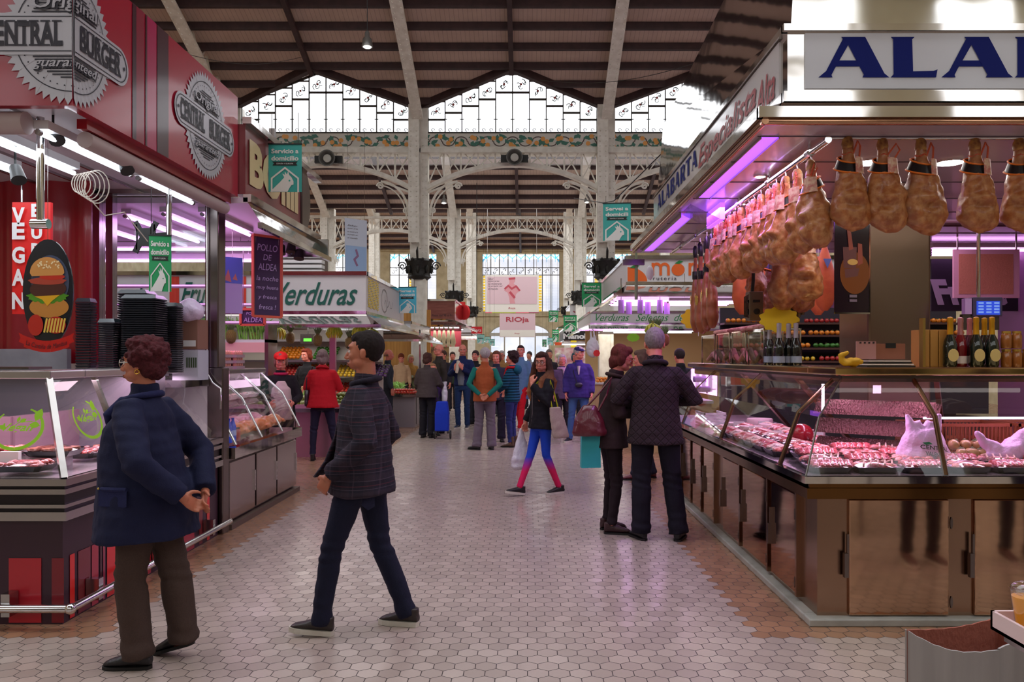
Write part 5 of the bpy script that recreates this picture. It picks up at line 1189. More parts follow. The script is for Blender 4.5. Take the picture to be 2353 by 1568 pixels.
# brick-red sign stall
b3 = canopy('salt_fish_canopy', 'brown-red stall sign with small black lettering on the left aisle side', wx(1045,24.5), -7.0, 24.5, 29.5, wz(733,24.5), wz(692,24.5), wz(747,24.2), .35, -1, M('brown_red_sign',(146,84,76),.5,noisy=(3,(126,68,62),4,(1,1,6))), MIRROR)
lettering('Patos del 98 al 91', lambda a,b,d: front(0,24.5,0)(a+wx(1016,24.5), b+wz(725,24.5), d), 1, INK, b3, d=.01, fit=(.62,.07))
t = thing('round_sign', 'red round shop sign sticking out beside the brown-red stall sign', 'sign', (wx(1066,27.5),27.5,2.9)); 
f = plane_map((wx(1066,27.5),27.5,wz(718,27.5)),(.8,-.6,0),(0,0,1)); MB().prism(circ(0,0,.22,.26), f, -.08, 0).prism([(-.2,.05),(.0,.05),(.0,.36),(-.2,.36)], f, -.07, .01).build('board', M('red_sign',(200,30,38),.4), t); MB().bar(f(-.2,0,-.04), f(-.75,0,-.04), .04, .04).build('bracket', DSTEEL, t)
HB = M('pale_hanging_cod', (222,214,180), .6, noisy=(8,(200,186,150)))
for k in range(5):
    Y = 24.9; x = wx(999+10.5*k,Y); t = thing('salt_cod', 'pale wedge-shaped dried fish hanging in the fifth-stall window, %s from the left' % ORD[k], 'dried fish', (x,Y,wz(795,Y)))
    MB().loft([[(x+a*w,Y+b*.02,wz(py,Y)) for a, b in ((-1,-1),(1,-1),(1,1),(-1,1))] for w, py in ((.02,752),(.035,762),(.07,778),(.09,788),(.05,797))]).build('fish', HB, t); MB().cyl((x,Y,wz(753,Y)),(x,Y,wz(744,Y)),.006,5).build('hook', STEEL, t)
tag(MB().box(wx(985,25.6),wx(1060,25.6),25.5,25.6,1.9,2.55).build('divider_wall', M('wine_panel',(150,40,56),.5)), 'wine red panel behind the hanging dried fish', 'panel')
tag(MB().box(-6.5,wx(1048,25.2),25.0,25.4,0,1.05).build('fish_counter', M('pale_counter',(186,172,160),.4)), 'pale counter of the dried fish stall behind the crowd', 'counter')
for k in range(3): tube_lamp((-3.6,25.3+.8*k,2.5),(wx(1055,25.3),25.3+.8*k,2.5), TUBEW, 'white tube under the dried fish canopy, %s' % ['front','middle','rear'][k])
area('fish_light', (-3,25.5,2.4), (2,1.5), 40, (1,.95,.9))
t = thing('price_sign', 'small red sign with white lettering by the left end wall arch', 'sign', (wx(1095,31),31,2.7)); MB().box(wx(1083,31),wx(1108,31),31,31.05,wz(767,31),wz(751,31)).build('board', M('red_sign',(170,30,40)), t)
lettering('Flora', lambda a,b,d: front(0,31,0)(a+wx(1095,31), b+wz(759,31), d), 1, WHT, t, d=.01, fit=(.36,.13), shear=.2); MB().cyl((wx(1095,31),31.02,wz(751,31)),(wx(1095,31),31.02,8.4),.01,5).build('cord', BLACK, t)
canopy('far_canopy', 'pale far stall canopy beyond the dried fish stall', wx(1085,32), -7, 31.5, 38, 2.55, 2.75, 2.3, .3, -1)
tag(MB().box(-6.5,wx(1082,32),33.6,36,0,1.1).build('far_counter', M('pale_counter',(186,172,160))), 'low pale counter beyond the dried fish stall', 'counter')
for k in range(2): tube_lamp((-4,32+1.5*k,2.45),(wx(1080,32),32+1.5*k,2.45), TUBEW, 'white tube under the far pale canopy, %s' % ['front','rear'][k])
tag(MB().box(-7,wx(1075,37),36.8,37,0,2.4).build('stall_back', M('warm_goods_wall',(206,170,120),.6,noisy=(5,(120,90,70),5))), 'warm-toned goods wall of the far left stall', 'panel')
tag(MB().box(-7.5,-7.4,7.0,30,0,2.7).build('stall_back', M('grey_goods_wall',(170,160,160),.6,noisy=(3,(110,96,96),5))), 'grey goods wall along the back of the left stalls', 'panel')

# ================================================================ RIGHT: FRUIT SHOP AND BEYOND
XR2 = 1.62
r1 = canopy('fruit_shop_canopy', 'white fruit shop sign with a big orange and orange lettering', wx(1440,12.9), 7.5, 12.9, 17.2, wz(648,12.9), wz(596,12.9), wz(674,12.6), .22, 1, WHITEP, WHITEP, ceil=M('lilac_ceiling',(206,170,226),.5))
f = front(0, 12.9, 0); ORS = M('orange_sign', (232,104,34), .4); LFS = M('leaf_sign', (22,128,60), .4)
k = 12.9/FPX; X0 = wx(1442,12.9); zb_ = wz(647,12.9)
flat('orange_print', [[(X0,zb_)]+[(X0+45*k*math.cos(a), zb_+33*k*math.sin(a)) for a in [PI/2*i/14 for i in range(15)]]], f, ORS, r1, .006)
flat('leaf_print', [[(X0+4*k,zb_+31*k),(X0+16*k,zb_+38*k),(X0+28*k,zb_+36*k),(X0+18*k,zb_+30*k)],[(X0+108*k,zb_+41*k),(X0+118*k,zb_+48*k),(X0+128*k,zb_+46*k),(X0+118*k,zb_+40*k)]], f, LFS, r1, .012)
def arcst(cx, cy, r, a0, a1, w): return stroke([(cx+r*math.cos(a0+(a1-a0)*i/10), cy+r*math.sin(a0+(a1-a0)*i/10)) for i in range(11)], w)
ml = []; bx = X0+58*k; bz = zb_+15*k; h = 26*k
ml += stroke([(bx,bz),(bx,bz+h)], 6*k)
for q in range(2): cx = bx+(9+q*18)*k; ml += arcst(cx, bz+h*.62, 9*k, PI, 0, 6*k)+stroke([(cx+9*k,bz+h*.62),(cx+9*k,bz)], 6*k)
flat('lettering', ml, f, ORS, r1, .008); flat('lettering', [circ(X0+116*k, zb_+27*k, 15*k, 14*k)], f, ORS, r1, .009)
nl = stroke([(X0+143*k,bz),(X0+143*k,bz+h)], 6*k)+arcst(X0+152*k, bz+h*.62, 9*k, PI, 0, 6*k)+stroke([(X0+161*k,bz+h*.62),(X0+161*k,bz)], 6*k)
nl += stroke([(X0+172*k,bz),(X0+172*k,bz+h)], 6*k)+arcst(X0+184*k, bz+h*.5, 10*k, 0, 2*PI, 6*k)
flat('lettering', nl, f, ORS, r1, .008)
for s, a in (('frutería',82),('de',160),('moda',218)): lettering(s, lambda p,q,d,a=a: f(p+X0+a*k, q+zb_+7*k, d), 1, INK, r1, d=.008, fit=(len(s)*7.6*k,9*k), spacing=1.3)
for j, (x, y) in enumerate(((2.2,13.3),(2.2,13.8),(2.2,14.3))): tube_lamp((x-.7,y,2.5),(x+1.4,y,2.5), TUBEP, 'violet-pink tube under the fruit shop canopy, %s row' % ORD[j])
tube_lamp((2.3,12.9,2.45),(4.9,12.9,2.45), TUBEP, 'long violet-pink tube behind the hams, under the fruit shop canopy')
area('fruit_shop_light', (3.0,14,2.6), (3.4,2.2), 110, (.85,.5,1.0))
for j in range(6):
    x = 1.55+.16*j; y = 13.1+.25*(j%2); t = thing('spotlight', 'violet-lit cylinder spotlight under the fruit shop canopy, %s from the aisle' % ORD[j], 'spotlight', (x,y,2.3)); MB().cyl((x,y,2.28),(x,y,2.5),.05,14).build('lamp_head', M('lilac_lamp',(190,150,220),.3,.5), t, smooth=True); MB().cyl((x,y,2.5),(x,y,2.86),.01,6).build('bracket', STEEL, t)
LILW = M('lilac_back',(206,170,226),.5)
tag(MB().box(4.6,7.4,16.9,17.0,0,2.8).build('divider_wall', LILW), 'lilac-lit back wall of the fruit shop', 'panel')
rf_ = thing('fruit_shelf', 'stepped fruit shelf behind the ham stall, full of oranges', 'shelf', (4.0,12.2,0))
for j, z in enumerate((1.5,1.7,1.9,2.1)): MB().box(3.1,6.9,11.8+.22*j,12.3+.22*j,z-.03,z).build('shelf_board', M('dark_wood_shelf',(80,50,40),.5), rf_)
MB().box(3.1,6.9,12.75,12.8,0,2.35).box(3.1,6.9,11.85,12.7,0,1.46).build('back_board', M('dark_shelf_back',(44,36,48),.6), rf_)
rr = random.Random(12)
for j, z in enumerate((1.5,1.7,1.9,2.1)):
    for q in range(6):
        kd = ['orange','lemon','apple','orange','green_pepper','orange'][(q+j*2)%6]; heap(kd, 3.15+.62*q, 3.72+.62*q, 11.82+.22*j, 12.05+.22*j, z, 7, 1, 1, 'on the %s step of the fruit shelf behind the ham stall' % ORD[j])
rc = thing('fruit_shop_counter', 'fruit shop counter behind the standing couple', 'counter', (2.2,13.2,0)); MB().box(1.75,3.0,12.9,16.6,0,.8).build('cabinet', M('tan_panel',(196,160,120),.6), rc); MB().box(1.7,3.02,12.85,16.6,.8,.85).build('top', WHITEP, rc)
heap('orange', 1.8, 2.6, 12.95, 13.6, .86, 9, 7, 2, 'heaped on the fruit shop counter behind the couple'); heap('lemon', 1.8, 2.6, 13.8, 14.3, .86, 9, 5, 2, 'heaped on the fruit shop counter behind the couple')
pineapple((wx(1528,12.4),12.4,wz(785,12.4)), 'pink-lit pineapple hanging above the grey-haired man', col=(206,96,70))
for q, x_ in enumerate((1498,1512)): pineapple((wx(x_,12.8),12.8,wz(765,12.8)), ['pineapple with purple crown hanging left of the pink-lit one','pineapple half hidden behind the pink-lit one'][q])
bananas(wx(1500,12.6),12.6,wz(742,12.6),'small green and yellow banana bunch above the grey-haired man',(180,170,40),5)
def bag_hang(x, Y, z, label, mat, h=.35, w=.14):
    m = MB().ell((x,Y,z),(w,w*.6,h*.5)).tube([(x-.04,Y,z+h*.4),(x-.05,Y,z+h*.8),(x,Y,z+h*1.0)], [.04,.02,.008], 6).tube([(x+.05,Y,z+h*.4),(x+.03,Y,z+h*.8),(x,Y,z+h)], [.04,.02,.008], 6)
    o = organic('plastic_bag', m, mat, None, .015, 2, lambda c: .012*noise.noise(Vector(c)*16)); return tag(o, label, 'bag')
WBAG = M('white_bag', (226,222,232), .35, bump=(14,.8))
bag_hang(wx(1362,19.6),19.6,wz(800,19.6),'white plastic bags hanging below the green-lettered sign', WBAG, .5, .17)
t = thing('red_tag', 'red octagonal price tag beside the hanging white bags', 'price tag', (wx(1371,19.4),19.4,wz(813,19.4))); MB().prism(circ(0,0,.085,n=8), front(wx(1371,19.4),19.4,wz(812,19.4)), 0, .01).build('tag', M('red_tag',(226,40,36),.5), t); MB().cyl((wx(1371,19.4),19.4,wz(805,19.4)),(wx(1371,19.4),19.4,2.2),.004,4).build('cord', WHT, t)
r2 = canopy('green_letter_canopy', 'white stall sign reading Verduras Selectas in green script with mirrored eave', wx(1357,20.4), 7.5, 20.4, 25.5, wz(742,20.4), wz(720,20.4), wz(756,20.1), .3, 1, WHITEP, WHITEP)
f = front(0, 20.4, 0); k = 20.4/FPX; GRS = M('green_script',(40,140,70),.4)
for s, a, b in (('Verduras',1369,1446),('Selectas',1461,1536),('de',1549,1572)): lettering(s, lambda p,q,d,a=a,b=b: f(p+wx((a+b)/2,20.4), q+wz(730,20.4), d), 1, GRS, r2, d=.01, fit=((b-a)*k,.19), shear=.45)
for j in range(2): tube_lamp((2.0,21+1.2*j,2.25),(4.6,21+1.2*j,2.25), TUBEW, 'white tube under the green-lettered canopy, %s' % ['front','rear'][j])
area('right_far_light', (3,21.5,2.2), (2.4,2), 45, (1,.93,.8))
tag(MB().box(1.8,7.4,24.6,24.7,0,2.4).build('divider_wall', M('warm_tan_wall',(222,190,140),.6)), 'warm tan back wall under the green-lettered canopy', 'panel')
gc = thing('far_fruit_counter', 'tan counter of the green-lettered stall behind the purple jacket', 'counter', (2.2,20.6,0)); MB().box(1.75,4.5,20.6,21.8,0,.85).build('cabinet', M('tan_panel',(196,160,120)), gc); MB().box(1.7,4.5,20.55,21.8,.85,.9).build('top', WHITEP, gc)
heap('orange', 1.8, 2.6, 20.65, 21.4, .9, 9, 7, 2, 'on the counter under the green-lettered canopy'); heap('green_pepper', 2.7, 3.4, 20.65, 21.3, .9, 8, 6, 2, 'on the counter under the green-lettered canopy')
LIME = M('lime_card',(140,206,30),.5); YCARD = M('yellow_card',(230,196,26),.5)
def cloud_card(px_, py, Y, r, mat, label, zz=None, stickr=True):
    x, z = wx(px_,Y), wz(py,Y); t = thing('price_card', label, 'price card', (x,Y,z))
    MB().prism([(r*1.3*math.cos(a)*(1+.07*math.cos(11*a)), r*.85*math.sin(a)*(1+.07*math.cos(11*a))) for a in [2*PI*i/66 for i in range(66)]], front(x,Y,z), 0, .006).build('card', mat, t)
    if zz: MB().cyl((x,Y+.003,z), (x,Y+.003,zz), .004, 5).build('stick', WHT, t)
    return t
cloud_card(1455,776,19.8,.12,LIME,'lime green cloud-shaped card below the green-lettered sign', 2.2)
# beyond: black MANOLI sign
r3 = canopy('manoli_canopy', 'black far stall sign with white gothic lettering Manoli', wx(1296,29), 7.5, 29, 33, wz(782,29), wz(758,29), wz(787,28.8), .2, 1, M('black_sign',(24,22,26),.4), M('black_sign',(24,22,26)))
for s, a, b, py, hh in (('Fruits',1300,1332,762,.1),('Manoli',1294,1352,773,.2)): lettering(s, lambda p,q,d,a=a,b=b,py=py: front(0,29,0)(p+wx((a+b)/2,29), q+wz(py,29), d), 1, WHT, r3, d=.01, fit=((b-a)*29/FPX,hh), offset=.05)
t = tag(MB().box(wx(1275,28),wx(1346,28),27.9,28,wz(794,28),wz(787,28)).build('orange_board', M('orange_band',(236,90,40),.4)), 'orange band across the far right stall with a small yellow price card', 'board')
MB().box(wx(1311,28),wx(1324,28),27.85,27.9,wz(799,28),wz(783,28)).build('card', M('yellow_card',(230,196,26)), t)
tag(MB().box(wx(1275,28.3),7,28.2,28.4,0,1.9).build('stall_back', M('pink_goods_wall',(214,140,150),.6,noisy=(6,(240,226,220),6))), 'pink and white goods wall of the far right stall', 'panel')
for j in range(2): tube_lamp((1.2,27.8-.4*j,2.0),(3.5,27.8-.4*j,2.0), TUBEW, 'white tube of the far right stall, %s' % ['rear','front'][j])
r4 = canopy('signed_canopy', 'small white signed stall roof behind the green banners on the right', wx(1310,33.5), 7.5, 33.5, 37, wz(738,33.5), wz(702,33.5), wz(752,33.2), .5, 1, WHITEP, MIRROR)
flat('script_print', stroke([(wx(1318+4*i,33.5), wz(716+3*math.sin(i*2.1),33.5)) for i in range(6)], .05), front(0,33.5,0), M('wine_script',(160,50,70),.5), r4, .01)
tag(MB().box(wx(1325,35),7,35,36,0,1.2).build('far_counter', M('pale_counter',(186,172,160))), 'low pale counter under the small signed roof', 'counter')
area('far_aisle_light', (2.5,31,2.6), (3,4), 50, (1,.96,.9)); area('far_aisle_light_left', (-3.5,33,2.4), (3,4), 50, (1,.96,.9))
# ================================================================ RIGHT: THE HAM STALL
XH, YH = 1.60, 4.55
hc_x, hc_y, hz = 1.51, 4.6, 3.09
lx, ly, lz = 1.29, 4.36, 2.87
BLUE = M('royal_blue_letter', (0,18,104), .6, spec=.2); CRIM = M('crimson_letter', (150,34,44), .4)
def wavy(name, col, rough, sc, st):
    return M(name, col, rough, 1, bump=(sc, st))
WAVE = wavy('wavy_mirror_steel', (214,212,208), .06, .8, .4)
hs = thing('ham_stall_canopy', 'mirrored steel ham stall canopy with white signs and blue and crimson lettering', 'canopy', (hc_x,hc_y,hz))
MB().box(hc_x,8,hc_y,hc_y+.06,hz-.02,3.47).build('front_frame', MIRROR, hs)
MB().box(hc_x,hc_x+.06,hc_y+.06,9.45,hz-.02,3.47).build('side_frame', MIRROR, hs)
MB().box(hc_x+.1,8,hc_y-.012,hc_y,hz+.02,3.43).build('sign_board', M('white_sign',(206,206,214),.3,coat=.3), hs)
MB().box(hc_x-.012,hc_x,hc_y+.12,9.4,hz+.0,3.43).build('side_sign_board', M('white_sign_side',(212,208,210),.12,coat=.8), hs)
MB().box(hc_x-.03,8,hc_y-.03,hc_y+.02,3.44,3.48).box(hc_x-.03,hc_x+.02,hc_y,9.45,3.44,3.48).box(hc_x-.03,8,hc_y-.03,hc_y+.02,hz-.06,hz).box(hc_x-.03,hc_x+.02,hc_y,9.45,hz-.06,hz).build('trim', MIRROR, hs)
MB().add([(hc_x,hc_y,hz-.05),(8,hc_y,hz-.05),(8,ly,lz+.05),(lx,ly,lz+.05),(hc_x,9.5,hz-.05),(lx,9.75,lz+.05)], [(0,1,2,3),(0,3,5,4)]).build('eave', wavy('eave_steel',(196,190,182),.08,1.5,.2), hs)
MB().box(lx-.02,8,ly-.02,ly+.03,lz,lz+.06).box(lx-.02,lx+.03,ly,9.78,lz,lz+.06).build('eave_lip', MIRROR, hs)
MB().cyl((lx,ly+.02,lz-.015),(8,ly+.02,lz-.015),.02,10).cyl((lx+.02,ly,lz-.015),(lx+.02,9.75,lz-.015),.02,10).build('lip_tube', wavy('copper_tinted_steel',(196,150,120),.12,2,.2), hs, smooth=True)
MB().box(lx+.02,8,ly+.03,9.75,2.84,2.86).build('ceiling_panel', M('ceiling_rose_grey',(186,168,180),.28,coat=.3), hs)
m = MB()
for k in range(9): m.box(lx+.05,8,ly+.25+.6*k,ly+.256+.6*k,2.835,2.84)
m.build('ceiling_seam', M('seam_dark',(96,80,90),.5), hs)
# upper wavy mirrored box with leaning faces
MB().add([(hc_x+.03,hc_y+.03,3.48),(8,hc_y+.03,3.48),(8,hc_y+.045,4.6),(hc_x+.1,hc_y+.045,4.6),(hc_x+.03,9.4,3.48),(hc_x+.1,9.4,4.3)], [(0,1,2,3),(0,3,5,4)]).build('upper_cladding', WAVE, hs)
# blue letters (wide flared serif)
def glyph(ch, u0, w, h):
    if ch == 'A':
        outer = [(0,0),(.26,0),(.24,.06),(.29,.25),(.56,.25),(.62,.06),(.58,0),(1,0),(.95,.05),(.66,1),(.32,1),(.35,.95),(.3,.82),(.1,.12)]
        body = [[(0,0),(.2,0),(.19,.05),(.24,.2),(.50,.9),(.66,1),(.32,1),(.34,.94),(.12,.16)], [(.66,1),(.36,1),(.36,.93),(.62,.08),(.58,0),(1.02,0),(.93,.08)], [(.25,.27),(.60,.27),(.54,.42),(.30,.42)]]
        body = [[(0,0),(.2,0),(.185,.06),(.225,.2),(.42,.8),(.40,1),(.32,1),(.345,.95),(.11,.16)], [(.32,1),(.66,1),(.93,.10),(1.0,0),(.62,0),(.64,.07),(.60,.2),(.42,.8)], [(.22,.27),(.60,.27),(.555,.42),(.27,.42)]]
    elif ch == 'L': body = [[(0,0),(.46,0),(.46,.13),(.44,.94),(.49,1),(.0,1),(.05,.94),(.06,.08)],[(.44,0),(.93,0),(.96,.2),(.88,.16),(.44,.15)]]
    elif ch == 'B': body = [[(0,0),(.42,0),(.42,1),(0,1),(.05,.94),(.05,.06)],[(.4,.84),(.75,.84),(.9,.93),(.72,1),(.4,1)],[(.4,0),(.8,0),(.98,.13),(.7,.16),(.4,.16)],[(.4,.45),(.8,.45),(.8,.58),(.4,.58)],[(.66,.5),(.92,.62),(.92,.88),(.72,.97)],[(.7,.05),(.98,.15),(1,.4),(.7,.52)]]
    elif ch == 'R': body = [[(0,0),(.42,0),(.38,.08),(.38,1),(0,1),(.05,.94),(.05,.06)],[(.35,.84),(.75,.84),(.9,.93),(.72,1),(.35,1)],[(.35,.4),(.8,.4),(.9,.54),(.35,.54)],[(.66,.45),(.94,.6),(.94,.86),(.72,.97)],[(.42,.42),(.72,.42),(1.05,0),(.66,0)]]
    elif ch == 'T': body = [[(.3,0),(.7,0),(.66,.06),(.66,1),(.34,1),(.34,.06)],[(0,1),(1,1),(1.0,.74),(.9,.86),(.1,.86),(0,.74)]]
    return [[(u0+a*w, b*h) for a, b in p] for p in body]
f = front(0, hc_y-.012, 0); s_ = FPX/(hc_y-.012); Lx = lambda p: (p-VX)/s_
hL = 93/s_; zL = EYE+(VY-178.5)/s_; pl = []
for ch, a, b in (('A',1880,2043),('L',2046,2158),('A',2162,2327),('B',2331,2450),('A',2456,2620),('R',2626,2760),('T',2766,2890),('A',2896,3060)):
    pl += [[(u, v+zL) for u, v in p] for p in glyph(ch, Lx(a), (b-a)/s_, hL)]
flat('lettering', pl, f, BLUE, hs, .004)
sd = side_r(hc_x-.012, 0, 0); pl = []
YY = lambda p: FPX*hc_x/(p-VX)
w_ = .26; 
for i, ch in enumerate('ALABARTA'):
    y = 9.1-i*.27; pl += [[(-(y)+u, v+3.24) for u, v in p] for p in glyph(ch, 0, .24, .16)]
flat('lettering', pl, sd, BLUE, hs, .005)
lettering('Especialista', lambda a,b,d: sd(a-6.05, b+3.26, d), 1, CRIM, hs, d=.006, fit=(1.75,.24), shear=.35, offset=.015)
lettering('Alta', lambda a,b,d: sd(a-4.98, b+3.22, d), 1, CRIM, hs, d=.006, fit=(.4,.2), shear=.35, offset=.015)
lettering('servicio a domicilio', lambda a,b,d: sd(a-8.3, b+3.16, d), 1, M('teal_print',(40,140,140),.4), hs, d=.006, fit=(1.0,.05))
# ceiling lamps
for k, (px_, py, Y) in enumerate(((1995,367,5.2),(2182,366,5.2),(1750,402,5.6),(1703,403,6.6),(2226,478,7.2),(1640,450,8.2))):
    x = wx(px_,Y) if k not in (2,3) else wx(px_,Y); r = .085 if k < 2 else .035
    if k == 2: x, Y = wx(1747,5.6), 5.6
    t = thing('downlight', 'round recessed ceiling lamp of the ham stall, ' + ['left of the middle front hams','above the right front hams','near the violet strip and rail','small, farther along the violet strip','small, above the cork board','small, at the far end of the ceiling'][k], 'lamp', (x,Y,2.83))
    MB().lathe([(r+.012,.0),(r+.012,-.012),(r,-.014),(r,.0)], 24, (x,Y,2.84)).build('ring', CHROME, t, smooth=True); MB().lathe([(r,-.006),(.001,-.006)], 24, (x,Y,2.838)).build('lens', SPOT, t)
area('ham_stall_light', (2.6,5.0,2.8), (2.6,.5), 10, (1,.9,.85)); area('ham_stall_violet', (1.62,6.2,2.8), (.15,2.6), 26, (.62,.30,1.0)); area('ham_stall_inner', (3.2,7.6,2.8), (2.6,2.2), 30, (1,.62,.92))
t = thing('violet_strip_light', 'violet light strip under the ham stall eave, nearer the corner', 'strip light', (1.42,5.2,2.83)); MB().add([(1.36,4.62,2.832),(1.46,4.62,2.832),(1.46,6.35,2.832),(1.36,6.35,2.832)],[(0,1,2,3)]).box(1.36,1.46,4.62,6.35,2.833,2.84).build('strip', TUBEV, t); MB().box(1.355,1.36,4.6,6.36,2.82,2.84).box(1.46,1.465,4.6,6.36,2.82,2.84).build('housing', STEEL, t)
t = thing('violet_strip_light', 'violet light strip under the ham stall eave, at its far end', 'strip light', (1.42,8,2.83)); MB().box(1.36,1.46,7.1,9.3,2.80,2.84).build('strip', TUBEV, t); MB().box(1.355,1.36,7.0,9.4,2.79,2.84).box(1.46,1.465,7.0,9.4,2.79,2.84).build('housing', STEEL, t)
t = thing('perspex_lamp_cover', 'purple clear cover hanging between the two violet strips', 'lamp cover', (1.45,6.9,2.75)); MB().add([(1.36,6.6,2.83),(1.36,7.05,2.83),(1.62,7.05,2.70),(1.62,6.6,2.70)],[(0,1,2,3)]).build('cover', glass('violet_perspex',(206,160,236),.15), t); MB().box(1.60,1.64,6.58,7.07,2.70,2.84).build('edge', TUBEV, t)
rl = thing('ham_rail', 'long steel rail along the aisle side carrying the row of hams', 'rail', (1.71,4.6,2.80))
MB().cyl((1.71,4.5,2.79),(1.71,9.3,2.79),.02,12).build('rail', CHROME, rl, smooth=True)
m = MB()
for y in (4.8,5.6,6.4,7.2,8.0,8.8): m.cyl((1.71,y,2.79),(1.71,y,2.84),.012,8).cyl((1.71,y-.03,2.79),(1.71,y+.03,2.79),.027,10)
m.build('bracket', CHROME, rl)
rl2 = thing('ham_rail', 'steel rail along the front of the ham stall carrying the big hams', 'rail', (1.9,4.6,2.80)); MB().cyl((1.75,4.62,2.83),(4.5,4.62,2.83),.01,12).build('rail', CHROME, rl2, smooth=True)
tag(MB().cyl((2.1,6.9,2.72),(6,6.9,2.72),.03,12).build('ceiling_pipe', M('dark_copper_pipe',(84,56,60),.35,.6), smooth=True), 'dark pipe across the ham stall ceiling behind the front hams', 'pipe')

# hams
def ham_fn(nt, b):
    g = G(nt); P, x, y, z = g.xyz(); n1 = g.noise(P, 7, 5); n2 = g.noise(P, 26, 5)
    c = g.mixc(n1, S2((92,42,20)), S2((208,122,60))); r = nt.nodes.new('ShaderNodeValToRGB'); r.color_ramp.elements[0].position = .4; r.color_ramp.elements[1].position = .62; nt.links.new(n2, r.inputs[0])
    c = g.mixc(g.m('MULTIPLY', r.outputs[0], .35), c, S2((232,178,116)))
    n3 = g.noise(P, 3.3, 2); r3 = nt.nodes.new('ShaderNodeValToRGB'); r3.color_ramp.elements[0].position = .56; r3.color_ramp.elements[1].position = .68; nt.links.new(n3, r3.inputs[0]); c = g.mixc(g.m('MULTIPLY', r3.outputs[0], .7), c, S2((86,44,28)))
    nt.links.new(c, b.inputs['Base Color']); b.inputs['Roughness'].default_value = .42; b.inputs['Coat Weight'].default_value = .25; g.bump(g.m('ADD', n1, g.m('MULTIPLY', n2, .4)), .6, .02, b)
HAM = graph('cured_ham_rind', ham_fn)
def iber_fn(nt, b):
    g = G(nt); P, x, y, z = g.xyz(); n1 = g.noise(P, 9, 5); c = g.mixc(n1, S2((96,44,30)), S2((186,104,60))); nt.links.new(c, b.inputs['Base Color']); b.inputs['Roughness'].default_value = .35; g.bump(n1, .4, .02, b)
IBER = graph('dark_ham_rind', iber_fn)
HOOF = M('yellow_trotter', (190,140,66), .5, noisy=(20,(120,70,40))); BHOOF = M('black_hoof', (26,20,20), .35)
LBL = M('black_label_band', (22,16,18), .3); LBO = M('orange_label_edge', (232,120,30), .5); ROPE = M('red_orange_rope', (206,90,56), .7, bump=(80,.8)); LBP = M('picture_label', (200,120,110), .4, noisy=(40,(230,200,170)))
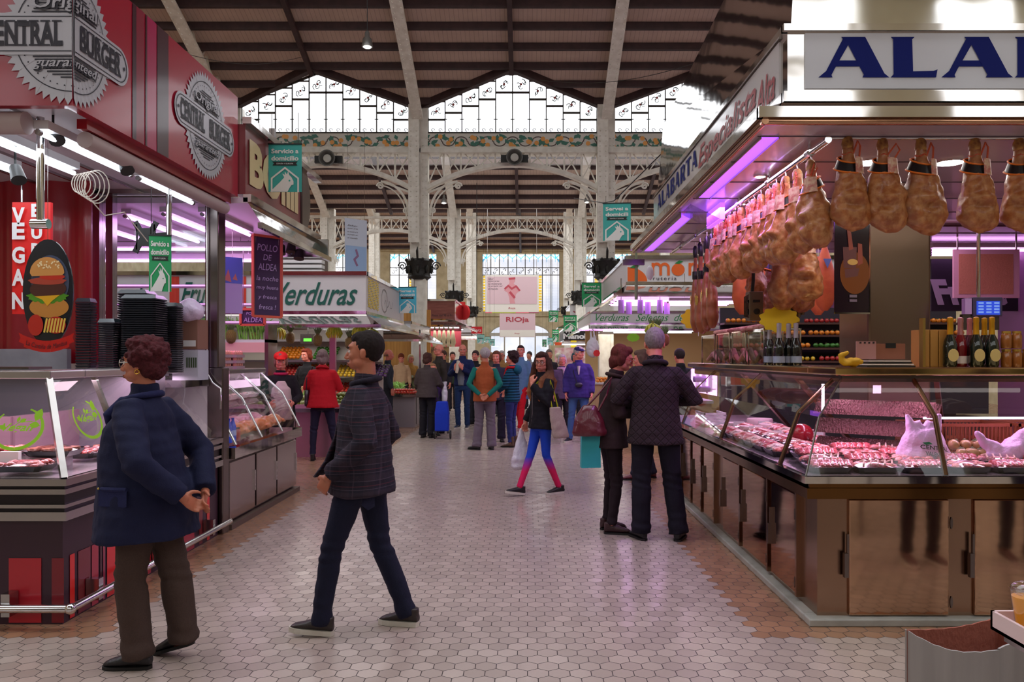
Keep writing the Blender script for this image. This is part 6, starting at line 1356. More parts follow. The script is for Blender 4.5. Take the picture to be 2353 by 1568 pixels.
def make_ham(seed, label, loc, rz, w=.125, d=.09, L=.53, group='hams hanging round the stall'):
    t = thing('ham', label, 'ham', loc, rz, group); rr = random.Random(seed); m = MB()
    # origin = top of the shank ; local -z downwards
    prof = [(0,.030,.028,0),(.05,.032,.030,0),(.09,.036,.034,0),(.13,.050,.046,.0),(.19,w*.66,d*.66,.004),(.27,w*.90,d*.9,.008),(.35,w*1.0,d,.012),(.42,w*.98,d*.98,.018),(.475,w*.80,d*.8,.028),(.51,w*.5,d*.5,.036),(.528,w*.2,d*.2,.04)]
    rings = []
    for z, a, b, sx in prof: rings.append([(sx+a*math.cos(2*PI*k/18)*(1.06 if math.cos(2*PI*k/18) > 0 else .96), b*math.sin(2*PI*k/18), -z*L/.53) for k in range(18)])
    m.loft(rings); off = Vector((seed*3.1, seed*1.7, 0))
    def dsp(c):
        v = Vector(c); q = .022*noise.noise(v*8+off)+.009*noise.noise(v*24+off)
        kn = math.exp(-(((v.x-.01)**2+(v.z+.36*L/.53)**2)/.0028)); 
        if v.y < 0: q += .022*math.exp(-(((v.x-.02)**2)/.002+((v.z+.33*L/.53)**2)/.0006))-.028*math.exp(-(((v.x-.0)**2)/.0032+((v.z+.375*L/.53)**2)/.0007))
        return q*(1 if v.z < -.19 else .25)
    organic('meat', m, HAM, t, .011, 2, dsp)
    h = MB().loft([[(.0+a*math.cos(2*PI*k/10),b*math.sin(2*PI*k/10),z) for k in range(10)] for z, a, b in ((-.045,.03,.03),(-.02,.036,.032),(.0,.034,.03),(.02,.028,.026),(.03,.02,.02))]); organic('shank', h, HOOF, t, .008, 2, lambda c: .005*noise.noise(Vector(c)*50+off))
    bd = MB(); n = 24
    def ringz(z): 
        z = abs(z)*.53/L
        for (z0,a0,b0,s0),(z1,a1,b1,s1) in zip(prof, prof[1:]):
            if z0 <= z <= z1: q = (z-z0)/(z1-z0); return a0+(a1-a0)*q+.013, b0+(b1-b0)*q+.013, s0+(s1-s0)*q
    def band(za, zb, r0=0, wob=.0):
        v = []
        for zz in (za, zb):
            a, b, s = ringz(zz); v += [(s+(a+r0)*math.cos(2*PI*k/n), (b+r0)*math.sin(2*PI*k/n), -zz-wob*math.cos(2*PI*k/n+PI/2)) for k in range(n)]
        return MB().add(v, [(k,(k+1)%n,n+(k+1)%n,n+k) for k in range(n)])
    lb = band(.105,.165,0,.03).build('label_band', LBL, t, local=True, smooth=True)
    m = MB(); 
    for zz in (.105,.165):
        a, b, s = ringz(zz); m.tube([(s+(a+.003)*math.cos(2*PI*k/n),(b+.003)*math.sin(2*PI*k/n),-zz-.03*math.cos(2*PI*k/n+PI/2)) for k in range(n+1)], .0052, 5, cap=False)
    m.build('label_edge', LBO, lb, local=True, smooth=True)
    a, b, s = ringz(.16); m = MB()
    for k in range(5): aa = -PI/2+.1+.22*k; ab = aa+.22; m.add([(s+(a+.004)*math.cos(aa),(b+.004)*math.sin(aa),-.10),(s+(a+.004)*math.cos(ab),(b+.004)*math.sin(ab),-.10),(s+(a+.014)*math.cos(ab),(b+.008)*math.sin(ab),-.195),(s+(a+.014)*math.cos(aa),(b+.008)*math.sin(aa),-.195)],[(0,1,2,3)])
    m.build('picture_label', LBP, t, local=True, smooth=True)
    rp = MB(); rp.tube([(.028*math.cos(q),.028*math.sin(q),-.075+.006*math.sin(3*q)) for q in [2*PI*i/16 for i in range(33)]], .006, 6); rp.tube([(.02,-.02,-.08),(.07,-.03,-.01),(.09,-.03,-.05),(.06,-.035,-.10)] if seed % 2 else [(.02,-.02,-.08),(.045,-.03,.0),(.06,-.03,-.03),(.05,-.035,-.12)], .006, 6); rp.build('rope', ROPE, t, local=True, smooth=True)
    MB().tube([(0,0,.0),(.012,0,.03),(0,0,.055),(0,0,.10)], .004, 6).build('hook', STEEL, t, local=True, smooth=True)
    return t
hams = [make_ham(k, ['ham above the cork board, fourth along the front rail','slimmer ham, second along the front rail from the corner','ham with a looped red rope, third along the front rail','last ham of the front rail beyond the picture edge'][k], (0,0,0), 0, .115+.012*(k%3), .085+.008*(k%2), .53+.02*(k%2)) for k in range(4)]
sf_ = FPX/4.62
fl_ = [(1948,322,0,1.0,.1),(2028,326,1,.96,-.15),(2116,326,2,1.0,.25),(2240,326,3,1.0,.05),(2342,326,0,1.0,-.3),(2440,326,1,1.0,.2)]
tops = ['ham at the corner of the front rail, yellow shank, above the hanging poster','slimmer ham, second along the front rail from the corner','ham with a looped red rope, third along the front rail','ham above the cork board, fourth along the front rail','ham cut by the right picture edge, fifth along the front rail','last ham of the front rail beyond the fifth']
_used = {}
for i_, ((px_, py, v, sc, rz), lb) in enumerate(zip(fl_, tops)):
    q_ = ((px_-VX)/sf_,4.62,EYE+(VY-py)/sf_-.01)
    own = {3:0, 1:1, 2:2, 5:3}.get(i_)
    if own is not None: o_ = hams[own]; o_.location = q_; o_.rotation_euler = (0,0,rz); o_.scale = (sc,)*3
    else: copy_tree(hams[v], loc=q_, rz=rz, scale=sc, label=lb)
ys_ = [4.78,5.02,5.22,5.42,5.60,5.78,5.96,6.13,6.30,6.47,6.64,6.80,6.96,7.12]
rr = random.Random(9)
for k, y in enumerate(ys_):
    copy_tree(hams[(k*3+1)%4], loc=(1.71+rr.uniform(-.01,.01),y,2.715), rot=(rr.uniform(-.04,.04),rr.uniform(-.08,.08),-PI/2+rr.uniform(-.5,.5)), scale=rr.uniform(.95,1.03), label='violet-lit ham on the aisle side rail, %s from the corner' % ORD[k])
for k, (x, y) in enumerate(((1.98,5.7),(2.02,6.3),(2.0,6.9),(2.25,6.6),(2.22,7.2))):
    copy_tree(hams[k%4], loc=(x,y,2.5), rot=(0,0,rr.uniform(0,6)), scale=1.05, label='lower dim ham hanging behind the aisle side row, %s from the corner' % ORD[k])
def iberian(label, loc, rz):
    t = thing('ham', label, 'ham', loc, rz, 'thin black-hoofed hams'); m = MB()
    m.loft([[(sx+a*math.cos(2*PI*k/14), b*math.sin(2*PI*k/14), -z) for k in range(14)] for z, a, b, sx in ((.0,.018,.018,0),(.12,.02,.02,0),(.26,.03,.026,0),(.4,.055,.04,.01),(.55,.085,.055,.02),(.68,.09,.055,.02),(.75,.06,.04,.02),(.78,.02,.02,.02))])
    organic('meat', m, IBER, t, .011, 2, lambda c: .008*noise.noise(Vector(c)*11))
    MB().lathe([(.012,.10),(.024,.08),(.026,.03),(.02,-.02)], 10).build('hoof', BHOOF, t, local=True, smooth=True)
    MB().lathe([(.03,-.16),(.032,-.2),(.03,-.24)], 12).build('label_band', LBL, t, local=True); MB().prism(circ(0,0,.03,.05,14), plane_map((.0,-.045,-.45),(1,0,0),(0,0,1)), 0, .004).build('gold_seal', M('gold_seal',(214,176,80),.25,.8), t, local=True)
    MB().tube([(0,0,.09),(0,0,.14)], .004, 5).build('hook', STEEL, t, local=True); return t
ib = iberian('thin dark ham with black hoof at the far end of the rail, nearest the corner', (1.71,7.35,2.60), -PI/2)
for k in range(5): copy_tree(ib, loc=(1.70+.02*(k%2),7.5+.13*k,2.60-.02*(k%3)), rz=-PI/2+.3*(k%3-1), label='thin dark black-hoofed ham ending the aisle rail, %s in line' % ORD[k+1])
# sausages in nets etc
SAUS = M('dark_salami', (60,44,34), .5, noisy=(30,(110,96,60)))
for k, (px_, py0, py1, Y) in enumerate(((1836,625,735,6.6),(1856,610,700,6.8),(1815,640,725,6.6))):
    x = wx(px_,Y); z1, z0 = wz(py0,Y), wz(py1,Y); t = thing('sausage_net', 'dark netted sausages with white label, %s of the cluster behind the hams' % ORD[k], 'sausage', (x,Y,z0))
    m = MB()
    for j in range(3): m.tube([(x+.03*(j-1),Y+.02*j,z1),(x+.04*(j-1),Y,(z0+z1)/2),(x+.03*(j-1),Y,z0+.02*j)], [.012,.03,.014], 9)
    m.build('sausage', SAUS, t, smooth=True); MB().box(x-.04,x+.04,Y-.05,Y-.045,(z0+z1)/2-.04,(z0+z1)/2+.05).build('label', WHT, t); MB().cyl((x,Y,z1),(x,Y,z1+.3),.004,5).build('cord', WHT, t)
HOM = M('orange_ham_piece', (212,120,60), .45, noisy=(8,(186,92,44)))
for k, (px_, Y) in enumerate(((1706,8.3),(1765,8.3),(1800,8.3),(1895,7.6),(1880,8.4))):
    x = wx(px_,Y); t = thing('smoked_shoulder', 'smooth orange cured shoulder hanging inside the ham stall, %s from the aisle' % ORD[k], 'cured meat', (x,Y,1.9))
    m = MB().loft([[(x+a*math.cos(2*PI*j/14),Y+b*math.sin(2*PI*j/14),z) for j in range(14)] for z, a, b in ((2.62,.02,.02),(2.5,.06,.04),(2.35,.1,.06),(2.18,.11,.06),(2.06,.08,.05),(2.0,.03,.03))]); m.build('meat', HOM, t, smooth=True)
    MB().cyl((x,Y,2.6),(x,Y,2.82),.004,5).build('hook', STEEL, t); MB().prism([(-.04,.04),(.04,.04),(0,-.05)], plane_map((x-.0,Y-.07,2.45),(1,0,0),(0,0,1)), 0, .004).build('blue_tag', M('blue_tag',(90,120,170),.5), t)

# interior: steel hood column, poster, screens
t = thing('steel_hood', 'big brushed steel column in the middle of the ham stall', 'column', (wx(2067,6.4),6.4,1.4)); MB().box(wx(1995,6.3),wx(2140,6.3),6.3,6.9,1.1,2.84).build('body', M('hood_steel',(140,120,102),.28,1,bump=(2,.15)), t, bevel=.02)
Y = 6.0; f = plane_map((wx(1958,Y),Y,wz(605,Y)),(1,.12,0),(0,0,1)); w, h = 85*Y/FPX/2, 230*Y/FPX/2
t = thing('hanging_poster', 'dark poster printed with a can, hanging before the steel column', 'poster', (wx(1958,Y),Y,wz(720,Y)))
MB().prism([(-w,-h),(w,-h),(w,h),(-w,h)], f, -.008, 0).build('sheet', M('dark_brown_print',(34,20,30),.15,coat=.6), t)
flat('amber_print', [circ(.02,-h*.2,w*.85,h*.42)], f, M('amber_print',(124,74,36),.2,coat=.6), t, .003)
flat('can_print', [[(-w*.5,-h*.1),(w*.2,-h*.1),(w*.25,h*.32),(-w*.55,h*.32)],[(-w*.4,-h*.3),(w*.3,-h*.26),(w*.4,-h*.1),(-w*.45,-h*.12)]], f, M('can_print',(110,74,70),.2,coat=.6), t, .005); flat('tool_print', [[(-w*.2,h*.25),(w*.05,h*.28),(-w*.15,h*.8),(-w*.35,h*.78)],[(w*.3,-h*.05),(w*.6,h*.0),(w*.55,h*.38),(w*.3,h*.4)]], f, M('roll_print',(150,82,66),.2,coat=.6), t, .006)
flat('glow_print', [circ(-.0,h*.02,w*.3,h*.06)], f, M('yellow_print',(206,170,90),.3), t, .008); flat('lettering', stroke([(-.02,-h*.66),(.03,-h*.66)], .02)+stroke([(-.02,-h*.75),(.03,-h*.75)], .02), f, M('grey_print',(120,110,120),.4), t, .008)
MB().bar(f(-w,-h,0), f(w,-h,0), .012, .012).bar(f(-w,h,0), f(w,h,0), .012, .012).bar(f(w,-h,0), f(w,h,0), .008, .012).build('frame', CHROME, t)
m = MB()
for s in (-1,1): q = Vector(f(s*w*.8,h,0)); m.cyl(q, (q[0],q[1],2.84), .003, 4)
m.build('hanging_wire', STEEL, t)
Yb2 = 9.2; Xb = lambda p: wx(p,Yb2)
t = thing('blackboard_sign', 'black sign with large white letters Fruta at the back of the ham stall', 'sign', (Xb(2200),Yb2,1.9)); MB().box(Xb(2140),Xb(2560),Yb2,Yb2+.05,wz(715,Yb2),wz(595,Yb2)).build('board', M('near_black_board',(34,32,40),.5), t)
lettering('Fruta', lambda a,b,d: front(0,Yb2,0)(a+Xb(2225), b+wz(672,Yb2), d), 1, M('white_big_letter',(176,172,184),.5), t, d=.01, fit=(.9,.3), shear=-.3, offset=.05)
Yk = 8.2; t = thing('cork_board', 'pink-framed cork notice board above the screen', 'notice board', (wx(2267,Yk),Yk,wz(685,Yk))); MB().box(wx(2192,Yk),wx(2343,Yk),Yk,Yk+.03,wz(685,Yk),wz(573,Yk)).build('frame', M('pink_frame',(220,170,190),.4), t); MB().box(wx(2203,Yk),wx(2328,Yk),Yk-.005,Yk,wz(676,Yk),wz(584,Yk)).build('cork', M('cork',(196,130,104),.8,bump=(60,.3)), t); MB().cyl((wx(2200,Yk),Yk,wz(573,Yk)),(wx(2200,Yk),Yk,2.84),.01,6).cyl((wx(2335,Yk),Yk,wz(573,Yk)),(wx(2335,Yk),Yk,2.84),.01,6).build('cord', STEEL, t)
Ysn = 6.0; t = thing('till_screen', 'touch till with lit blue screen hanging on a steel pole', 'till', (wx(2270,Ysn),Ysn,wz(725,Ysn))); MB().box(wx(2236,Ysn),wx(2304,Ysn),Ysn,Ysn+.08,wz(727,Ysn),wz(683,Ysn)).build('housing', M('grey_housing',(70,64,90),.4), t, bevel=.006)
flat('screen', [[(wx(2243,Ysn),wz(724,Ysn)),(wx(2297,Ysn),wz(724,Ysn)),(wx(2297,Ysn),wz(692,Ysn)),(wx(2243,Ysn),wz(692,Ysn))]], front(0,Ysn,0), M('blue_screen',(40,70,190),.3,emit=.8), t, .005)
m = []
for i in range(3):
    for j in range(4): m.append([(wx(2247+i*18,Ysn),wz(720-j*7,Ysn)),(wx(2259+i*18,Ysn),wz(720-j*7,Ysn)),(wx(2259+i*18,Ysn),wz(716-j*7,Ysn)),(wx(2247+i*18,Ysn),wz(716-j*7,Ysn))])
flat('screen_icon', m, front(0,Ysn,0), M('screen_icon',(120,160,230),.3,emit=.6), t, .008)
MB().cyl((wx(2257,Ysn),Ysn+.05,wz(690,Ysn)),(wx(2257,Ysn),Ysn+.05,2.84),.014,10).build('pole', CHROME, t, smooth=True); MB().box(wx(2218,Ysn),wx(2233,Ysn),Ysn,Ysn+.05,wz(722,Ysn),wz(686,Ysn)).build('card_reader', M('lilac_reader',(190,160,210),.4), t); MB().box(wx(2215,Ysn),wx(2300,Ysn),Ysn+.02,Ysn+.06,1.76,wz(722,Ysn)).build('cradle', DSTEEL, t)
t = thing('scale', 'boxy grey scale with round dial hanging behind the ham stall counter', 'scale', (wx(1737,6.6),6.6,wz(738,6.6))); x0, x1, z0, z1 = wx(1722,6.6), wx(1754,6.6), wz(737,6.6), wz(670,6.6)
MB().box(x0,x1,6.6,6.72,z0,z1).build('body', M('olive_steel',(128,116,100),.35,.8), t, bevel=.004); MB().lathe([(.025,0),(.025,.01),(.004,.012)], 16, mtx=Matrix.Translation((wx(1739,6.6),6.6,wz(716,6.6)))@Matrix.Rotation(PI/2,4,'X')).build('dial', BLACK, t); MB().box(x0+.03,x1-.03,6.59,6.6,z1-.09,z1-.07).build('display', BLACK, t); MB().add([(x0,6.6,z0+.02),(x0-.06,6.55,z0+.03),(x0-.06,6.55,z1-.05),(x0,6.6,z1-.02)],[(0,1,2,3)]).build('side_mirror', MIRROR, t); MB().tube([(x0+.04,6.66,z1),(x0+.05,6.66,z1+.1),(x0+.06,6.66,2.84)],.015,8).build('arm', BLACK, t)
for k in range(3): tube_lamp((wx(2140,9.0+.2*k),9.0+.2*k,wz(575,9.0)),(wx(2420,9.0),9.0+.2*k,wz(575,9.0)), TUBEP, 'pink tube across the back of the ham stall, %s row' % ORD[k])
tag(MB().box(2.0,7,9.6,9.66,0,2.84).build('back_frame', M('mauve_wall',(150,110,146),.5)) if False else MB().box(5.7,5.8,5.5,9.6,0,2.84).build('divider_wall', M('mauve_wall',(150,110,146),.5)), 'mauve side wall at the back of the ham stall', 'panel')

# counter
HD = M('mirror_door', (186,150,124), .07, 1, bump=(1.2,.04)); HF = M('door_frame_steel', (158,128,108), .22, 1)
hc = thing('ham_counter', 'steel ham counter with mirror doors and slanting glass on a marble plinth', 'counter', (XH,YH,0))
MB().box(XH+.02,8,YH,YH+.1,0,.045).box(XH+.02,XH+.12,YH+.1,9.45,0,.045).box(XH+.1,8,YH+.08,YH+.8,0,.045).build('plinth', M('grey_marble',(150,150,144),.2,noisy=(4,(176,176,170),6)), hc, bevel=.008)
ym, xm = YH+.07, XH+.09
MB().box(xm,8,ym,ym+.7,.045,.74).box(xm,xm+.7,ym+.7,9.4,.045,.74).build('cabinet', HF, hc)
def door(f, u0, u1, v0, v1, hinge, handle, nm='door'):
    d = MB().prism([(u0,v0),(u1,v0),(u1,v1),(u0,v1)], f, .0, .022).build(nm, HD, hc, bevel=.006)
    m = MB()
    for v in (v0+.12*(v1-v0), v0+.8*(v1-v0)): m.prism(circ(hinge, v, .008, .035, 10), f, .02, .032)
    m.build('hinge', DSTEEL, d, smooth=False)
    h = MB(); h.prism([(handle-.012,(v0+v1)/2-.11),(handle+.012,(v0+v1)/2-.11),(handle+.012,(v0+v1)/2+.03),(handle-.012,(v0+v1)/2+.03)], f, .02, .05); h.prism([(handle+.006,(v0+v1)/2),(handle+.018,(v0+v1)/2),(handle+.018,(v0+v1)/2+.14),(handle+.006,(v0+v1)/2+.14)], f, .022, .04)
    h.build('handle', DSTEEL, d)
f1 = plane_map((0,ym,0),(1,0,0),(0,0,1)); s1 = FPX/ym; ux = lambda p: (p-VX)/s1; vz = lambda p: EYE+(VY-p)/s1
door(f1, ux(1948), ux(2176), vz(1413), vz(1147), ux(2180), ux(1938)); door(f1, ux(2235), ux(2465), vz(1413), vz(1147), ux(2470), ux(2224)); door(f1, ux(2520), ux(2750), vz(1413), vz(1147), ux(2755), ux(2510))
f2 = side_r(xm, 0, 0)
yy = lambda p: FPX*xm/(p-VX)
for a, b in ((1837,1778),(1770,1712),(1705,1666),(1646,1622),(1616,1596),(1592,1574),(1570,1556)):
    ya, yb = yy(a), yy(b); door(f2, -yb+.01, -ya-.01, .08, .7, -ya-.0, -yb+.02)
    MB().box(xm-.03,xm,ya-.03,ya+.0,.07,.72).build('door_post', HF, hc)
BR = M('bronze_steel', (120,84,48), .2, 1, bump=(2,.1))
MB().box(XH+.0,8,YH-.02,YH+.1,.74,.80).box(XH,XH+.1,YH+.1,9.4,.74,.80).box(XH+.02,8,YH,YH+.1,.80,.83).box(XH+.02,XH+.1,YH+.1,9.4,.80,.83).build('steel_band', BR, hc); MB().box(XH-.02,8,YH-.04,YH+.05,.83,.87).box(XH-.02,XH+.07,YH+.05,9.4,.83,.87).build('rim', MIRROR, hc)
MB().box(XH+.02,8,YH+.02,YH+1.0,.80,.872).box(XH+.02,XH+1.0,YH+1.0,9.35,.80,.872).build('deck', M('deck_pink_steel',(190,170,184),.25,.7), hc)
zt_c, LN = 1.42, .34
gx = lambda d: XH+d
MB().add([(XH,YH,.87),(8,YH,.87),(8,YH+LN*.35,1.2),(XH+LN*.35,YH+LN*.35,1.2)],[(0,1,2,3)]).add([(XH+LN*.35,YH+LN*.35,1.2),(8,YH+LN*.35,1.2),(8,YH+LN,zt_c),(XH+LN,YH+LN,zt_c)],[(0,1,2,3)]).build('front_glass', CASEGLASS, hc)
MB().add([(XH,YH,.87),(XH,9.35,.87),(XH+LN*.35,9.35,1.2),(XH+LN*.35,YH+LN*.35,1.2)],[(0,1,2,3)]).add([(XH+LN*.35,YH+LN*.35,1.2),(XH+LN*.35,9.35,1.2),(XH+LN,9.35,zt_c),(XH+LN,YH+LN,zt_c)],[(0,1,2,3)]).build('side_glass', CASEGLASS, hc)
MB().tube([(XH,YH,.87),(XH+LN*.35,YH+LN*.35,1.2),(XH+LN,YH+LN,zt_c)], .006, 6).build('glass_edge', M('glass_edge',(96,90,84),.2,.3), hc)
BRZ = M('dark_bronze_bar', (92,66,44), .3, .9)
for x in (wx(2175,YH)+.0, wx(2175,YH)+1.1): MB().tube([(x,YH+.01,.87),(x-.0,YH+LN*.35+.01,1.2),(x-.02,YH+LN+.02,zt_c)], .016, 8).build('glass_bar', BRZ, hc, smooth=True)
for y in (5.05,6.6,8.2): MB().tube([(XH+.01,y,.87),(XH+LN*.35+.01,y,1.2),(XH+LN+.02,y,zt_c)], .016, 8).build('glass_bar', BRZ, hc, smooth=True)
for x in (2.55,3.6): MB().bar((x,YH+LN+.05,zt_c), (x+.35,YH+.95,.87), .03, .03).build('rear_strut', BRZ, hc)
for y in (5.9,7.4): MB().bar((XH+LN+.05,y,zt_c), (XH+.95,y+.3,.87), .03, .03).build('rear_strut', BRZ, hc)
BRASS = M('gilded_shelf_edge', (206,176,120), .12, 1, bump=(1.5,.2))
MB().box(XH+LN-.06,8,YH+LN-.06,YH+LN+.42,zt_c+.02,zt_c+.07).box(XH+LN-.06,XH+LN+.42,YH+LN+.42,9.3,zt_c+.02,zt_c+.07).build('top_shelf', BRASS, hc, bevel=.01); MB().box(XH+LN-.0,8,YH+LN-.0,YH+LN+.36,zt_c-.02,zt_c+.02).box(XH+LN,XH+LN+.36,YH+LN+.36,9.3,zt_c-.02,zt_c+.02).build('shelf_rail', DSTEEL, hc)
MB().add([(2.55,YH+.55,1.16),(8,YH+.55,1.16),(8,YH+.95,1.16),(2.4,YH+.95,1.16)],[(0,1,2,3)]).build('middle_shelf', CASEGLASS, hc); MB().cyl((2.55,YH+.55,1.16),(8,YH+.55,1.16),.007,8).build('shelf_edge', TUBEP, hc)
area('case_light_front', (3.4,YH+LN+.2,1.38), (3.4,.05), 16, (1.0,.62,.95)); area('case_light_side', (XH+LN+.2,7.0,1.38), (.05,4.4), 16, (1.0,.62,.95))
CRB = M('brown_crate', (130,66,34), .5)
def crate(x0, x1, y0, y1, z0, z1, label, rz=0):
    t = thing('plastic_crate', label, 'crate', ((x0+x1)/2,y0,z0)); m = MB(); h = z1-z0
    for z in (z0, z0+h*.45, z1-.02): m.box(x0,x1,y0,y0+.012,z,z+.02).box(x0,x1,y1-.012,y1,z,z+.02).box(x0,x0+.012,y0,y1,z,z+.02).box(x1-.012,x1,y0,y1,z,z+.02)
    n = int((x1-x0)/.025)
    for k in range(n+1): x = x0+(x1-x0-.008)*k/n; m.box(x,x+.008,y0+.002,y0+.01,z0,z1).box(x,x+.008,y1-.01,y1-.002,z0,z1)
    n = int((y1-y0)/.03)
    for k in range(n+1): y = y0+(y1-y0-.008)*k/n; m.box(x0+.002,x0+.01,y,y+.008,z0,z1).box(x1-.01,x1-.002,y,y+.008,z0,z1)
    m.box(x0,x1,y0,y1,z0,z0+.005); m.build('basket', CRB, t); return t
crate(2.55,3.15,YH+.6,YH+.95,.88,1.12,'brown slatted crate behind the carrier bag in the ham case'); crate(3.2,3.8,YH+.6,YH+.95,.88,1.12,'brown slatted crate behind the potatoes in the ham case')
m = MB()
for k in range(3): m.add([(2.0+.0*k,YH+1.0,.9+.13*k),(2.62,YH+.5,.9+.13*k),(2.66,YH+.53,1.0+.13*k),(2.05,YH+1.04,1.0+.13*k)],[(0,1,2,3)])
tag(m.build('vent_grille', M('brown_grille',(96,60,60),.35,.7,bump=(90,1.0,(1,1,.2)))), 'slanting dark louvred grille inside the corner of the ham case', 'grille')
i = 0
for r_ in range(4):
    for k in range(11):
        x = 1.78+.27*k+.03*r_; y = YH+.14+.2*r_
        if x > 2.45 and r_ > 1: continue
        meat_tray('tray of %s in the ham case front, %s row, %s from the corner' % (['sliced ham','raw chops','sliced ham','raw mince'][(k+r_)%4], ORD[r_], ORD[k]), ['slice','chop','slice','mince'][(k+r_)%4], (x,y,.876+.012*r_), .0, .26, .19)
for r_ in range(3):
    for k in range(7):
        y = YH+.95+.26*k; x = 1.76+.2*r_
        meat_tray('tray of %s behind the aisle side glass, %s row, %s from the corner' % (['raw chops','sliced ham'][(k+r_)%2], ORD[r_], ORD[k]), ['chop','slice'][(k+r_)%2], (x,y,.876+.012*r_), PI/2, .26, .19)
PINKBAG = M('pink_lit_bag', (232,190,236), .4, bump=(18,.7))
m = MB().loft([[(a*w,b*d,z) for a, b in [(math.cos(2*PI*k/16),math.sin(2*PI*k/16)) for k in range(16)]] for z, w, d in ((0,.13,.08),(.06,.17,.1),(.16,.13,.09),(.22,.09,.06))])
for s in (-1,1): m.tube([(s*.05,0,.18),(s*.09,0,.25),(s*.10,.01,.31)], [.05,.03,.012], 8); m.tube([(s*.02,0,.2),(s*.04,0,.27)], [.04,.02], 8)
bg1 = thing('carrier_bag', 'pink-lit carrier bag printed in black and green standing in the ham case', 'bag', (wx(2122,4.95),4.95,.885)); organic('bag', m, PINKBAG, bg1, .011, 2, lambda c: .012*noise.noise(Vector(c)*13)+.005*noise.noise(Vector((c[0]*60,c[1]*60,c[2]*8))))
f = plane_map((.0,-.112,.10),(1,0,0),(0,.12,1))
for s, v, w in (('CENTRAL',.01,.17),('VALENCIA',-.03,.12)):
    vs, fs = text_mesh(s, 1, offset=.02); x1 = max(v_[0] for v_ in vs); q = MB(); q.add([f(a/x1*w/2+.02, b*.035+v-a/x1*.01, .006-.5*(a/x1*w/2)**2*8) for a, b in vs], fs); me = bpy.data.meshes.new('lettering'); me.from_pydata(q.v,[],q.f); link_mesh('lettering', me, INK, bg1, True)
q = MB().add([f(-.06,.045,.0),f(-.02,.05,.004),f(.0,.035,.006),f(-.04,.03,.003)],[(0,1,2,3)]); q.build('leaf_print', M('bag_leaf_green',(20,120,80),.5), bg1, local=True)
m = MB().loft([[(a*w+z*.9,b*d,z) for a, b in [(math.cos(2*PI*k/14),math.sin(2*PI*k/14)) for k in range(14)]] for z, w, d in ((0,.15,.08),(.05,.17,.09),(.13,.09,.07),(.2,.05,.03),(.27,.03,.012))]); m.tube([(-.02,0,.08),(-.1,0,.14),(-.14,0,.2)],[.06,.03,.01],8)
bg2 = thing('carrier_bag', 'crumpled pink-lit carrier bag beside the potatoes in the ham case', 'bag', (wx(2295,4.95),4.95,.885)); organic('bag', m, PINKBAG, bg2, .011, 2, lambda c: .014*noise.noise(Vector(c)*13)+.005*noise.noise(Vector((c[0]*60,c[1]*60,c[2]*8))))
for k in range(13):
    fruit('potato', (wx(2200,5.0)+.07*(k%5)+random.uniform(-.01,.01), 4.9+.07*(k//5), .905+.045*(k//5)), 'brown potato in the ham case between the two carrier bags', 'potatoes in the ham case')
t = thing('red_cheese', 'round red waxed cheese in the corner of the ham case', 'cheese', (wx(1842,5.9),5.9,.9)); MB().ell((wx(1842,5.9),5.9,.98),(.085,.085,.078),20,14).build('cheese', M('red_wax',(170,16,40),.25,coat=.6), t, smooth=True)
CHS = M('pale_cheese', (232,196,206), .4); 
for k, (x, y, r, h) in enumerate(((1.95,6.9,.1,.06),(2.15,7.0,.11,.07),(1.95,7.4,.09,.05),(2.2,7.5,.12,.08),(2.0,6.5,.1,.05),(2.3,6.4,.1,.07))):
    t = thing('cheese_wheel', 'pale cheese piece in the far side of the ham case, %s from the corner' % ORD[k], 'cheese', (x,y,.885)); MB().lathe([(r*.96,0),(r,.01),(r,h),(r*.95,h+.008)], 22, (x,y,.885)).build('cheese', CHS, t, smooth=True); MB().box(x-.05,x+.05,y-r-.01,y-r,.9,.96).build('price_card', WHT, t)
t = thing('plastic_basket', 'white plastic basket on the aisle side of the ham case', 'basket', (1.83,7.9,.885)); 
m = MB()
for z in (.885,.92,.955,.99): m.box(1.72,1.73,7.7,8.1,z,z+.02).box(1.93,1.94,7.7,8.1,z,z+.02).box(1.72,1.94,7.7,7.71,z,z+.02)
for k in range(9): m.box(1.72,1.728,7.7+.05*k,7.715+.05*k,.885,1.01)
m.box(1.72,1.94,7.7,8.1,.885,.89); m.build('basket', TRAYW, t)
# clutter on the top shelf
zs = zt_c+.07
_bt = {}
def wine(x, y, label, kind='cava', group=None):
    col = {'cava':((20,24,26),(190,184,200),(150,160,186)), 'gold':((20,30,24),(214,160,36),(214,196,130)), 'red':((120,20,30),(200,140,140),(230,220,220)), 'pink':((70,30,44),(206,130,130),(200,180,180))}[kind]
    if kind in _bt: return copy_tree(_bt[kind], loc=(x,y,zs), label=label, group=group)
    t = thing('sparkling_wine_bottle', label, 'bottle', (x,y,zs), 0, group)
    MB().lathe([(.038,0),(.044,.01),(.044,.13),(.038,.17),(.018,.215),(.015,.24)], 20).build('bottle', M('wine_glass_'+kind, col[0], .08, coat=.8), t, local=True, smooth=True)
    MB().lathe([(.0195,.205),(.018,.24),(.017,.29),(.019,.30),(.018,.325),(.005,.33)], 16).build('foil', M('foil_'+kind, col[1], .3, .7), t, local=True, smooth=True)
    if kind == 'gold': m = MB().prism(circ(0,0,.034,.042,18), plane_map((0,-.0455,.075),(1,0,0),(0,0,1)), -.006, 0)
    else: m = MB().lathe([(.0448,.02),(.0448,.07)], 20)
    m.build('label', M('wine_label_'+kind, col[2], .5), t, local=True, smooth=True); _bt[kind] = t; return t
for k, (px_, Y) in enumerate(((1790,6.15),(1812,6.2),(1829,6.15),(1768,6.5))): wine(wx(px_,Y), Y, 'dark bottle with silver foil on the ham case shelf, %s from the glass jars' % ORD[k], 'cava')
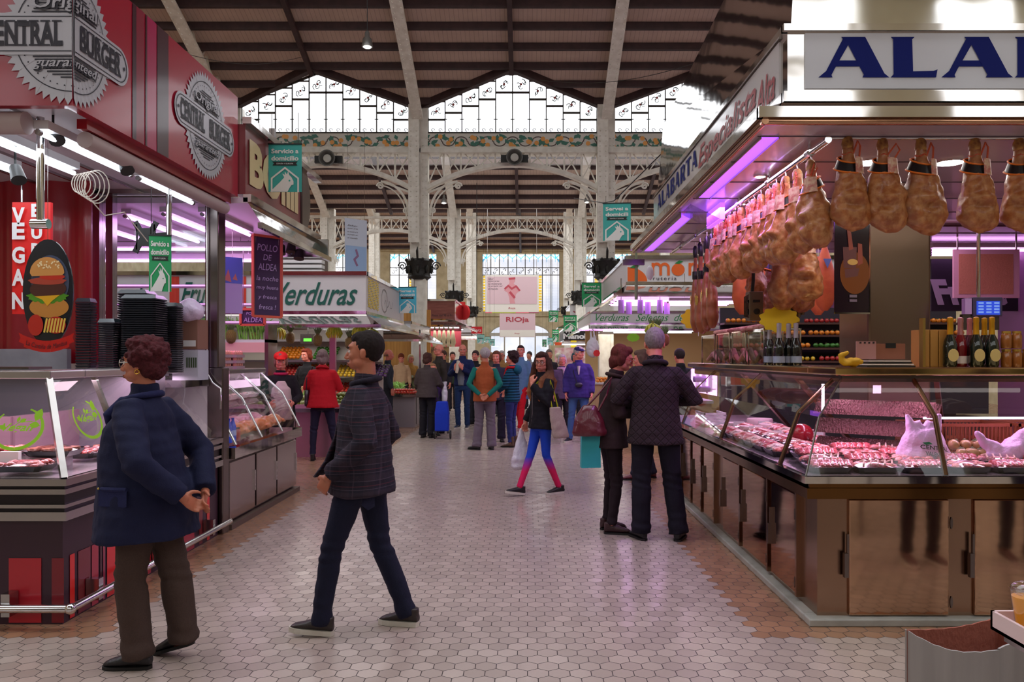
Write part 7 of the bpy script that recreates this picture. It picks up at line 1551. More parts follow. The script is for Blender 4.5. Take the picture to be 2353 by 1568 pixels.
for k, px_ in enumerate((2183,2243,2279,2262)): wine(wx(px_,5.25+.1*(k == 3)), 5.25+.1*(k == 3), 'gold-necked sparkling wine with round cream label, %s' % ['left of the red bottle','right of the red bottle','nearest the amber jars','half hidden between the two right ones'][k], 'gold')
wine(wx(2207,5.32),5.32,'red wine-coloured bottle with pink foil between gold-necked ones','red'); wine(wx(2228,5.38),5.38,'dark bottle with pink foil behind the gold-necked ones','pink')
AMB = M('amber_jar', (150,90,36), .15, coat=.6)
for k in range(5):
    x = wx(2312+24*(k%3),5.25); z = zs+.12*(k//3); t = thing('preserve_jar', 'amber preserve jar right of the wine bottles, %s layer, %s' % (['lower','upper'][k//3], ORD[k%3]), 'jar', (x,5.25,z)); MB().lathe([(.03,0),(.033,.01),(.033,.085),(.026,.1)],16,(x,5.25,z)).build('jar', AMB, t, smooth=True); MB().lathe([(.028,.1),(.028,.115),(.002,.116)],16,(x,5.25,z)).build('lid', M('gold_lid',(206,170,80),.3,.8), t)
Y = 5.3; t = thing('gift_carton', 'yellow-brown cartons in a glass frame beside the wine bottles', 'box', (wx(2140,Y),Y,zs))
for k in range(3): MB().box(wx(2118+20*k,Y),wx(2136+20*k,Y),Y,Y+.15,zs,wz(758,Y)).build('carton', M('mustard_carton',(176,130,60),.6), t, bevel=.003)
MB().box(wx(2112,Y),wx(2118,Y),Y-.05,Y,zs,wz(732,Y)).box(wx(2178,Y),wx(2182,Y),Y-.05,Y,zs,wz(732,Y)).build('frame', M('gilt_frame',(180,150,80),.3,.8), t)
Y = 5.15; t = thing('open_carton', 'small brown carton with slots standing open on the shelf', 'box', (wx(2010,Y),Y,zs)); MB().box(wx(2000,Y),wx(2080,Y),Y,Y+.12,zs+.05,wz(790,Y)).build('carton', M('brown_carton',(146,92,70),.8), t); MB().box(wx(1965,Y),wx(2010,Y),Y-.02,Y-.01,zs+.05,wz(785,Y)).build('flap', M('pink_brown_flap',(186,136,136),.8), t)
m = MB()
for k in range(4): m.box(wx(1972+10*k,Y),wx(1976+10*k,Y),Y-.024,Y-.02,wz(790,Y),wz(785,Y)-.004)
m.box(wx(2035,Y),wx(2058,Y),Y-.004,Y+.1,wz(800,Y),wz(789,Y)); m.build('slot', BLACK, t); 
for k in range(4): tag(MB().box(wx(1985,Y)+.005*k,wx(2095,Y)-.01*k,Y-.05,Y+.2,zs+.011*k,zs+.008+.011*k).build('magazine', [BLACK,WHITEP][k%2]), 'flat magazine under the slotted carton, %s from the shelf' % ORD[k], 'magazine')
m = MB().ell((0,0,.03),(.07,.04,.03)).tube([(-.06,0,.03),(-.07,0,.07),(-.02,0,.1)],[.02,.02,.01],8).tube([(.03,0,.04),(.08,0,.04)],[.02,.01],8); o = organic('yellow_cloth', m, M('yellow_cloth',(206,158,20),.6), None, .009, 2, lambda c: .008*noise.noise(Vector(c)*30)); o.location = (wx(1960,5.0),5.02,zs); tag(o, 'crumpled yellow cloth on the shelf corner by the carton', 'cloth')
# glass display boxes on aisle-side shelf
for k, (y0, y1) in enumerate(((6.5,6.95),(7.05,7.5),(7.6,8.1),(8.2,8.8))):
    x0, x1 = XH+LN, XH+LN+.3; t = thing('glass_display_box', 'clear display box of sausages on the aisle side shelf, %s from the bottles' % ORD[k], 'display box', (x0,y0,zs)); h = .3
    MB().box(x0,x1,y0,y1,zs,zs+h).build('glass', CASEGLASS, t); m = MB()
    for x in (x0,x1):
        for y in (y0,y1): m.box(x-.005,x+.005,y-.005,y+.005,zs,zs+h)
    m.box(x0,x1,y0-.005,y0+.005,zs+h-.01,zs+h).box(x0-.005,x0+.005,y0,y1,zs+h-.01,zs+h); m.build('frame', CHROME, t)
    for j in range(5): MB().tube([(x0+.05+.05*j,y0+.05,zs+.02),(x0+.06+.045*j,(y0+y1)/2,zs+.1+.03*(j%2)),(x0+.05+.05*j,y1-.06,zs+.03)],[.02,.028,.018],8).build('sausage', [SAUS,M('pink_sausage',(206,120,130),.4,coat=.3)][(j+k)%2], t, smooth=True)
    rr = random.Random(k)
    for j in range(5):
        yy_ = y0+.04+.09*j
        if yy_ < y1-.02: o = tag(MB().ell((x0+.15,yy_,zs+h+.03),(.075,.035,.03),12,8).build('cured_sausage', M('floury_sausage',(226,180,160),.6,noisy=(30,(186,120,110))), smooth=True), 'floury pink sausage lying on a glass box, box %s, piece %s from the bottles' % (ORD[k], ORD[j]), 'sausage')
cloud_card(1790,734,6.4,.12,YCARD,'yellow cloud-shaped card above the dark wine bottles', zs); cloud_card(1605,733,8.9,.15,YCARD,'yellow cloud-shaped card at the far end of the ham case shelf', zs+.3)
t = thing('white_post', 'lilac-lit white post at the far end of the ham stall', 'post', (wx(1577,9.3),9.3,0)); x = XH+LN-.03; MB().box(x-.02,x+.02,9.28,9.32,zs,2.84).build('shaft', WHITEP, t); t.location = (x,9.3,zs)
# ceiling fan like lamp at far right of canopy tip
x, Y, z = wx(1462,9.9), 9.9, wz(606,9.9); t = thing('wall_fan', 'small white-headed fan on a pole at the far tip of the ham stall eave', 'fan', (x,Y,z)); MB().cyl((x,Y,z),(x,Y,z-.45),.02,10).cyl((x,Y,z),(x,Y,2.9),.015,8).build('pole', M('olive_pole',(130,136,110),.5), t); MB().box(x-.17,x+.1,Y-.03,Y+.03,z-.02,z+.05).build('head', DSTEEL, t)
m = MB(); m.ell((x+.16,Y-.06,z-.12),(.05,.03,.09),14,8); m.build('lamp_shade', M('fan_white',(240,240,244),.4), t, smooth=True)
# ---------------- foreground: juice tray and cardboard box
Y0 = 2.6; sc = FPX/Y0; bx0, bx1 = (2080-VX)/sc, (2288-VX)/sc; zt2 = EYE+(VY-1450)/sc
cb = thing('cardboard_box', 'tall white cardboard box with torn wavy rim beside the juice table', 'box', ((bx0+bx1)/2,Y0,0))
GRC = M('grey_card', (176,170,168), .8, noisy=(2,(160,154,152),5,(8,1,.6))); BRC = M('brown_card', (152,84,66), .9, bump=(40,.3))
def wall(p, q, zf, mat, nm, off=0):
    m = MB(); n = 16; v = []
    for i in range(n+1):
        t_ = i/n; x, y = p[0]+(q[0]-p[0])*t_, p[1]+(q[1]-p[1])*t_; v += [(x,y,0.0),(x,y,zf(t_)+.0015*math.sin(i*2.3))]
    d = Vector((q[0]-p[0],q[1]-p[1],0)).normalized(); nn = Vector((d.y,-d.x,0))*.006
    k = len(v); v += [(a[0]-nn.x,a[1]-nn.y,a[2]) for a in v]
    fs = [(2*i,2*i+2,2*i+3,2*i+1) for i in range(n)]+[(k+2*i+1,k+2*i+3,k+2*i+2,k+2*i) for i in range(n)]+[(2*i+1,2*i+3,k+2*i+3,k+2*i+1) for i in range(n)]
    m.add(v, fs); return m.build(nm, mat, cb)
A_, B_, D_ = Vector((bx0,Y0,0)), Vector((1.49,2.5,0)), Vector((1.76,2.97,0)); C_ = B_+D_-A_
wall((A_.x,A_.y),(B_.x,B_.y), lambda t_: .657-.03*t_-.035*math.sin(PI*t_), GRC, 'front_wall')
wall((D_.x,D_.y),(A_.x,A_.y), lambda t_: .577+.08*t_-.015*math.sin(PI*t_), BRC, 'rear_wall'); wall((B_.x,B_.y),(C_.x,C_.y), lambda t_: .63, GRC, 'side_wall'); wall((C_.x,C_.y),(D_.x,D_.y), lambda t_: .6, BRC, 'rear_wall')
q_ = [A_,B_,C_,D_]; c_ = sum(q_, Vector())/4; MB().loft([[tuple(c_+(v-c_)*.96+Vector((0,0,z))) for v in q_] for z in (0,.3)]).build('inner_lining', BRC, cb)
jt = thing('juice_table', 'steel table edge at the lower right holding the juice tray', 'table', (1.9,2.3,0))
tz = EYE+(VY-1430)/(FPX/2.35)
MB().box(1.42,3.0,1.2,2.36,tz-.06,tz-.02).build('top', STEEL, jt)
for x, y in ((1.47,2.3),(2.9,2.3),(1.47,1.3),(2.9,1.3)): MB().cyl((x,y,0),(x,y,tz-.06),.02,10).build('leg', STEEL, jt, smooth=True)
ty = 2.35; tx0 = (2276-VX)/(FPX/ty)
tr = thing('juice_tray', 'white card-lined tray with crushed ice holding the juice cups', 'tray', (tx0+.3,ty-.25,tz))
m = MB().box(tx0,tx0+.9,ty-.75,ty,tz-.02,tz-.01); m.box(tx0,tx0+.9,ty-.01,ty,tz-.02,tz+.035).box(tx0,tx0+.01,ty-.75,ty,tz-.02,tz+.035).box(tx0+.89,tx0+.9,ty-.75,ty,tz-.02,tz+.035); m.build('tray', M('pink_white_tray',(222,196,196),.5), tr)
MB().box(tx0+.01,tx0+.89,ty-.74,ty-.01,tz-.01,tz+.0).build('liner', M('tan_liner',(206,170,160),.7,noisy=(10,(230,206,206))), tr)
ice = MB(); rr = random.Random(2)
for _ in range(260): ice.ell((tx0+.03+rr.random()*.84, ty-.72+rr.random()*.68, tz+.005+.02*rr.random()), (.016,.014,.012), 5, 4)
tag(ice.build('crushed_ice', M('crushed_ice',(236,222,236),.2,coat=.5), smooth=False), 'crushed ice covering the juice tray', 'ice', kind='stuff')
JU = M('orange_juice', (250,170,10), .2, emit=.0, coat=.3)
for k, (px_, py, Y) in enumerate(((2330,1420,2.27),(2352,1385,2.30),(2352,1345,2.20),(2440,1420,2.2),(2440,1385,2.05),(2480,1420,2.05))):
    x = tx0+.065+.095*(k%3); y = 2.285-.1*(k//3)
    t = thing('juice_cup', 'clear plastic cup of orange juice in the ice tray, %s row, %s from the box' % (['far','near'][k//3], ORD[k%3]), 'cup', (x,y,tz+.01))
    MB().lathe([(.028,.0),(.040,.09),(.041,.105),(.044,.107),(.040,.107)], 24, (x,y,tz+.01)).build('cup', glass('clear_plastic',(250,250,250),.12), t, smooth=True); MB().lathe([(.026,.003),(.0375,.085),(.001,.086)], 24, (x,y,tz+.01)).build('juice', JU, t, smooth=True)
    MB().ell((x,y,tz+.117),(.041,.041,.022),20,10).build('dome_lid', glass('clear_plastic'), t, smooth=True)
# ================================================================ PEOPLE
def cloth(name, col, kind=None, col2=None, rough=.85):
    if name in _M: return _M[name]
    def fn(nt, b):
        g = G(nt); P, x, y, z = g.xyz()
        n = g.noise(g.v('MULTIPLY', P, (1,1,.6)), 7, 3); n2 = g.noise(P, 160, 2)
        base = g.mixc(n2, S2(col), S2(tuple(int(c*.78) for c in col)))
        h = g.m('ADD', g.m('MULTIPLY', n, 1.0), g.m('MULTIPLY', n2, .06)); dist = .035; st = .55
        if kind == 'plaid':
            def lines(c, f, w, ph=0): return g.m('LESS_THAN', g.m('FRACT', g.m('ADD', g.m('MULTIPLY', c, f), ph)), w)
            hx = y
            a = g.m('ADD', g.m('MULTIPLY', lines(z, 11, .38), .5), g.m('MULTIPLY', lines(hx, 8, .4), .4))
            base = g.mixc(a, S2((30,26,40)), S2((48,36,48)))
            base = g.mixc(g.m('MULTIPLY', lines(z, 22, .09), .22), base, S2((112,98,118)))
            base = g.mixc(g.m('MULTIPLY', lines(z, 11, .05, .3), .28), base, S2((120,50,60)))
            base = g.mixc(g.m('MULTIPLY', lines(hx, 8, .06, .2), .2), base, S2((90,72,88)))
        elif kind == 'quilt':
            hx = x; u = g.m('FRACT', g.m('MULTIPLY', g.m('ADD', hx, z), 15)); v = g.m('FRACT', g.m('MULTIPLY', g.m('SUBTRACT', hx, z), 15))
            e = g.m('MINIMUM', g.m('MULTIPLY', g.m('ABSOLUTE', g.m('SUBTRACT', u, .5)), 2), g.m('MULTIPLY', g.m('ABSOLUTE', g.m('SUBTRACT', v, .5)), 2))
            e = g.m('MINIMUM', g.m('SUBTRACT', 1.0, g.m('MULTIPLY', g.m('ABSOLUTE', g.m('SUBTRACT', u, .5)), 2)), g.m('SUBTRACT', 1.0, g.m('MULTIPLY', g.m('ABSOLUTE', g.m('SUBTRACT', v, .5)), 2)))
            e = g.m('MINIMUM', e, .3); h = g.m('ADD', h, g.m('MULTIPLY', e, 1.2)); base = g.mixc(g.m('LESS_THAN', e, .07), base, S2(tuple(int(c*.6) for c in col)))
        elif kind == 'puffer':
            e = g.m('ABSOLUTE', g.m('SINE', g.m('MULTIPLY', z, 62))); h = g.m('ADD', h, g.m('MULTIPLY', g.m('POWER', e, .5), 1.6)); st = .8
            base = g.mixc(g.m('LESS_THAN', e, .2), base, S2(tuple(int(c*.5) for c in col)))
        elif kind == 'gradient':
            r = nt.nodes.new('ShaderNodeValToRGB'); r.color_ramp.elements[0].position = .30; r.color_ramp.elements[1].position = .47
            r.color_ramp.elements[0].color = S2(col2); r.color_ramp.elements[1].color = S2(col)
            nt.links.new(g.m('ADD', z, g.m('MULTIPLY', g.m('SUBTRACT', n, .5), .08)), r.inputs[0]); base = r.outputs[0]
        elif kind == 'curl':
            n = g.noise(P, 60, 4); base = g.mixc(n, S2(tuple(int(c*.55) for c in col)), S2(tuple(min(255,int(c*1.5)) for c in col))); h = n; dist = .01; st = .9
        elif kind == 'hair':
            n = g.noise(g.v('MULTIPLY', P, (90,90,14)), 1.0, 3); base = g.mixc(n, S2(tuple(int(c*.6) for c in col)), S2(tuple(min(255,int(c*1.4)) for c in col))); h = n; dist = .006
            if col2:
                q = g.m('MULTIPLY', g.m('SUBTRACT', 1.56, z), 4.0, clamp=True); base = g.mixc(q, base, S2(col2))
        nt.links.new(base, b.inputs['Base Color']); b.inputs['Roughness'].default_value = rough; b.inputs['Specular IOR Level'].default_value = .3
        g.bump(h, st, dist, b)
    return graph(name, fn)
def skin_mat(name, col):
    if name in _M: return _M[name]
    def fn(nt, b):
        g = G(nt); P, x, y, z = g.xyz(); n = g.noise(P, 11, 4)
        nt.links.new(g.mixc(n, S2(col), S2((min(255,col[0]+14), int(col[1]*.84), int(col[2]*.82)))), b.inputs['Base Color']); b.inputs['Roughness'].default_value = .5
        b.inputs['Subsurface Weight'].default_value = .08; b.inputs['Subsurface Scale'].default_value = .01
    return graph(name, fn)
SKIN = skin_mat('skin', (206,150,124)); SKINP = skin_mat('ruddy_skin', (214,142,124)); SKINT = skin_mat('tanned_skin', (176,120,92))
EYEW = M('eye_white', (220,214,208), .3); IRIS = M('dark_iris', (40,26,20), .2); LIP = M('lip', (178,112,98), .6)
SOLEW = M('white_sole', (206,200,188), .6); SOLEB = M('black_sole', (18,16,16), .6)

def ellring(c, rx, ry, n=24, tilt=0, ph=0):
    ct, st = math.cos(tilt), math.sin(tilt)
    return [(c[0]+rx*math.cos(2*PI*k/n), c[1]+ry*math.sin(2*PI*k/n)*ct, c[2]+ry*math.sin(2*PI*k/n)*st) for k in range(n)]

class Pose: pass
def default_pose(**k):
    p = Pose()
    p.hip = {-1:(-.09,0,.90), 1:(.09,0,.90)}; p.knee = {-1:(-.10,.02,.49), 1:(.10,.02,.49)}; p.ank = {-1:(-.10,-.01,.09), 1:(.10,-.01,.09)}
    p.foot = {-1:(-.15,1), 1:(.15,1)}       # foot direction x,y
    p.fpitch = {-1:0, 1:0}
    p.sh = {-1:(-.168,-.01,1.385), 1:(.168,-.01,1.385)}; p.elb = {-1:(-.225,-.03,1.13), 1:(.225,-.03,1.13)}; p.wri = {-1:(-.235,.06,.90), 1:(.235,.06,.90)}
    p.hdir = {-1:(0,.15,-1), 1:(0,.15,-1)}; p.palm = {-1:(1,0,0), 1:(-1,0,0)}; p.curl = {-1:.5, 1:.5}
    p.lean = 0.0; p.yaw = 0.0; p.pitch = 0.0; p.roll = 0.0; p.hands = (-1,1); p.stoop = 0.0
    for a, v in k.items():
        cur = getattr(p, a)
        if isinstance(cur, dict) and isinstance(v, dict): cur.update(v)
        else: setattr(p, a, v)
    return p
def lean_pt(p, c):     # bends what is above the hips forward
    x, y, z = c; t = max(0, z-.92); return (x, y+p.lean*t+p.stoop*max(0,z-1.2)**1.5*3, z-abs(p.lean)*t*.12)

def hand(m, w, d, palm, side, curl):
    """palm with four unequal bent fingers and a thumb leaving its side; w wrist, d pointing direction, palm normal"""
    w = Vector(w); d = Vector(d).normalized(); n = Vector(palm); n = (n-d*n.dot(d)).normalized(); s = d.cross(n).normalized()*side
    # s points to the thumb side
    m.tube([w-d*.03, w, w+d*.025], [.024,.024,.026], 10)
    c = w+d*.055
    rings = []
    for t, wd, th in ((.0,.024,.018),(.03,.034,.016),(.06,.040,.015),(.09,.041,.013),(.1,.036,.010)):
        o = w+d*t; rings.append([tuple(o+s*(wd*math.cos(2*PI*k/14))+n*(th*math.sin(2*PI*k/14))) for k in range(14)])
    m.loft(rings)
    for i, (off, L) in enumerate(((.030,.072),(.010,.080),(-.011,.075),(-.030,.058))):
        p0 = w+d*.085+s*off; pts = [p0]; a = 0; q = p0; dd = d+s*off*1.2; dd.normalize()
        for seg, r in ((.42,.3),(.32,.9),(.26,.8)):
            a += curl*r; v = dd*math.cos(a)+n*math.sin(a); q = q+v*L*seg; pts.append(q)
        m.tube(pts, [.0095,.009,.0085,.0065], 8)
    t0 = w+d*.03+s*.026; t1 = t0+(s*.8+d*.7+n*.3).normalized()*.035; t2 = t1+(s*.35+d*.9+n*.5).normalized()*.03; t3 = t2+(d*.9+n*.5).normalized()*.024
    m.tube([t0, t1, t2, t3], [.014,.0115,.0105,.008], 8)

def head_mats(p):
    c = Vector(lean_pt(p, (0,-.005,1.49)))
    R = Euler((p.pitch, p.roll, 0)).to_matrix().to_4x4()
    return Matrix.Translation(c) @ Matrix.Rotation(p.yaw, 4, 'Z') @ R @ Matrix.Translation((0,.005,-1.49)), c

def head_shape(m, H, fem=False, jowl=0):
    A = lambda c, r, n=16, k=12: m.ell(c, r, n, k, H)
    A((0,-.012,1.665),(.076,.094,.088)); A((0,.022,1.63),(.066,.070,.085)); A((0,.035,1.578),(.05+.008*jowl,.05,.048)); A((0,.062,1.552),(.024,.022,.018))
    A((0,.066,1.668),(.052,.028,.022)); 
    for s in (-1,1):
        A((s*.036,.062,1.612),(.022,.024,.020),10,8); A((s*.047,.02,1.575),(.020+.006*jowl,.038,.03),10,8)
        m.tube([H@Vector((s*.074,-.002,1.598)), H@Vector((s*.081,-.010,1.625)), H@Vector((s*.083,-.016,1.652))], [.007,.010,.008], 8)
        A((s*.080,-.008,1.625),(.008,.018,.030),10,8)
    m.tube([H@Vector((0,.088,1.645)), H@Vector((0,.102,1.622)), H@Vector((0,.113,1.602)), H@Vector((0,.098,1.594))], [.009,.010,.0105,.008], 8)
    for s in (-1,1): A((s*.011,.096,1.599),(.007,.010,.007),8,6)
    A((0,.086,1.570),(.024,.013,.007),12,6); A((0,.084,1.560),(.020,.012,.008),12,6)

def person(label, X, Y, heading, h, top, legs, pose=None, hair=('short',(60,40,34)), skin=None, shoes=((30,26,26),'dress'), detail=1, cat='person', group=None, glasses=None, extras=None, build=1.0, seed=0, glove=None):
    """heading: degrees, 0 looks away from the camera (+Y), 180 towards it, 90 to the left"""
    p = pose or default_pose(); sc = h/1.75; skin = skin or SKIN
    t = thing('person', label, cat, (X,Y,0), math.radians(heading), group); t.scale = (sc,sc,sc)
    W = build; vox = .0062 if detail > 1 else .0085
    L = lambda c: Vector(lean_pt(p, c))
    H, neckc = head_mats(p)
    # ---- body (one continuous surface)
    m = MB(); head_shape(m, H, jowl=max(0,W-1)*3)
    m.tube([L((0,-.02,1.36)), L((0,-.012,1.44)), H@Vector((0,-.012,1.53)), H@Vector((0,-.01,1.58))], [.08,.062,.057,.054], 16)
    m.loft([[tuple(L(q)) for q in ellring((0,-.01,z), rx, ry, 20)] for z, rx, ry in ((.86,.13,.09),(1.0,.125,.085),(1.15,.125,.085),(1.3,.15,.095),(1.39,.13,.08),(1.43,.06,.05))])
    for s in (-1,1):
        sh, el, wr = Vector(L(p.sh[s])), Vector(L(p.elb[s])), Vector(L(p.wri[s]))
        m.tube([L((s*.06,-.01,1.39)), sh, sh.lerp(el,.5), el, el.lerp(wr,.35), wr], [.05,.05,.042,.036,.036,.024], 12)
        if s in p.hands: hand(m, wr, p.hdir[s], p.palm[s], s if True else 1, p.curl[s])
        hp, kn, an = Vector(p.hip[s]), Vector(p.knee[s]), Vector(p.ank[s])
        m.tube([hp+Vector((-s*.02,0,.02)), hp.lerp(kn,.4), kn, kn.lerp(an,.35), an, an-Vector((0,0,.03))], [.075,.062,.046,.044,.03,.03], 12)
        fd = Vector((p.foot[s][0],p.foot[s][1],0)).normalized(); m.tube([an-fd*.03-Vector((0,0,.035)), an+fd*.07-Vector((0,0,.062))], [.028,.018], 8)
    organic('body', m, skin, t, vox, 5 if detail > 1 else 3)
    # ---- face
    for s in (-1,1):
        q = H@Vector((s*.031,.077,1.638)); e = MB().ell(q, .0108, 12, 8).build('eye', EYEW, t, local=True, smooth=True); n = (H.to_3x3()@Vector((0,1,0)))
        MB().ell(q+n*.0055, (.0065,.0065,.0065), 10, 6).build('iris', IRIS, e, local=True, smooth=True)
    if detail:
        m = MB()
        for s in (-1,1): m.tube([H@Vector((s*.014,.094,1.660)), H@Vector((s*.034,.092,1.667)), H@Vector((s*.054,.078,1.660))], [.003,.0042,.002], 6)
        m.build('eyebrow', cloth('brow_%d_%d_%d'%tuple(hair[1]), hair[1], 'hair'), t, local=True)
        m = MB().ell((0,.0955,1.571),(.022,.006,.0045),12,6,H).ell((0,.094,1.5615),(.019,.006,.006),12,6,H); m.build('lips', LIP, t, local=True, smooth=True)
    if glasses:
        gm = MB(); GM = M('glasses_%d_%d_%d'%glasses, glasses, .25, .2)
        for s in (-1,1):
            gm.tube([H@Vector((s*.034+.026*math.cos(a),.101-.006*abs(math.cos(a)),1.637+.019*math.sin(a))) for a in [2*PI*k/18 for k in range(19)]], .0022, 5, cap=False)
            gm.tube([H@Vector((s*.06,.095,1.642)), H@Vector((s*.082,.05,1.642)), H@Vector((s*.084,-.02,1.64))], .0022, 5)
        gm.tube([H@Vector((-.008,.101,1.64)), H@Vector((0,.104,1.644)), H@Vector((.008,.101,1.64))], .0022, 5); gm.build('glasses', GM, t, local=True)
    # ---- hair
    st, hc = hair[0], hair[1]; m = MB(); A = lambda c, r, n=16, k=12: m.ell(c, r, n, k, H)
    rh = random.Random(seed)
    if st in ('short','grey','crop'):
        e = .006 if st == 'crop' else .012
        A((0,-.026,1.676),(.078+e*.6,.088+e,.086+e)); A((0,.014,1.716),(.062,.062,.044)); A((0,-.056,1.632),(.063,.046,.048))
        for s in (-1,1): A((s*.064,-.022,1.668),(.014,.032,.032))
        dsp = lambda c: .0035*noise.noise(Vector(c)*70)+.002
    elif st == 'curly':
        A((0,-.035,1.69),(.105,.108,.098)); A((0,-.06,1.62),(.092,.07,.075)); A((0,.03,1.745),(.07,.05,.04))
        for s in (-1,1): A((s*.075,-.01,1.665),(.035,.05,.055))
        for k in range(70):
            a, b = rh.uniform(0,2*PI), rh.uniform(-.3,1.4); q = Vector((math.cos(a)*math.cos(b)*.108, -.035+math.sin(a)*math.cos(b)*.108, 1.675+math.sin(b)*.098))
            if q.y < .04 or q.z > 1.73: A(tuple(q), rh.uniform(.014,.026), 8, 6)
        dsp = lambda c: .009*noise.noise(Vector(c)*42)+.004*noise.noise(Vector(c)*100)
    elif st == 'bob':
        A((0,-.03,1.68),(.088,.098,.09)); A((0,-.058,1.60),(.084,.058,.085)); A((0,.03,1.725),(.064,.05,.04))
        for s in (-1,1): A((s*.078,-.012,1.63),(.022,.045,.07))
        dsp = lambda c: .007*noise.noise(Vector(c)*22)+.002*noise.noise(Vector(c)*90)
    elif st == 'long':
        A((0,-.028,1.68),(.086,.096,.09)); A((0,.028,1.722),(.066,.054,.044))
        def strand(pts, rs): m.tube([H@Vector(q) if q[2] > 1.5 else L(q) for q in pts], rs, 12)
        strand([(0,-.06,1.7),(0,-.09,1.55),(.0,-.13,1.38),(.0,-.13,1.2)], [.07,.075,.085,.03])
        for s in (-1,1): strand([(s*.05,.0,1.71),(s*.085,.005,1.62),(s*.10,.01,1.52),(s*.125,.07,1.40),(s*.12,.10,1.27),(s*.11,.095,1.16)], [.03,.032,.036,.045,.04,.012]); strand([(s*.06,-.04,1.68),(s*.10,-.03,1.56),(s*.14,-.04,1.42),(s*.13,-.04,1.25)], [.04,.045,.05,.02])
        dsp = lambda c: .010*noise.noise(Vector((c[0]*22,c[1]*22,c[2]*7)))+.004*noise.noise(Vector((c[0]*70,c[1]*70,c[2]*14)))
    elif st == 'tail':
        A((0,-.026,1.676),(.080,.092,.086)); A((0,.018,1.716),(.062,.058,.042)); m.tube([H@Vector((0,-.1,1.70)),H@Vector((0,-.15,1.66)),H@Vector((0,-.15,1.52))],[.02,.028,.01],10); A((0,-.055,1.63),(.066,.05,.05))
        for s in (-1,1): A((s*.066,-.012,1.66),(.016,.038,.036))
        dsp = lambda c: .003*noise.noise(Vector(c)*50)
    elif st == 'bald':
        for s in (-1,1): A((s*.066,-.03,1.625),(.016,.045,.024))
        A((0,-.088,1.615),(.058,.018,.026)); dsp = lambda c: .001
    if st != 'none': organic('hair', m, cloth('%s_hair_%d_%d_%d'%(st,*hc), hc, 'curl' if st == 'curly' else 'hair', hair[2] if len(hair) > 2 else None), t, vox, 2, dsp)
    # ---- trousers
    kind, lc = legs[0], legs[1]; fl = legs[2] if len(legs) > 2 else 1.0; m = MB()
    thi, kne, hem = {'jeans':(.088,.062,.058),'suit':(.092,.076,.078),'wide':(.102,.092,.098),'tight':(.080,.052,.040),'slim':(.086,.058,.048)}[kind]; thi *= W**.7; kne *= W**.4
    m.loft([ellring((0,-.005,z), rx*W**.6, ry*W**.6, 24) for z, rx, ry in ((.80,.155,.105),(.86,.168,.118),(.93,.162,.115),(1.0,.15,.105),(1.04,.145,.10))])
    for s in (-1,1):
        hp, kn, an = Vector(p.hip[s]), Vector(p.knee[s]), Vector(p.ank[s])
        up = (kn-an).normalized(); e = an+Vector((0,0,-.035 if kind in ('suit','wide','jeans') else .0))
        m.tube([hp+Vector((-s*.012,0,.03)), hp.lerp(kn,.15), hp.lerp(kn,.5), kn, kn.lerp(an,.3), kn.lerp(an,.7), e], [thi,thi*1.02,(thi+kne)/2*1.02,kne,(kne+hem)/2*1.06,hem*1.0,hem*(1.1 if kind in ('suit','wide') else 1.0)], 16)
    folds = 1.0 if kind != 'tight' else .15; o3 = Vector((seed*5.3,seed*2.1,0))
    def dl(c):
        v = Vector(c); q = .0055*noise.noise(Vector((v.x*9,v.y*9,v.z*13))+o3)*folds
        if v.z < .3: q += folds*(.006*math.sin(v.z*70+3*noise.noise(v*9+o3))*(1-v.z/.3))
        if .42 < v.z < .58 or .78 < v.z < .9: q += folds*.0035*math.sin(v.z*95+v.x*26)
        return q
    organic('trousers', m, cloth('%s_%d_%d_%d'%(kind,*lc), lc, 'gradient' if len(legs) > 3 else None, legs[3] if len(legs) > 3 else None), t, .012 if detail > 1 else .014, 3, dl)
    # ---- shoes
    scol, sk = shoes
    for s in (-1,1):
        an = Vector(p.ank[s]); fd = Vector((p.foot[s][0],p.foot[s][1],0)).normalized(); sd = Vector((fd.y,-fd.x,0)); pt = p.fpitch[s]
        def F(a, b, c):       # a forward, b side, c up from the sole ; pitch about the toe or heel
            piv = .17 if pt > 0 else -.07; aa = piv+(a-piv)*math.cos(pt)+c*math.sin(pt)*.6; cc = c*math.cos(pt)-(a-piv)*math.sin(pt)
            return Vector((an.x,an.y,0))+fd*aa+sd*b+Vector((0,0,cc+ (an.z-.09)*0))
        m = MB(); th = .03 if sk == 'sneaker' else .018
        outl = [(-.075,.0),(-.062,.028),(-.02,.034),(.05,.037),(.11,.045),(.155,.040),(.185,.022),(.192,.0),(.182,-.022),(.15,-.038),(.11,-.042),(.05,-.036),(-.02,-.034),(-.062,-.028)]
        MBs = MB(); n = len(outl); vs = [F(a,b,.001) for a,b in outl]+[F(a*1.0,b*1.0,th) for a,b in outl]; MBs.add(vs, [tuple(range(n-1,-1,-1)), tuple(range(n,2*n))]+[(i,(i+1)%n,(i+1)%n+n,i+n) for i in range(n)])
        sh = MB()
        prof = [(-.07,.028,.07),(-.03,.034,.095),(.01,.036,.10),(.05,.037,.088),(.10,.041,.068),(.15,.037,.052),(.18,.02,.036)]
        if sk == 'boot': prof = [(-.07,.028,.075),(-.03,.034,.095),(.01,.035,.095),(.05,.035,.075),(.10,.040,.055),(.15,.036,.042),(.18,.018,.028)]
        sh.loft([[F(a, b*math.cos(2*PI*k/14), max(th*.8, th*.8+(hh-th*.8)*(.5+.5*math.sin(2*PI*k/14)))) for k in range(14)] for a, b, hh in prof])
        sh.tube([F(-.035,0,.06), F(-.035,0,.11 if sk != 'boot' else .2)], [.036,.036], 12)
        u = organic('shoe', sh, M('shoe_%d_%d_%d'%scol, scol, .45, bump=(60,.2)), t, .008, 2)
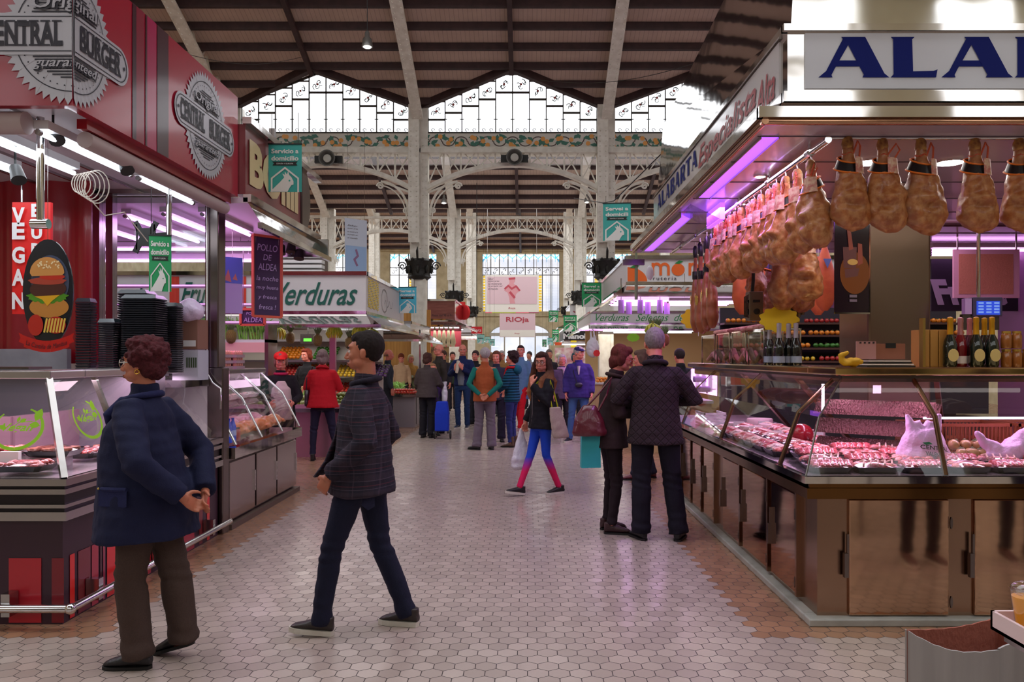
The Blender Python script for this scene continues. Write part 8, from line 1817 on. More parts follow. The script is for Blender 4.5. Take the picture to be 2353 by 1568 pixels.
        MBs.build('sole', SOLEW if sk == 'sneaker' else SOLEB, u, local=True)
        if sk == 'sneaker' and detail > 1:
            lm = MB()
            for k in range(4): a = .035+.022*k; lm.tube([F(a,-.018,.083-.013*k), F(a,0,.09-.013*k), F(a,.018,.083-.013*k)], .0028, 5)
            lm.build('laces', M('lace_%d'%scol[0], (120,90,60), .7), u, local=True)
    # ---- top garment
    gk, gc, hem_z = top[0], top[1], top[2]; opt = top[3] if len(top) > 3 else {}
    bk = opt.get('bulk', 1.0)*W; flare = opt.get('flare', 0.0); bot = hem_z
    zs_ = [(hem_z,.172+flare,.122+flare*.8),(max(hem_z+.05,.95),.165+flare*.6,.118+flare*.5),(1.05,.160+flare*.3,.112+flare*.3),(1.16,.164,.116),(1.28,.178,.120),(1.35,.172,.108),(1.395,.145,.092),(1.43,.10,.078),(1.46,.07,.066)]
    belly = opt.get('belly', 0)
    bt = 1+(bk-1)*.4; kb = lambda z: bk if z < 1.2 else bt+(bk-bt)*max(0,(1.3-z)/.1) if z < 1.3 else bt
    m = MB(); m.loft([[tuple(L(q)) for q in ellring((0,-.005+belly*(.03 if .95 < z < 1.3 else .01)*(1 if z < 1.3 else 0),z), rx*kb(z), ry*kb(z)+belly*(.035 if z < 1.2 else .018 if z < 1.3 else 0), 28)] for z, rx, ry in zs_])
    sl = opt.get('sleeve', 1.0); sw = opt.get('sleeve_w', 1.0)
    if sl:
        for s in (-1,1):
            sh, el, wr = Vector(L(p.sh[s])), Vector(L(p.elb[s])), Vector(L(p.wri[s]))
            e = el.lerp(wr, .96) if sl >= 1 else el.lerp(wr, sl)
            sh = sh*1.0+Vector((s*.0,0,0)); 
            m.tube([L((s*.07,-.005,1.385)), sh+Vector((-s*.01,0,-.005)), sh.lerp(el,.4), el, el.lerp(e,.5), e], [.062*bt,.068*bt,.062*sw,.055*sw,.050*sw,.043*sw], 16)
    if opt.get('collar', 1): m.tube([L((0,-.012,1.43)), H@Vector((0,-.014,1.50+.02*opt.get('collar',1)))], [.078,.070], 16)
    def dt(c):
        v = Vector(c); q = .007*noise.noise(Vector((v.x*8,v.y*8,v.z*5))+o3)+.0035*noise.noise(v*22+o3)
        q += .005*noise.noise(Vector((v.x*5,v.y*5,v.z*26))+o3)
        return q*opt.get('folds', 1.0)
    vt = .011 if detail > 1 else .014
    mat = cloth('%s_%d_%d_%d'%(gk,*gc), gc, opt.get('pattern'))
    if opt.get('vest'):
        # separate sleeves (shirt) under a sleeveless vest
        m2 = MB()
        for s in (-1,1):
            sh, el, wr = Vector(L(p.sh[s])), Vector(L(p.elb[s])), Vector(L(p.wri[s])); m2.tube([L((s*.07,-.005,1.37)), sh, sh.lerp(el,.5), el, el.lerp(wr,.5), wr], [.05,.058,.054,.050,.046,.038], 14)
        organic('shirt', m2, cloth('shirt_%d_%d_%d'%opt['vest'], opt['vest']), t, vt, 3, dt)
    g_ = organic(gk, m, mat, t, vt, 4, dt)
    # extra garment details
    if opt.get('zip'):
        zm = MB(); 
        for k in range(8): pass
        q = [L((0, .112*bk+.004+belly*.04*(1 if z < 1.25 else .4)+flare*(.6 if z < 1.0 else .2)-.0*(z), z)) for z in (hem_z+.02,1.0,1.1,1.2,1.3)]; zm.tube(q, .004, 6); zm.build('zip', M('zip_metal',(170,160,170),.3,.8), g_, local=True)
    for e in (extras or []): e(t, p, L, H, m)
    return t

def bag_shape(pts_w, mat, name, t, disp=.008, vox=.012):
    m = MB(); m.loft(pts_w); return organic(name, m, mat, t, vox, 2, lambda c: disp*noise.noise(Vector(c)*16)+disp*.4*noise.noise(Vector(c)*40))

# ---------------- 1. woman in the navy coat (hands clasped behind her back, walking left)
P1 = default_pose(hip={-1:(-.08,0,.88),1:(.08,0,.88)}, knee={-1:(-.085,.05,.48),1:(.095,-.10,.47)}, ank={-1:(-.09,.0,.09),1:(.10,-.15,.12)}, foot={-1:(-.12,1),1:(.1,1)}, fpitch={-1:0,1:.30},
    elb={-1:(-.30,-.14,1.12),1:(.29,-.16,1.12)}, wri={-1:(-.14,-.275,.93),1:(.08,-.285,.92)}, hdir={-1:(.8,-.15,-.5),1:(-.75,-.3,-.55)}, palm={-1:(0,-1,.1),1:(0,-.8,-.2)}, curl={-1:.45,1:.55}, lean=.06, yaw=.12, pitch=.0)
def navy_extras(t, p, L, H, m):
    col = cloth('coat_collar', (34,38,84)); c = MB(); pts = [L((.085*math.cos(a)*1.15, -.01+.085*math.sin(a), 1.455+.018*math.cos(a-PI/2)*-1)) for a in [2*PI*k/20 for k in range(21)]]; c.tube(pts, .020, 8, cap=False)
    for s in (-1,1): c.tube([L((s*.06,.07,1.45)), L((s*.10,.14,1.36)), L((s*.05,.17,1.26))], [.02,.028,.012], 8)
    organic('collar', c, col, t, .011, 2)
    for s in (-1,1):
        f_ = MB().tube([L((s*.25,.10,.985)),L((s*.265,.02,.985)),L((s*.265,-.05,.985))], .012, 6).add([L((s*.255,.11,.985)),L((s*.272,-.055,.985)),L((s*.280,-.055,.90)),L((s*.268,.0,.885)),L((s*.262,.11,.90))],[(0,1,2,3,4)]); f_.build('pocket_flap', col, t, local=True)
    MB().ell(L((-.27,.1,.99)), .006).build('stud', M('brass',(200,170,90),.3,1), t, local=True)
    hp = MB(); 
    for s in (-1,1): hp.tube([H@Vector((s*.084,-.012+.012*math.cos(a),1.592+.012*math.sin(a))) for a in [2*PI*k/12 for k in range(13)]], .003, 5, cap=False)
    hp.build('gold_earring', M('gold',(230,180,80),.2,1), t, local=True)
person('woman with frizzy dark red hair and long navy coat, hands clasped behind her back', -1.93, 4.03, 84, 1.63, ('coat',(24,27,62),.70,{'bulk':1.26,'flare':.045,'belly':1,'sleeve_w':1.35,'folds':1.1,'collar':1.5}), ('suit',(78,60,54),1), P1, ('curly',(66,24,30)), SKINT, ((24,20,24),'dress'), 2, glasses=(180,170,160), extras=[navy_extras], build=1.12, seed=1)
# ---------------- 2. young man in the plaid shirt
P2 = default_pose(hip={-1:(-.09,.02,.90),1:(.09,-.02,.90)}, knee={-1:(-.10,.15,.50),1:(.10,-.08,.49)}, ank={-1:(-.105,.21,.10),1:(.10,-.25,.09)}, foot={-1:(-.05,1),1:(.18,1)}, fpitch={-1:-.10,1:.0},
    elb={-1:(-.26,-.09,1.13),1:(.27,-.10,1.13)}, wri={-1:(-.215,.13,.935),1:(.22,.13,.94)}, hdir={-1:(.35,.5,-.75),1:(-.35,.5,-.75)}, palm={-1:(1,-.3,0),1:(-1,-.3,0)}, curl={-1:.7,1:.7}, lean=-.02, yaw=.05, pitch=.02)
def plaid_extras(t, p, L, H, m):
    c = MB(); pts = [L((.080*math.cos(a)*1.1, -.012+.080*math.sin(a), 1.468-.018*math.sin(a))) for a in [2*PI*k/20 for k in range(21)]]; c.tube(pts, .019, 8, cap=False); organic('collar', c, cloth('plaid_collar', (40,34,50)), t, .011, 2)
    tee = MB().loft([[tuple(L(q)) for q in ellring((0,.01,z), rx, ry, 24)] for z, rx, ry in ((.885,.178,.126),(.94,.176,.128),(1.0,.172,.125))]); organic('tee_shirt', tee, cloth('pale_tee', (190,196,190)), t, .012, 2)
    fl = MB().loft([[(x+a*.10,y+b*.022,z) for a, b in [(math.cos(2*PI*k/14),math.sin(2*PI*k/14)) for k in range(14)]] for x, y, z in ((0,.10,1.30),(.0,.13,1.15),(.0,.19,1.0),(.0,.26,.905))]); organic('shirt_front', fl, cloth('plaid_shirt_front',(34,28,44),'plaid'), t, .012, 2)
    MB().add([L((-.172,-.06,.87)),L((-.158,-.115,.87)),L((-.162,-.12,.76)),L((-.175,-.085,.74)),L((-.188,-.05,.77))],[(0,1,2,3,4)]).build('jeans_pocket', cloth('jeans_pocket',(36,36,66)), t, local=True)
person('young man with cropped dark hair in a plaid overshirt striding past with hands in pockets', -.94, 4.50, 86, 1.69, ('plaid_shirt',(34,28,44),.82,{'bulk':1.22,'flare':.035,'sleeve_w':1.25,'pattern':'plaid','folds':1.1}), ('jeans',(24,26,52),1), P2, ('crop',(30,22,22)), SKINT, ((44,34,32),'sneaker'), 2, extras=[plaid_extras], build=1.06, seed=2)
# ---------------- 3/4. the couple
P3 = default_pose(elb={-1:(-.22,.02,1.10),1:(.23,.02,1.12)}, wri={-1:(-.12,.22,1.12),1:(.10,.24,1.13)}, hdir={-1:(.5,.8,.1),1:(-.5,.8,.1)}, curl={-1:.9,1:.9}, lean=.07, stoop=.05, pitch=-.32, yaw=-.1, knee={-1:(-.09,.02,.48),1:(.09,.04,.49)}, foot={-1:(-.1,1),1:(.25,1)})
def handbag(t, p, L, H, m):
    b = MB().loft([[(.20+x*1.0,y,z) for x, y in [(.07*k2*math.cos(2*PI*k/18), -.24+w*math.sin(2*PI*k/18)) for k in range(18)]] for z, w, k2 in ((.92,.15,1.1),(.95,.165,1.2),(1.06,.14,1.1),(1.16,.09,.8),(1.2,.06,.4))])
    o = organic('handbag', b, M('burgundy_leather',(92,26,40),.3,coat=.4,bump=(9,.5)), t, .012, 3, lambda c: .008*noise.noise(Vector(c)*12))
    MB().tube([(.22,-.16,1.15),(.22,-.08,1.3),(.15,-.02,1.45),(.21,-.16,1.3),(.20,-.3,1.15)], .010, 8).build('strap', M('burgundy_leather',(92,26,40)), o, local=True, smooth=True)
def coat_collar(col, r=.02):
    def f(t, p, L, H, m):
        c = MB(); pts = [L((.083*math.cos(a)*1.1, -.014+.083*math.sin(a), 1.468-.02*math.sin(a))) for a in [2*PI*k/20 for k in range(21)]]; c.tube(pts, r, 8, cap=False); organic('collar', c, cloth('collar_%d_%d_%d'%col, col), t, .012, 2)
    return f
def paper_bag(t, p, L, H, m):
    x, y, z0, z1 = .10, -.21, .62, .95; b = MB().loft([[(x-.04,y-.09,z0),(x+.04,y-.09,z0),(x+.04,y+.09,z0),(x-.04,y+.09,z0)],[(x-.038,y-.085,z1),(x+.038,y-.085,z1),(x+.038,y+.085,z1),(x-.038,y+.085,z1)]], cap=True); b.build('carrier_bag', M('turquoise_paper',(40,170,176),.5), t, local=True)
    MB().tube([(x,y-.06,z1),(x+.02,y-.02,z1+.13),(x,y+.06,z1)], .004, 6).build('cord', M('turquoise_paper',(40,170,176)), t, local=True)
person('woman in a dark brown coat with burgundy handbag leaning to read with the man', .74, 7.05, -84, 1.66, ('brown_coat',(52,34,36),.80,{'bulk':1.1,'flare':.04,'sleeve_w':1.15,'folds':.8}), ('slim',(38,24,32),1), P3, ('bob',(84,36,30)), SKINP, ((56,28,32),'dress'), 2, glasses=(190,50,50), extras=[handbag, coat_collar((62,42,38)), paper_bag], build=1.0, seed=3)
P4 = default_pose(elb={-1:(-.32,.0,1.16),1:(.33,.02,1.16)}, wri={-1:(-.14,.22,1.12),1:(.16,.24,1.16)}, hdir={-1:(.6,.7,.1),1:(-.6,.7,.1)}, curl={-1:.9,1:.9}, lean=.03, stoop=.04, pitch=-.22, yaw=.12, hip={-1:(-.10,0,.90),1:(.10,0,.90)}, knee={-1:(-.115,.0,.49),1:(.14,.02,.49)}, ank={-1:(-.12,-.01,.09),1:(.19,-.01,.09)}, foot={-1:(-.5,1),1:(.3,1)})
def phone(t, p, L, H, m):
    MB().box(-.05,.05,.33,.345,1.13,1.25).build('leaflet', M('white_leaflet',(210,206,206),.6), t, local=True)
person('grey-haired man in a quilted brown jacket seen from behind at the ham stall', 1.09, 6.75, -6, 1.79, ('quilted_jacket',(50,34,42),.80,{'bulk':1.12,'flare':.03,'sleeve_w':1.2,'pattern':'quilt','collar':1.6,'folds':.9}), ('suit',(24,20,36),.9), P4, ('grey',(120,110,112)), SKINP, ((22,20,24),'boot'), 2, extras=[coat_collar((50,38,46),.022), phone], build=1.06, seed=4)
# ---------------- 5. young woman in gradient leggings
P5 = default_pose(hip={-1:(-.085,0,.90),1:(.085,0,.90)}, knee={-1:(-.06,-.03,.49),1:(.06,.12,.50)}, ank={-1:(-.05,-.22,.09),1:(.06,.28,.10)}, foot={-1:(-.05,1),1:(.05,1)}, fpitch={-1:.0,1:-.18},
    elb={-1:(-.22,.04,1.14),1:(.24,-.05,1.13)}, wri={-1:(-.07,.17,1.36),1:(.30,.06,.88)}, hdir={-1:(.35,-.1,1),1:(.1,.1,-1)}, palm={-1:(.3,-1,0),1:(-1,0,0)}, curl={-1:.9,1:1.3}, yaw=.75, pitch=-.05)
def girl_extras(t, p, L, H, m):
    c = MB(); YL_ = cloth('yellow_trim', (196,200,30)); c.tube([L((-.10,.04,1.45)),L((-.05,.115,1.36)),L((.0,.13,1.28))],.012,6).tube([L((.10,.04,1.45)),L((.05,.115,1.36)),L((.0,.13,1.28))],.012,6); c.build('yellow_trim', YL_, t, local=True, smooth=True)
    w = Vector(p.wri[1]); b = MB().loft([[(w.x+a*r1+.03,w.y+.05+b*r2,z) for a, b in [(math.cos(2*PI*k/16),math.sin(2*PI*k/16)) for k in range(16)]] for z, r1, r2 in ((.28,.05,.11),(.32,.08,.15),(.42,.08,.14),(.56,.05,.10),(.70,.025,.05),(.80,.012,.02))])
    o = organic('plastic_bag', b, M('white_carrier', (214,212,220), .35, bump=(14,.8)), t, .012, 2, lambda c: .012*noise.noise(Vector(c)*13)+.004*noise.noise(Vector((c[0]*50,c[1]*50,c[2]*9))))
    f = plane_map((w.x+.115,w.y+.06,.46),(0,1,-.0),(0,0,1)); 
    flat('bag_print', [[(-.02,.05),(.03,.08),(.045,.045),(.01,.03)]], f, M('bag_leaf_green',(20,120,80)), o, .02)
    vs, fs = text_mesh('CENTRAL', 1, offset=.02); x1 = max(v[0] for v in vs); q = MB(); q.add([f(a/x1*.07,b*.05-.01,.022) for a,b in vs], fs); me = bpy.data.meshes.new('lettering'); me.from_pydata(q.v,[],q.f); link_mesh('lettering', me, INK, o, True)
    tb = MB().loft([[(-.27+a*r1,-.06+b*r2-.25*(.98-z),z) for a, b in [(math.cos(2*PI*k/14),math.sin(2*PI*k/14)) for k in range(14)]] for z, r1, r2 in ((.72,.03,.11),(.75,.04,.12),(.95,.035,.10),(1.10,.02,.08))])
    o = organic('tote_bag', tb, cloth('cream_canvas', (196,176,164)), t, .012, 2, lambda c: .008*noise.noise(Vector(c)*13)); MB().tube([(-.26,-.09,1.06),(-.25,-.04,1.25),(-.22,0,1.42),(-.25,.03,1.25),(-.27,.0,1.06)], .009, 6).build('strap', YL_, o, local=True, smooth=True)
person('young woman with long hair and glasses, blue to pink leggings, hand over her mouth', .16, 8.95, 118, 1.60, ('black_jacket',(24,22,30),.82,{'bulk':1.08,'flare':.03,'sleeve_w':1.25,'folds':1.2,'zip':1}), ('tight',(30,70,190),1,(214,30,90)), P5, ('long',(60,38,32),(150,96,60)), SKIN, ((24,22,26),'sneaker'), 2, glasses=(30,26,28), extras=[girl_extras], seed=5)
# ---------------- 6. red coat
P6 = default_pose(elb={-1:(-.26,.04,1.14),1:(.26,.04,1.14)}, wri={-1:(-.2,.2,1.2),1:(.2,.2,1.2)}, hdir={-1:(.4,1,.1),1:(-.4,1,.1)}, knee={-1:(-.14,.0,.49),1:(.15,.02,.49)}, ank={-1:(-.15,-.03,.09),1:(.24,.02,.09)}, yaw=.1, pitch=-.05)
def shoulder_bag(col, side=-1):
    def f(t, p, L, H, m):
        s = side; b = MB().loft([[(s*.24+.045*math.cos(2*PI*k/14), .02+w*math.sin(2*PI*k/14), z) for k in range(14)] for z, w in ((.86,.10),(.9,.12),(1.05,.10),(1.12,.06))]); o = organic('handbag', b, M('bag_%d_%d_%d'%col, col, .4, coat=.3), t, .013, 3)
        MB().tube([(s*.25,.07,1.1),(s*.25,.03,1.3),(s*.16,0,1.475),(s*.24,-.05,1.3),(s*.25,-.03,1.1)], .009, 6).build('strap', M('bag_%d_%d_%d'%col, col), o, local=True, smooth=True)
    return f
person('woman in a bright red coat and navy trousers seen from behind at the vegetable table', -3.09, 11.95, 4, 1.66, ('red_coat',(196,16,34),.84,{'bulk':1.12,'flare':.05,'sleeve_w':1.15,'folds':.6}), ('slim',(34,30,58),1), P6, ('bob',(112,92,92)), SKINP, ((30,22,26),'dress'), 1, extras=[shoulder_bag((40,24,34)), coat_collar((186,16,34))], build=1.05, seed=6)
# ---------------- vendors
def red_cap(t, p, L, H, m):
    c = MB().ell((0,-.02,1.71),(.10,.11,.075),18,12,H).ell((0,.075,1.69),(.07,.10,.012),16,8,H); organic('cap', c, M('flat_red_cap',(230,10,12),.7), t, .011, 2)
    a = MB().loft([[tuple(L(q)) for q in ellring((0,.03,z), rx, ry, 20)] for z, rx, ry in ((.8,.17,.13),(1.0,.17,.15),(1.25,.15,.14),(1.36,.08,.10))]); organic('apron', a, cloth('pink_white_apron',(226,196,196)), t, .014, 3)
    s = MB().tube([L((.08*math.cos(q),-.01+.08*math.sin(q),1.46)) for q in [2*PI*k/16 for k in range(17)]], .024, 8, cap=False); organic('scarf', s, cloth('magenta_scarf',(206,40,90)), t, .012, 2)
PV = default_pose(elb={-1:(-.25,.06,1.12),1:(.25,.06,1.12)}, wri={-1:(-.15,.25,1.05),1:(.15,.25,1.05)}, hdir={-1:(.3,1,-.2),1:(-.3,1,-.2)}, pitch=-.12)
person('stall woman in a red cap and pale apron behind the poultry counter', wx(645,10.4), 10.4, 200, 1.60, ('cardigan',(26,20,26),.84,{'bulk':1.1,'sleeve_w':1.1}), ('suit',(40,36,44),1), PV, ('bob',(120,90,80)), SKINP, ((30,26,26),'dress'), 1, extras=[red_cap], build=1.1, seed=7)
person('auburn-haired stall woman in a black top between the red cap and the red coat', wx(705,14.1), 14.1, 150, 1.70, ('black_top',(26,22,28),.86,{'bulk':1.05}), ('slim',(30,28,36),1), default_pose(pitch=-.1, elb={-1:(-.25,.06,1.12),1:(.25,.06,1.12)}, wri={-1:(-.15,.25,1.05),1:(.15,.25,1.05)}), ('bob',(110,44,28)), SKINP, ((30,26,26),'dress'), 1, seed=8)
# ---------------- the crowd
PB = default_pose(elb={-1:(-.27,-.12,1.14),1:(.27,-.12,1.14)}, wri={-1:(-.08,-.19,.96),1:(.06,-.20,.95)}, hdir={-1:(.8,-.2,-.5),1:(-.8,-.2,-.5)}, palm={-1:(0,-1,0),1:(0,-1,0)}, curl={-1:.6,1:.6}, yaw=.5, pitch=-.05, ank={-1:(-.14,-.01,.09),1:(.12,0,.09)}, foot={-1:(-.9,.6),1:(-.2,1)})
person('elderly man in an orange quilted vest over a green jumper, hands clasped behind him', wx(1114,13.3), 13.3, 2, 1.70, ('vest',(172,84,44),.84,{'bulk':1.14,'sleeve':0,'vest':(14,112,104),'pattern':None,'collar':1.3,'belly':1,'folds':.8}), ('suit',(112,98,112),1), PB, ('grey',(150,142,146)), SKINT, ((30,26,28),'dress'), 1, glasses=(40,34,34), build=1.06, seed=9)
def red_scarf(t, p, L, H, m):
    s = MB().tube([L((.085*math.cos(q),-.01+.085*math.sin(q),1.47)) for q in [2*PI*k/16 for k in range(17)]], .028, 8, cap=False).tube([L((-.03,.09,1.45)),L((-.04,.13,1.3))],[.03,.02],8); organic('scarf', s, cloth('scarlet_scarf',(210,20,36)), t, .012, 2, lambda c: .006*noise.noise(Vector(c)*30))
def hood(t, p, L, H, m):
    s = MB().ell(L((0,-.12,1.43)),(.12,.07,.09),16,10); organic('hood', s, cloth('teal_hood',(18,92,122)), t, .012, 2)
PT = default_pose(yaw=.1, elb={-1:(-.24,.06,1.14),1:(.24,.06,1.14)}, wri={-1:(-.18,.2,1.05),1:(.18,.2,1.05)}, foot={-1:(-.1,1),1:(.1,1)})
person('woman in a teal puffer jacket and red scarf with curly dark hair facing left', wx(1176,13.75), 13.75, 72, 1.64, ('puffer_jacket',(16,84,118),.84,{'bulk':1.14,'pattern':'puffer','sleeve_w':1.25}), ('slim',(44,52,116),1), PT, ('curly',(44,26,30)), SKINP, ((84,60,46),'boot'), 1, extras=[red_scarf, hood], seed=10)
def white_bag_side(t, p, L, H, m):
    w = Vector(p.wri[1]); b = MB().loft([[(w.x+.05+a*r1,w.y+b*r2,z) for a, b in [(math.cos(2*PI*k/14),math.sin(2*PI*k/14)) for k in range(14)]] for z, r1, r2 in ((.72,.03,.05),(.78,.06,.08),(.95,.06,.08),(1.08,.03,.05),(1.16,.05,.06))]); organic('plastic_bag', b, M('white_carrier',(214,212,220)), t, .013, 2, lambda c: .01*noise.noise(Vector(c)*15))
PD = default_pose(elb={-1:(-.24,.0,1.13),1:(.26,.03,1.12)}, wri={-1:(-.2,.14,.95),1:(.25,.2,1.06)}, yaw=-.2, pitch=-.1)
person('brown-haired woman in a dark jacket with a white bag on her arm', wx(982,15.3), 15.3, -18, 1.63, ('dark_jacket',(70,58,60),.84,{'bulk':1.14,'flare':.04,'sleeve_w':1.2}), ('suit',(26,24,34),1), PD, ('bob',(60,36,32)), SKIN, ((24,22,26),'dress'), 1, extras=[white_bag_side], build=1.06, seed=11)
person('tall balding man with glasses in a dark olive jacket behind the brown-haired woman', wx(1008,16.2), 16.2, 120, 1.82, ('olive_jacket',(58,50,46),.84,{'bulk':1.1,'zip':1}), ('suit',(40,40,52),1), default_pose(yaw=.1), ('bald',(110,80,70)), SKINP, ((30,26,26),'dress'), 1, glasses=(34,30,30), seed=12)
person('small blond woman in a purple top half hidden beside the dark jacket', wx(1000,15.9)-.03, 15.75, 200, 1.42, ('purple_top',(70,44,100),.84,{}), ('slim',(50,50,80),1), None, ('bob',(150,112,80)), SKINP, ((30,26,26),'dress'), 1, seed=13)
def sandwich(t, p, L, H, m):
    b = MB().tube([L((.02,.24,1.42)),L((.03,.24,1.30)),L((.06,.24,1.16))],[.034,.044,.03],10); organic('wrapped_sandwich', b, M('paper_wrap',(222,210,190),.7,bump=(30,.5)), t, .01, 2)
    g = MB().loft([[tuple(L(q)) for q in ellring((0,.03,z), rx, ry, 18)] for z, rx, ry in ((.9,.11,.11),(1.1,.11,.115),(1.35,.08,.11))]); organic('jumper', g, cloth('grey_jumper',(132,136,146)), t, .014, 2)
PE = default_pose(elb={-1:(-.25,.06,1.12),1:(.25,.06,1.12)}, wri={-1:(-.06,.24,1.25),1:(.10,.22,1.24)}, hdir={-1:(.4,.3,1),1:(-.4,.3,1)}, palm={-1:(.5,-1,0),1:(-.5,-1,0)}, curl={-1:.9,1:.9}, pitch=-.12, yaw=.3)
person('bald man in a navy jacket and jeans eating a wrapped sandwich', wx(1063,17.3), 17.3, 168, 1.83, ('navy_jacket',(30,42,92),.90,{'bulk':1.12,'sleeve_w':1.2}), ('jeans',(38,62,108),1), PE, ('bald',(120,90,76)), SKINP, ((34,44,70),'sneaker'), 1, extras=[sandwich], seed=14)
person('dark-haired man looking left just behind the orange vest', wx(1092,18.4), 18.4, 150, 1.70, ('black_coat',(34,30,36),.84,{}), ('suit',(40,40,48),1), default_pose(yaw=.3), ('short',(58,44,44)), SKINP, ((30,26,26),'dress'), 1, seed=15)
person('woman with brown hair in dark trousers between orange vest and teal puffer', wx(1140,14.5), 14.6, 182, 1.66, ('dark_blue_coat',(44,44,66),.80,{'bulk':1.05}), ('suit',(34,28,50),1), default_pose(yaw=-.2), ('bob',(96,60,44)), SKINP, ((30,26,26),'dress'), 1, seed=16)
person('grey-haired man with glasses facing the camera beyond the orange vest', wx(1153,21), 21, 178, 1.72, ('tan_coat',(176,130,80),.8,{}), ('suit',(60,60,70),1), None, ('grey',(170,164,162)), SKINP, ((30,26,26),'dress'), 1, glasses=(50,44,44), seed=17)
person('tall woman with tied dark hair in a pale denim jacket and red trousers', wx(1196,16.6), 16.6, 150, 1.80, ('denim_jacket',(100,134,176),.66,{'bulk':1.06}), ('jeans',(226,24,44),1), default_pose(yaw=.35, knee={-1:(-.08,.08,.49),1:(.1,-.06,.49)}, ank={-1:(-.08,.15,.10),1:(.1,-.2,.1)}), ('tail',(50,34,34)), SKINP, ((150,110,120),'sneaker'), 1, extras=[], seed=18)
def cap_man(t, p, L, H, m):
    c = MB().ell((0,-.018,1.70),(.086,.100,.068),18,12,H).ell((0,.09,1.688),(.058,.075,.009),16,8,H); organic('cap', c, cloth('navy_cap',(40,34,96)), t, .010, 2)
    flat('cap_emblem', [circ(0,0,.018,.012,10)], plane_map(H@Vector((0,.088,1.715)), H.to_3x3()@Vector((-1,0,0)), H.to_3x3()@Vector((0,-.35,1))), M('cap_emblem_gold',(220,190,120),.5), t, .012)
    b = MB().ell(L((.0,.17,1.06)),(.075,.045,.05),16,10); o = organic('waist_pouch', b, M('dark_pouch',(38,34,50),.4), t, .011, 2); MB().tube([L((.03,.17,1.08)),L((.1,.13,1.3)),L((.1,-.02,1.44))],.007,6).build('strap', BLACK, o, local=True)
    sm = MB().tube([L((0,.115,1.40)),L((0,.145,1.25))],[.03,.012],8); sm.build('shirt_front', cloth('pale_stripe_shirt',(206,190,200)), t, local=True, smooth=True)
PC = default_pose(yaw=.8, pitch=-.05, knee={-1:(-.12,.02,.49),1:(.13,.0,.49)}, ank={-1:(-.16,.02,.09),1:(.17,-.02,.09)}, foot={-1:(-.3,1),1:(.5,1)})
person('man in a navy cap and purple windbreaker with a waist pouch looking right', wx(1330,14.5), 14.5, 176, 1.74, ('windbreaker',(62,46,126),.82,{'bulk':1.24,'sleeve_w':1.4,'folds':1.3}), ('jeans',(74,106,168),1), PC, ('short',(150,140,140)), SKINP, ((30,28,40),'sneaker'), 1, extras=[cap_man], build=1.08, seed=19)
def lilac_scarf(t, p, L, H, m):
    s = MB().tube([L((.085*math.cos(q),-.01+.085*math.sin(q),1.46)) for q in [2*PI*k/16 for k in range(17)]], .03, 8, cap=False).tube([L((.0,.1,1.44)),L((.0,.13,1.25))],[.035,.02],8); organic('scarf', s, cloth('lilac_scarf',(206,160,196)), t, .012, 2, lambda c: .006*noise.noise(Vector(c)*30))
person('elderly woman with short grey hair, pink glasses and lilac scarf beside the purple windbreaker', wx(1292,15.6), 15.6, -160, 1.60, ('plum_coat',(92,70,100),.8,{'bulk':1.08}), ('suit',(34,28,36),1), default_pose(yaw=-.3), ('bob',(176,164,172)), SKINP, ((220,214,220),'sneaker'), 1, glasses=(190,80,110), extras=[lilac_scarf], seed=20)
person('bald older man in a dark grey suit beyond the young man', wx(892,16.9), 16.9, -75, 1.72, ('suit_jacket',(62,70,84),.84,{}), ('suit',(50,54,66),1), default_pose(yaw=.0,pitch=-.1), ('bald',(130,100,86)), SKINP, ((30,26,26),'dress'), 1, seed=21)
person('fair-haired woman with glasses in a mustard coat behind the low produce stand', wx(944,21.3), 21.3, 200, 1.62, ('mustard_coat',(190,140,70),.8,{}), ('suit',(50,44,50),1), default_pose(pitch=-.1), ('bob',(196,170,130)), SKINP, ((30,26,26),'dress'), 1, glasses=(150,60,50), seed=22)
person('auburn-haired seller bending over the green vegetables', wx(914,19.9)-.05, 20.75, 190, 1.66, ('sand_top',(206,166,130),.84,{}), ('suit',(50,44,50),1), default_pose(pitch=-.4,lean=.15), ('short',(110,50,30)), SKINP, ((30,26,26),'dress'), 1, seed=23)
person('man with greying hair in black behind the fruit shop counter', wx(1561,12.7), 12.6, 20, 1.68, ('black_jumper',(28,26,34),.84,{'bulk':1.1}), ('suit',(34,30,40),1), default_pose(pitch=-.3), ('short',(50,40,44)), SKINP, ((30,26,26),'dress'), 1, seed=24)
PK = default_pose(knee={-1:(-.1,.06,.48),1:(.1,.0,.49)}, ank={-1:(-.12,.08,.09),1:(.14,-.1,.09)}, foot={-1:(-.1,1),1:(.1,1)}, pitch=-.2)
person('person in a beige coat and dark trousers mostly hidden behind the couple', wx(1478,10.1), 10.1, 78, 1.64, ('beige_coat',(190,176,160),.9,{}), ('suit',(44,44,66),1), PK, ('bob',(90,70,60)), SKINP, ((110,50,60),'dress'), 1, seed=25)
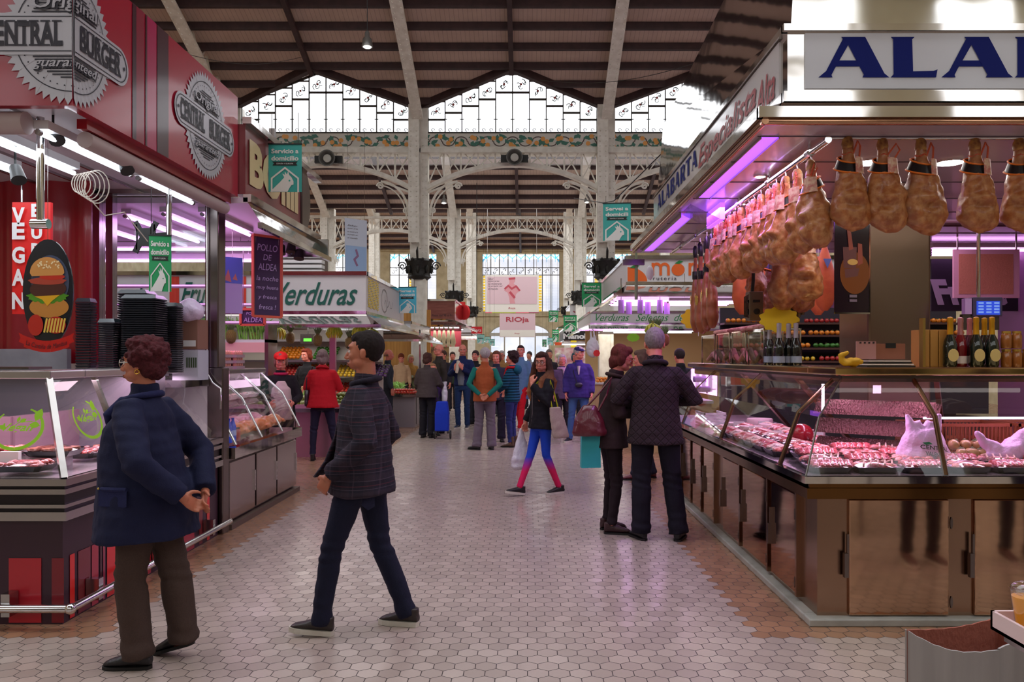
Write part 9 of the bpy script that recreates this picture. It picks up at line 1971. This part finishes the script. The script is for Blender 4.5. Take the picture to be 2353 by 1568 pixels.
for k, (px_, Y, hd, hh, c, hr, lb) in enumerate(((1216,24,170,1.72,(150,150,160),('short',(60,50,50)),'person in a pale grey jacket walking in from the street door'),
    (1240,27,185,1.66,(70,60,70),('bob',(90,76,70)),'person in a plum jacket far down the aisle, left of the long-haired woman'),(1262,20,175,1.74,(52,48,56),('short',(110,96,92)),'person in a charcoal coat right behind the long-haired woman'),
    (1322,18.2,190,1.66,(30,86,104),('bob',(40,90,104)),'person in a teal coat behind the navy cap'),(1128,25,10,1.70,(84,70,66),('bob',(120,84,60)),'person in a brown coat far behind the orange vest'),
    (1040,23,175,1.70,(60,76,60),('short',(60,46,40)),'person in a green jacket far behind the bald man'),(1176,30,180,1.72,(60,60,74),('short',(50,44,44)),'person in slate blue near the street door'),
    (1285,26,-90,1.68,(176,140,120),('short',(200,180,160)),'person in sand colour at the far right stall'),(925,24.5,170,1.7,(40,36,44),('short',(60,44,40)),'person in black standing before the honey wood wall'),(1018,20.5,160,1.72,(46,40,50),('short',(70,50,44)),'person in a dark violet coat behind the tall balding man'))):
    person(lb, wx(px_,Y), Y, hd, hh, ('coat',c,.82,{'bulk':1.05}), ('suit',(50,48,60),1), default_pose(yaw=.2*(k%3-1)), hr, [SKIN,SKINP][k%2], ((30,26,26),'dress'), 0, seed=30+k)
# people beside the photographer, seen only mirrored in the ham counter doors
for k, (x, Y, c) in enumerate(((2.95,3.25,(54,40,48)),(3.75,3.15,(44,36,50)))):
    person(['person in dark trousers and brown trainers standing by the front of the ham stall','person in a long dark coat standing farther along the front of the ham stall'][k], x, Y, 0, 1.72, ('dark_coat',(50,44,52),.8,{'bulk':1.1}), ('slim',c,1), default_pose(), ('short',(60,44,40)), SKIN, ((96,66,62),'sneaker'), 0, seed=50+k)
# shopping trolley
t = thing('shopping_trolley', 'bright blue shopping trolley standing beside the dark-jacketed woman', 'trolley', (wx(1015,15.0),15.0,0)); x = wx(1016,15.0)
b = MB().loft([[(x+a*w,15.0+b_*d,z) for a, b_ in ((-1,-1),(1,-1),(1,1),(-1,1))] for z, w, d in ((.16,.13,.10),(.5,.13,.11),(.72,.10,.09))]); b.build('bag', cloth('royal_blue_bag',(28,60,200)), t, bevel=.02)
MB().tube([(x-.1,15.1,.1),(x-.1,15.14,.95),(x+.1,15.14,.95),(x+.1,15.1,.1)], .011, 8).build('frame', BLACK, t, smooth=True)
for s in (-1,1):
    m = MB(); mt_ = Matrix.Translation((x+s*.15,15.08,.085)) @ Matrix.Rotation(PI/2,4,'Y'); m.lathe([(.02,-.015),(.08,-.015),(.085,0),(.08,.015),(.02,.015)], 20, mtx=mt_); m.build('wheel', BLACK, t, smooth=True)
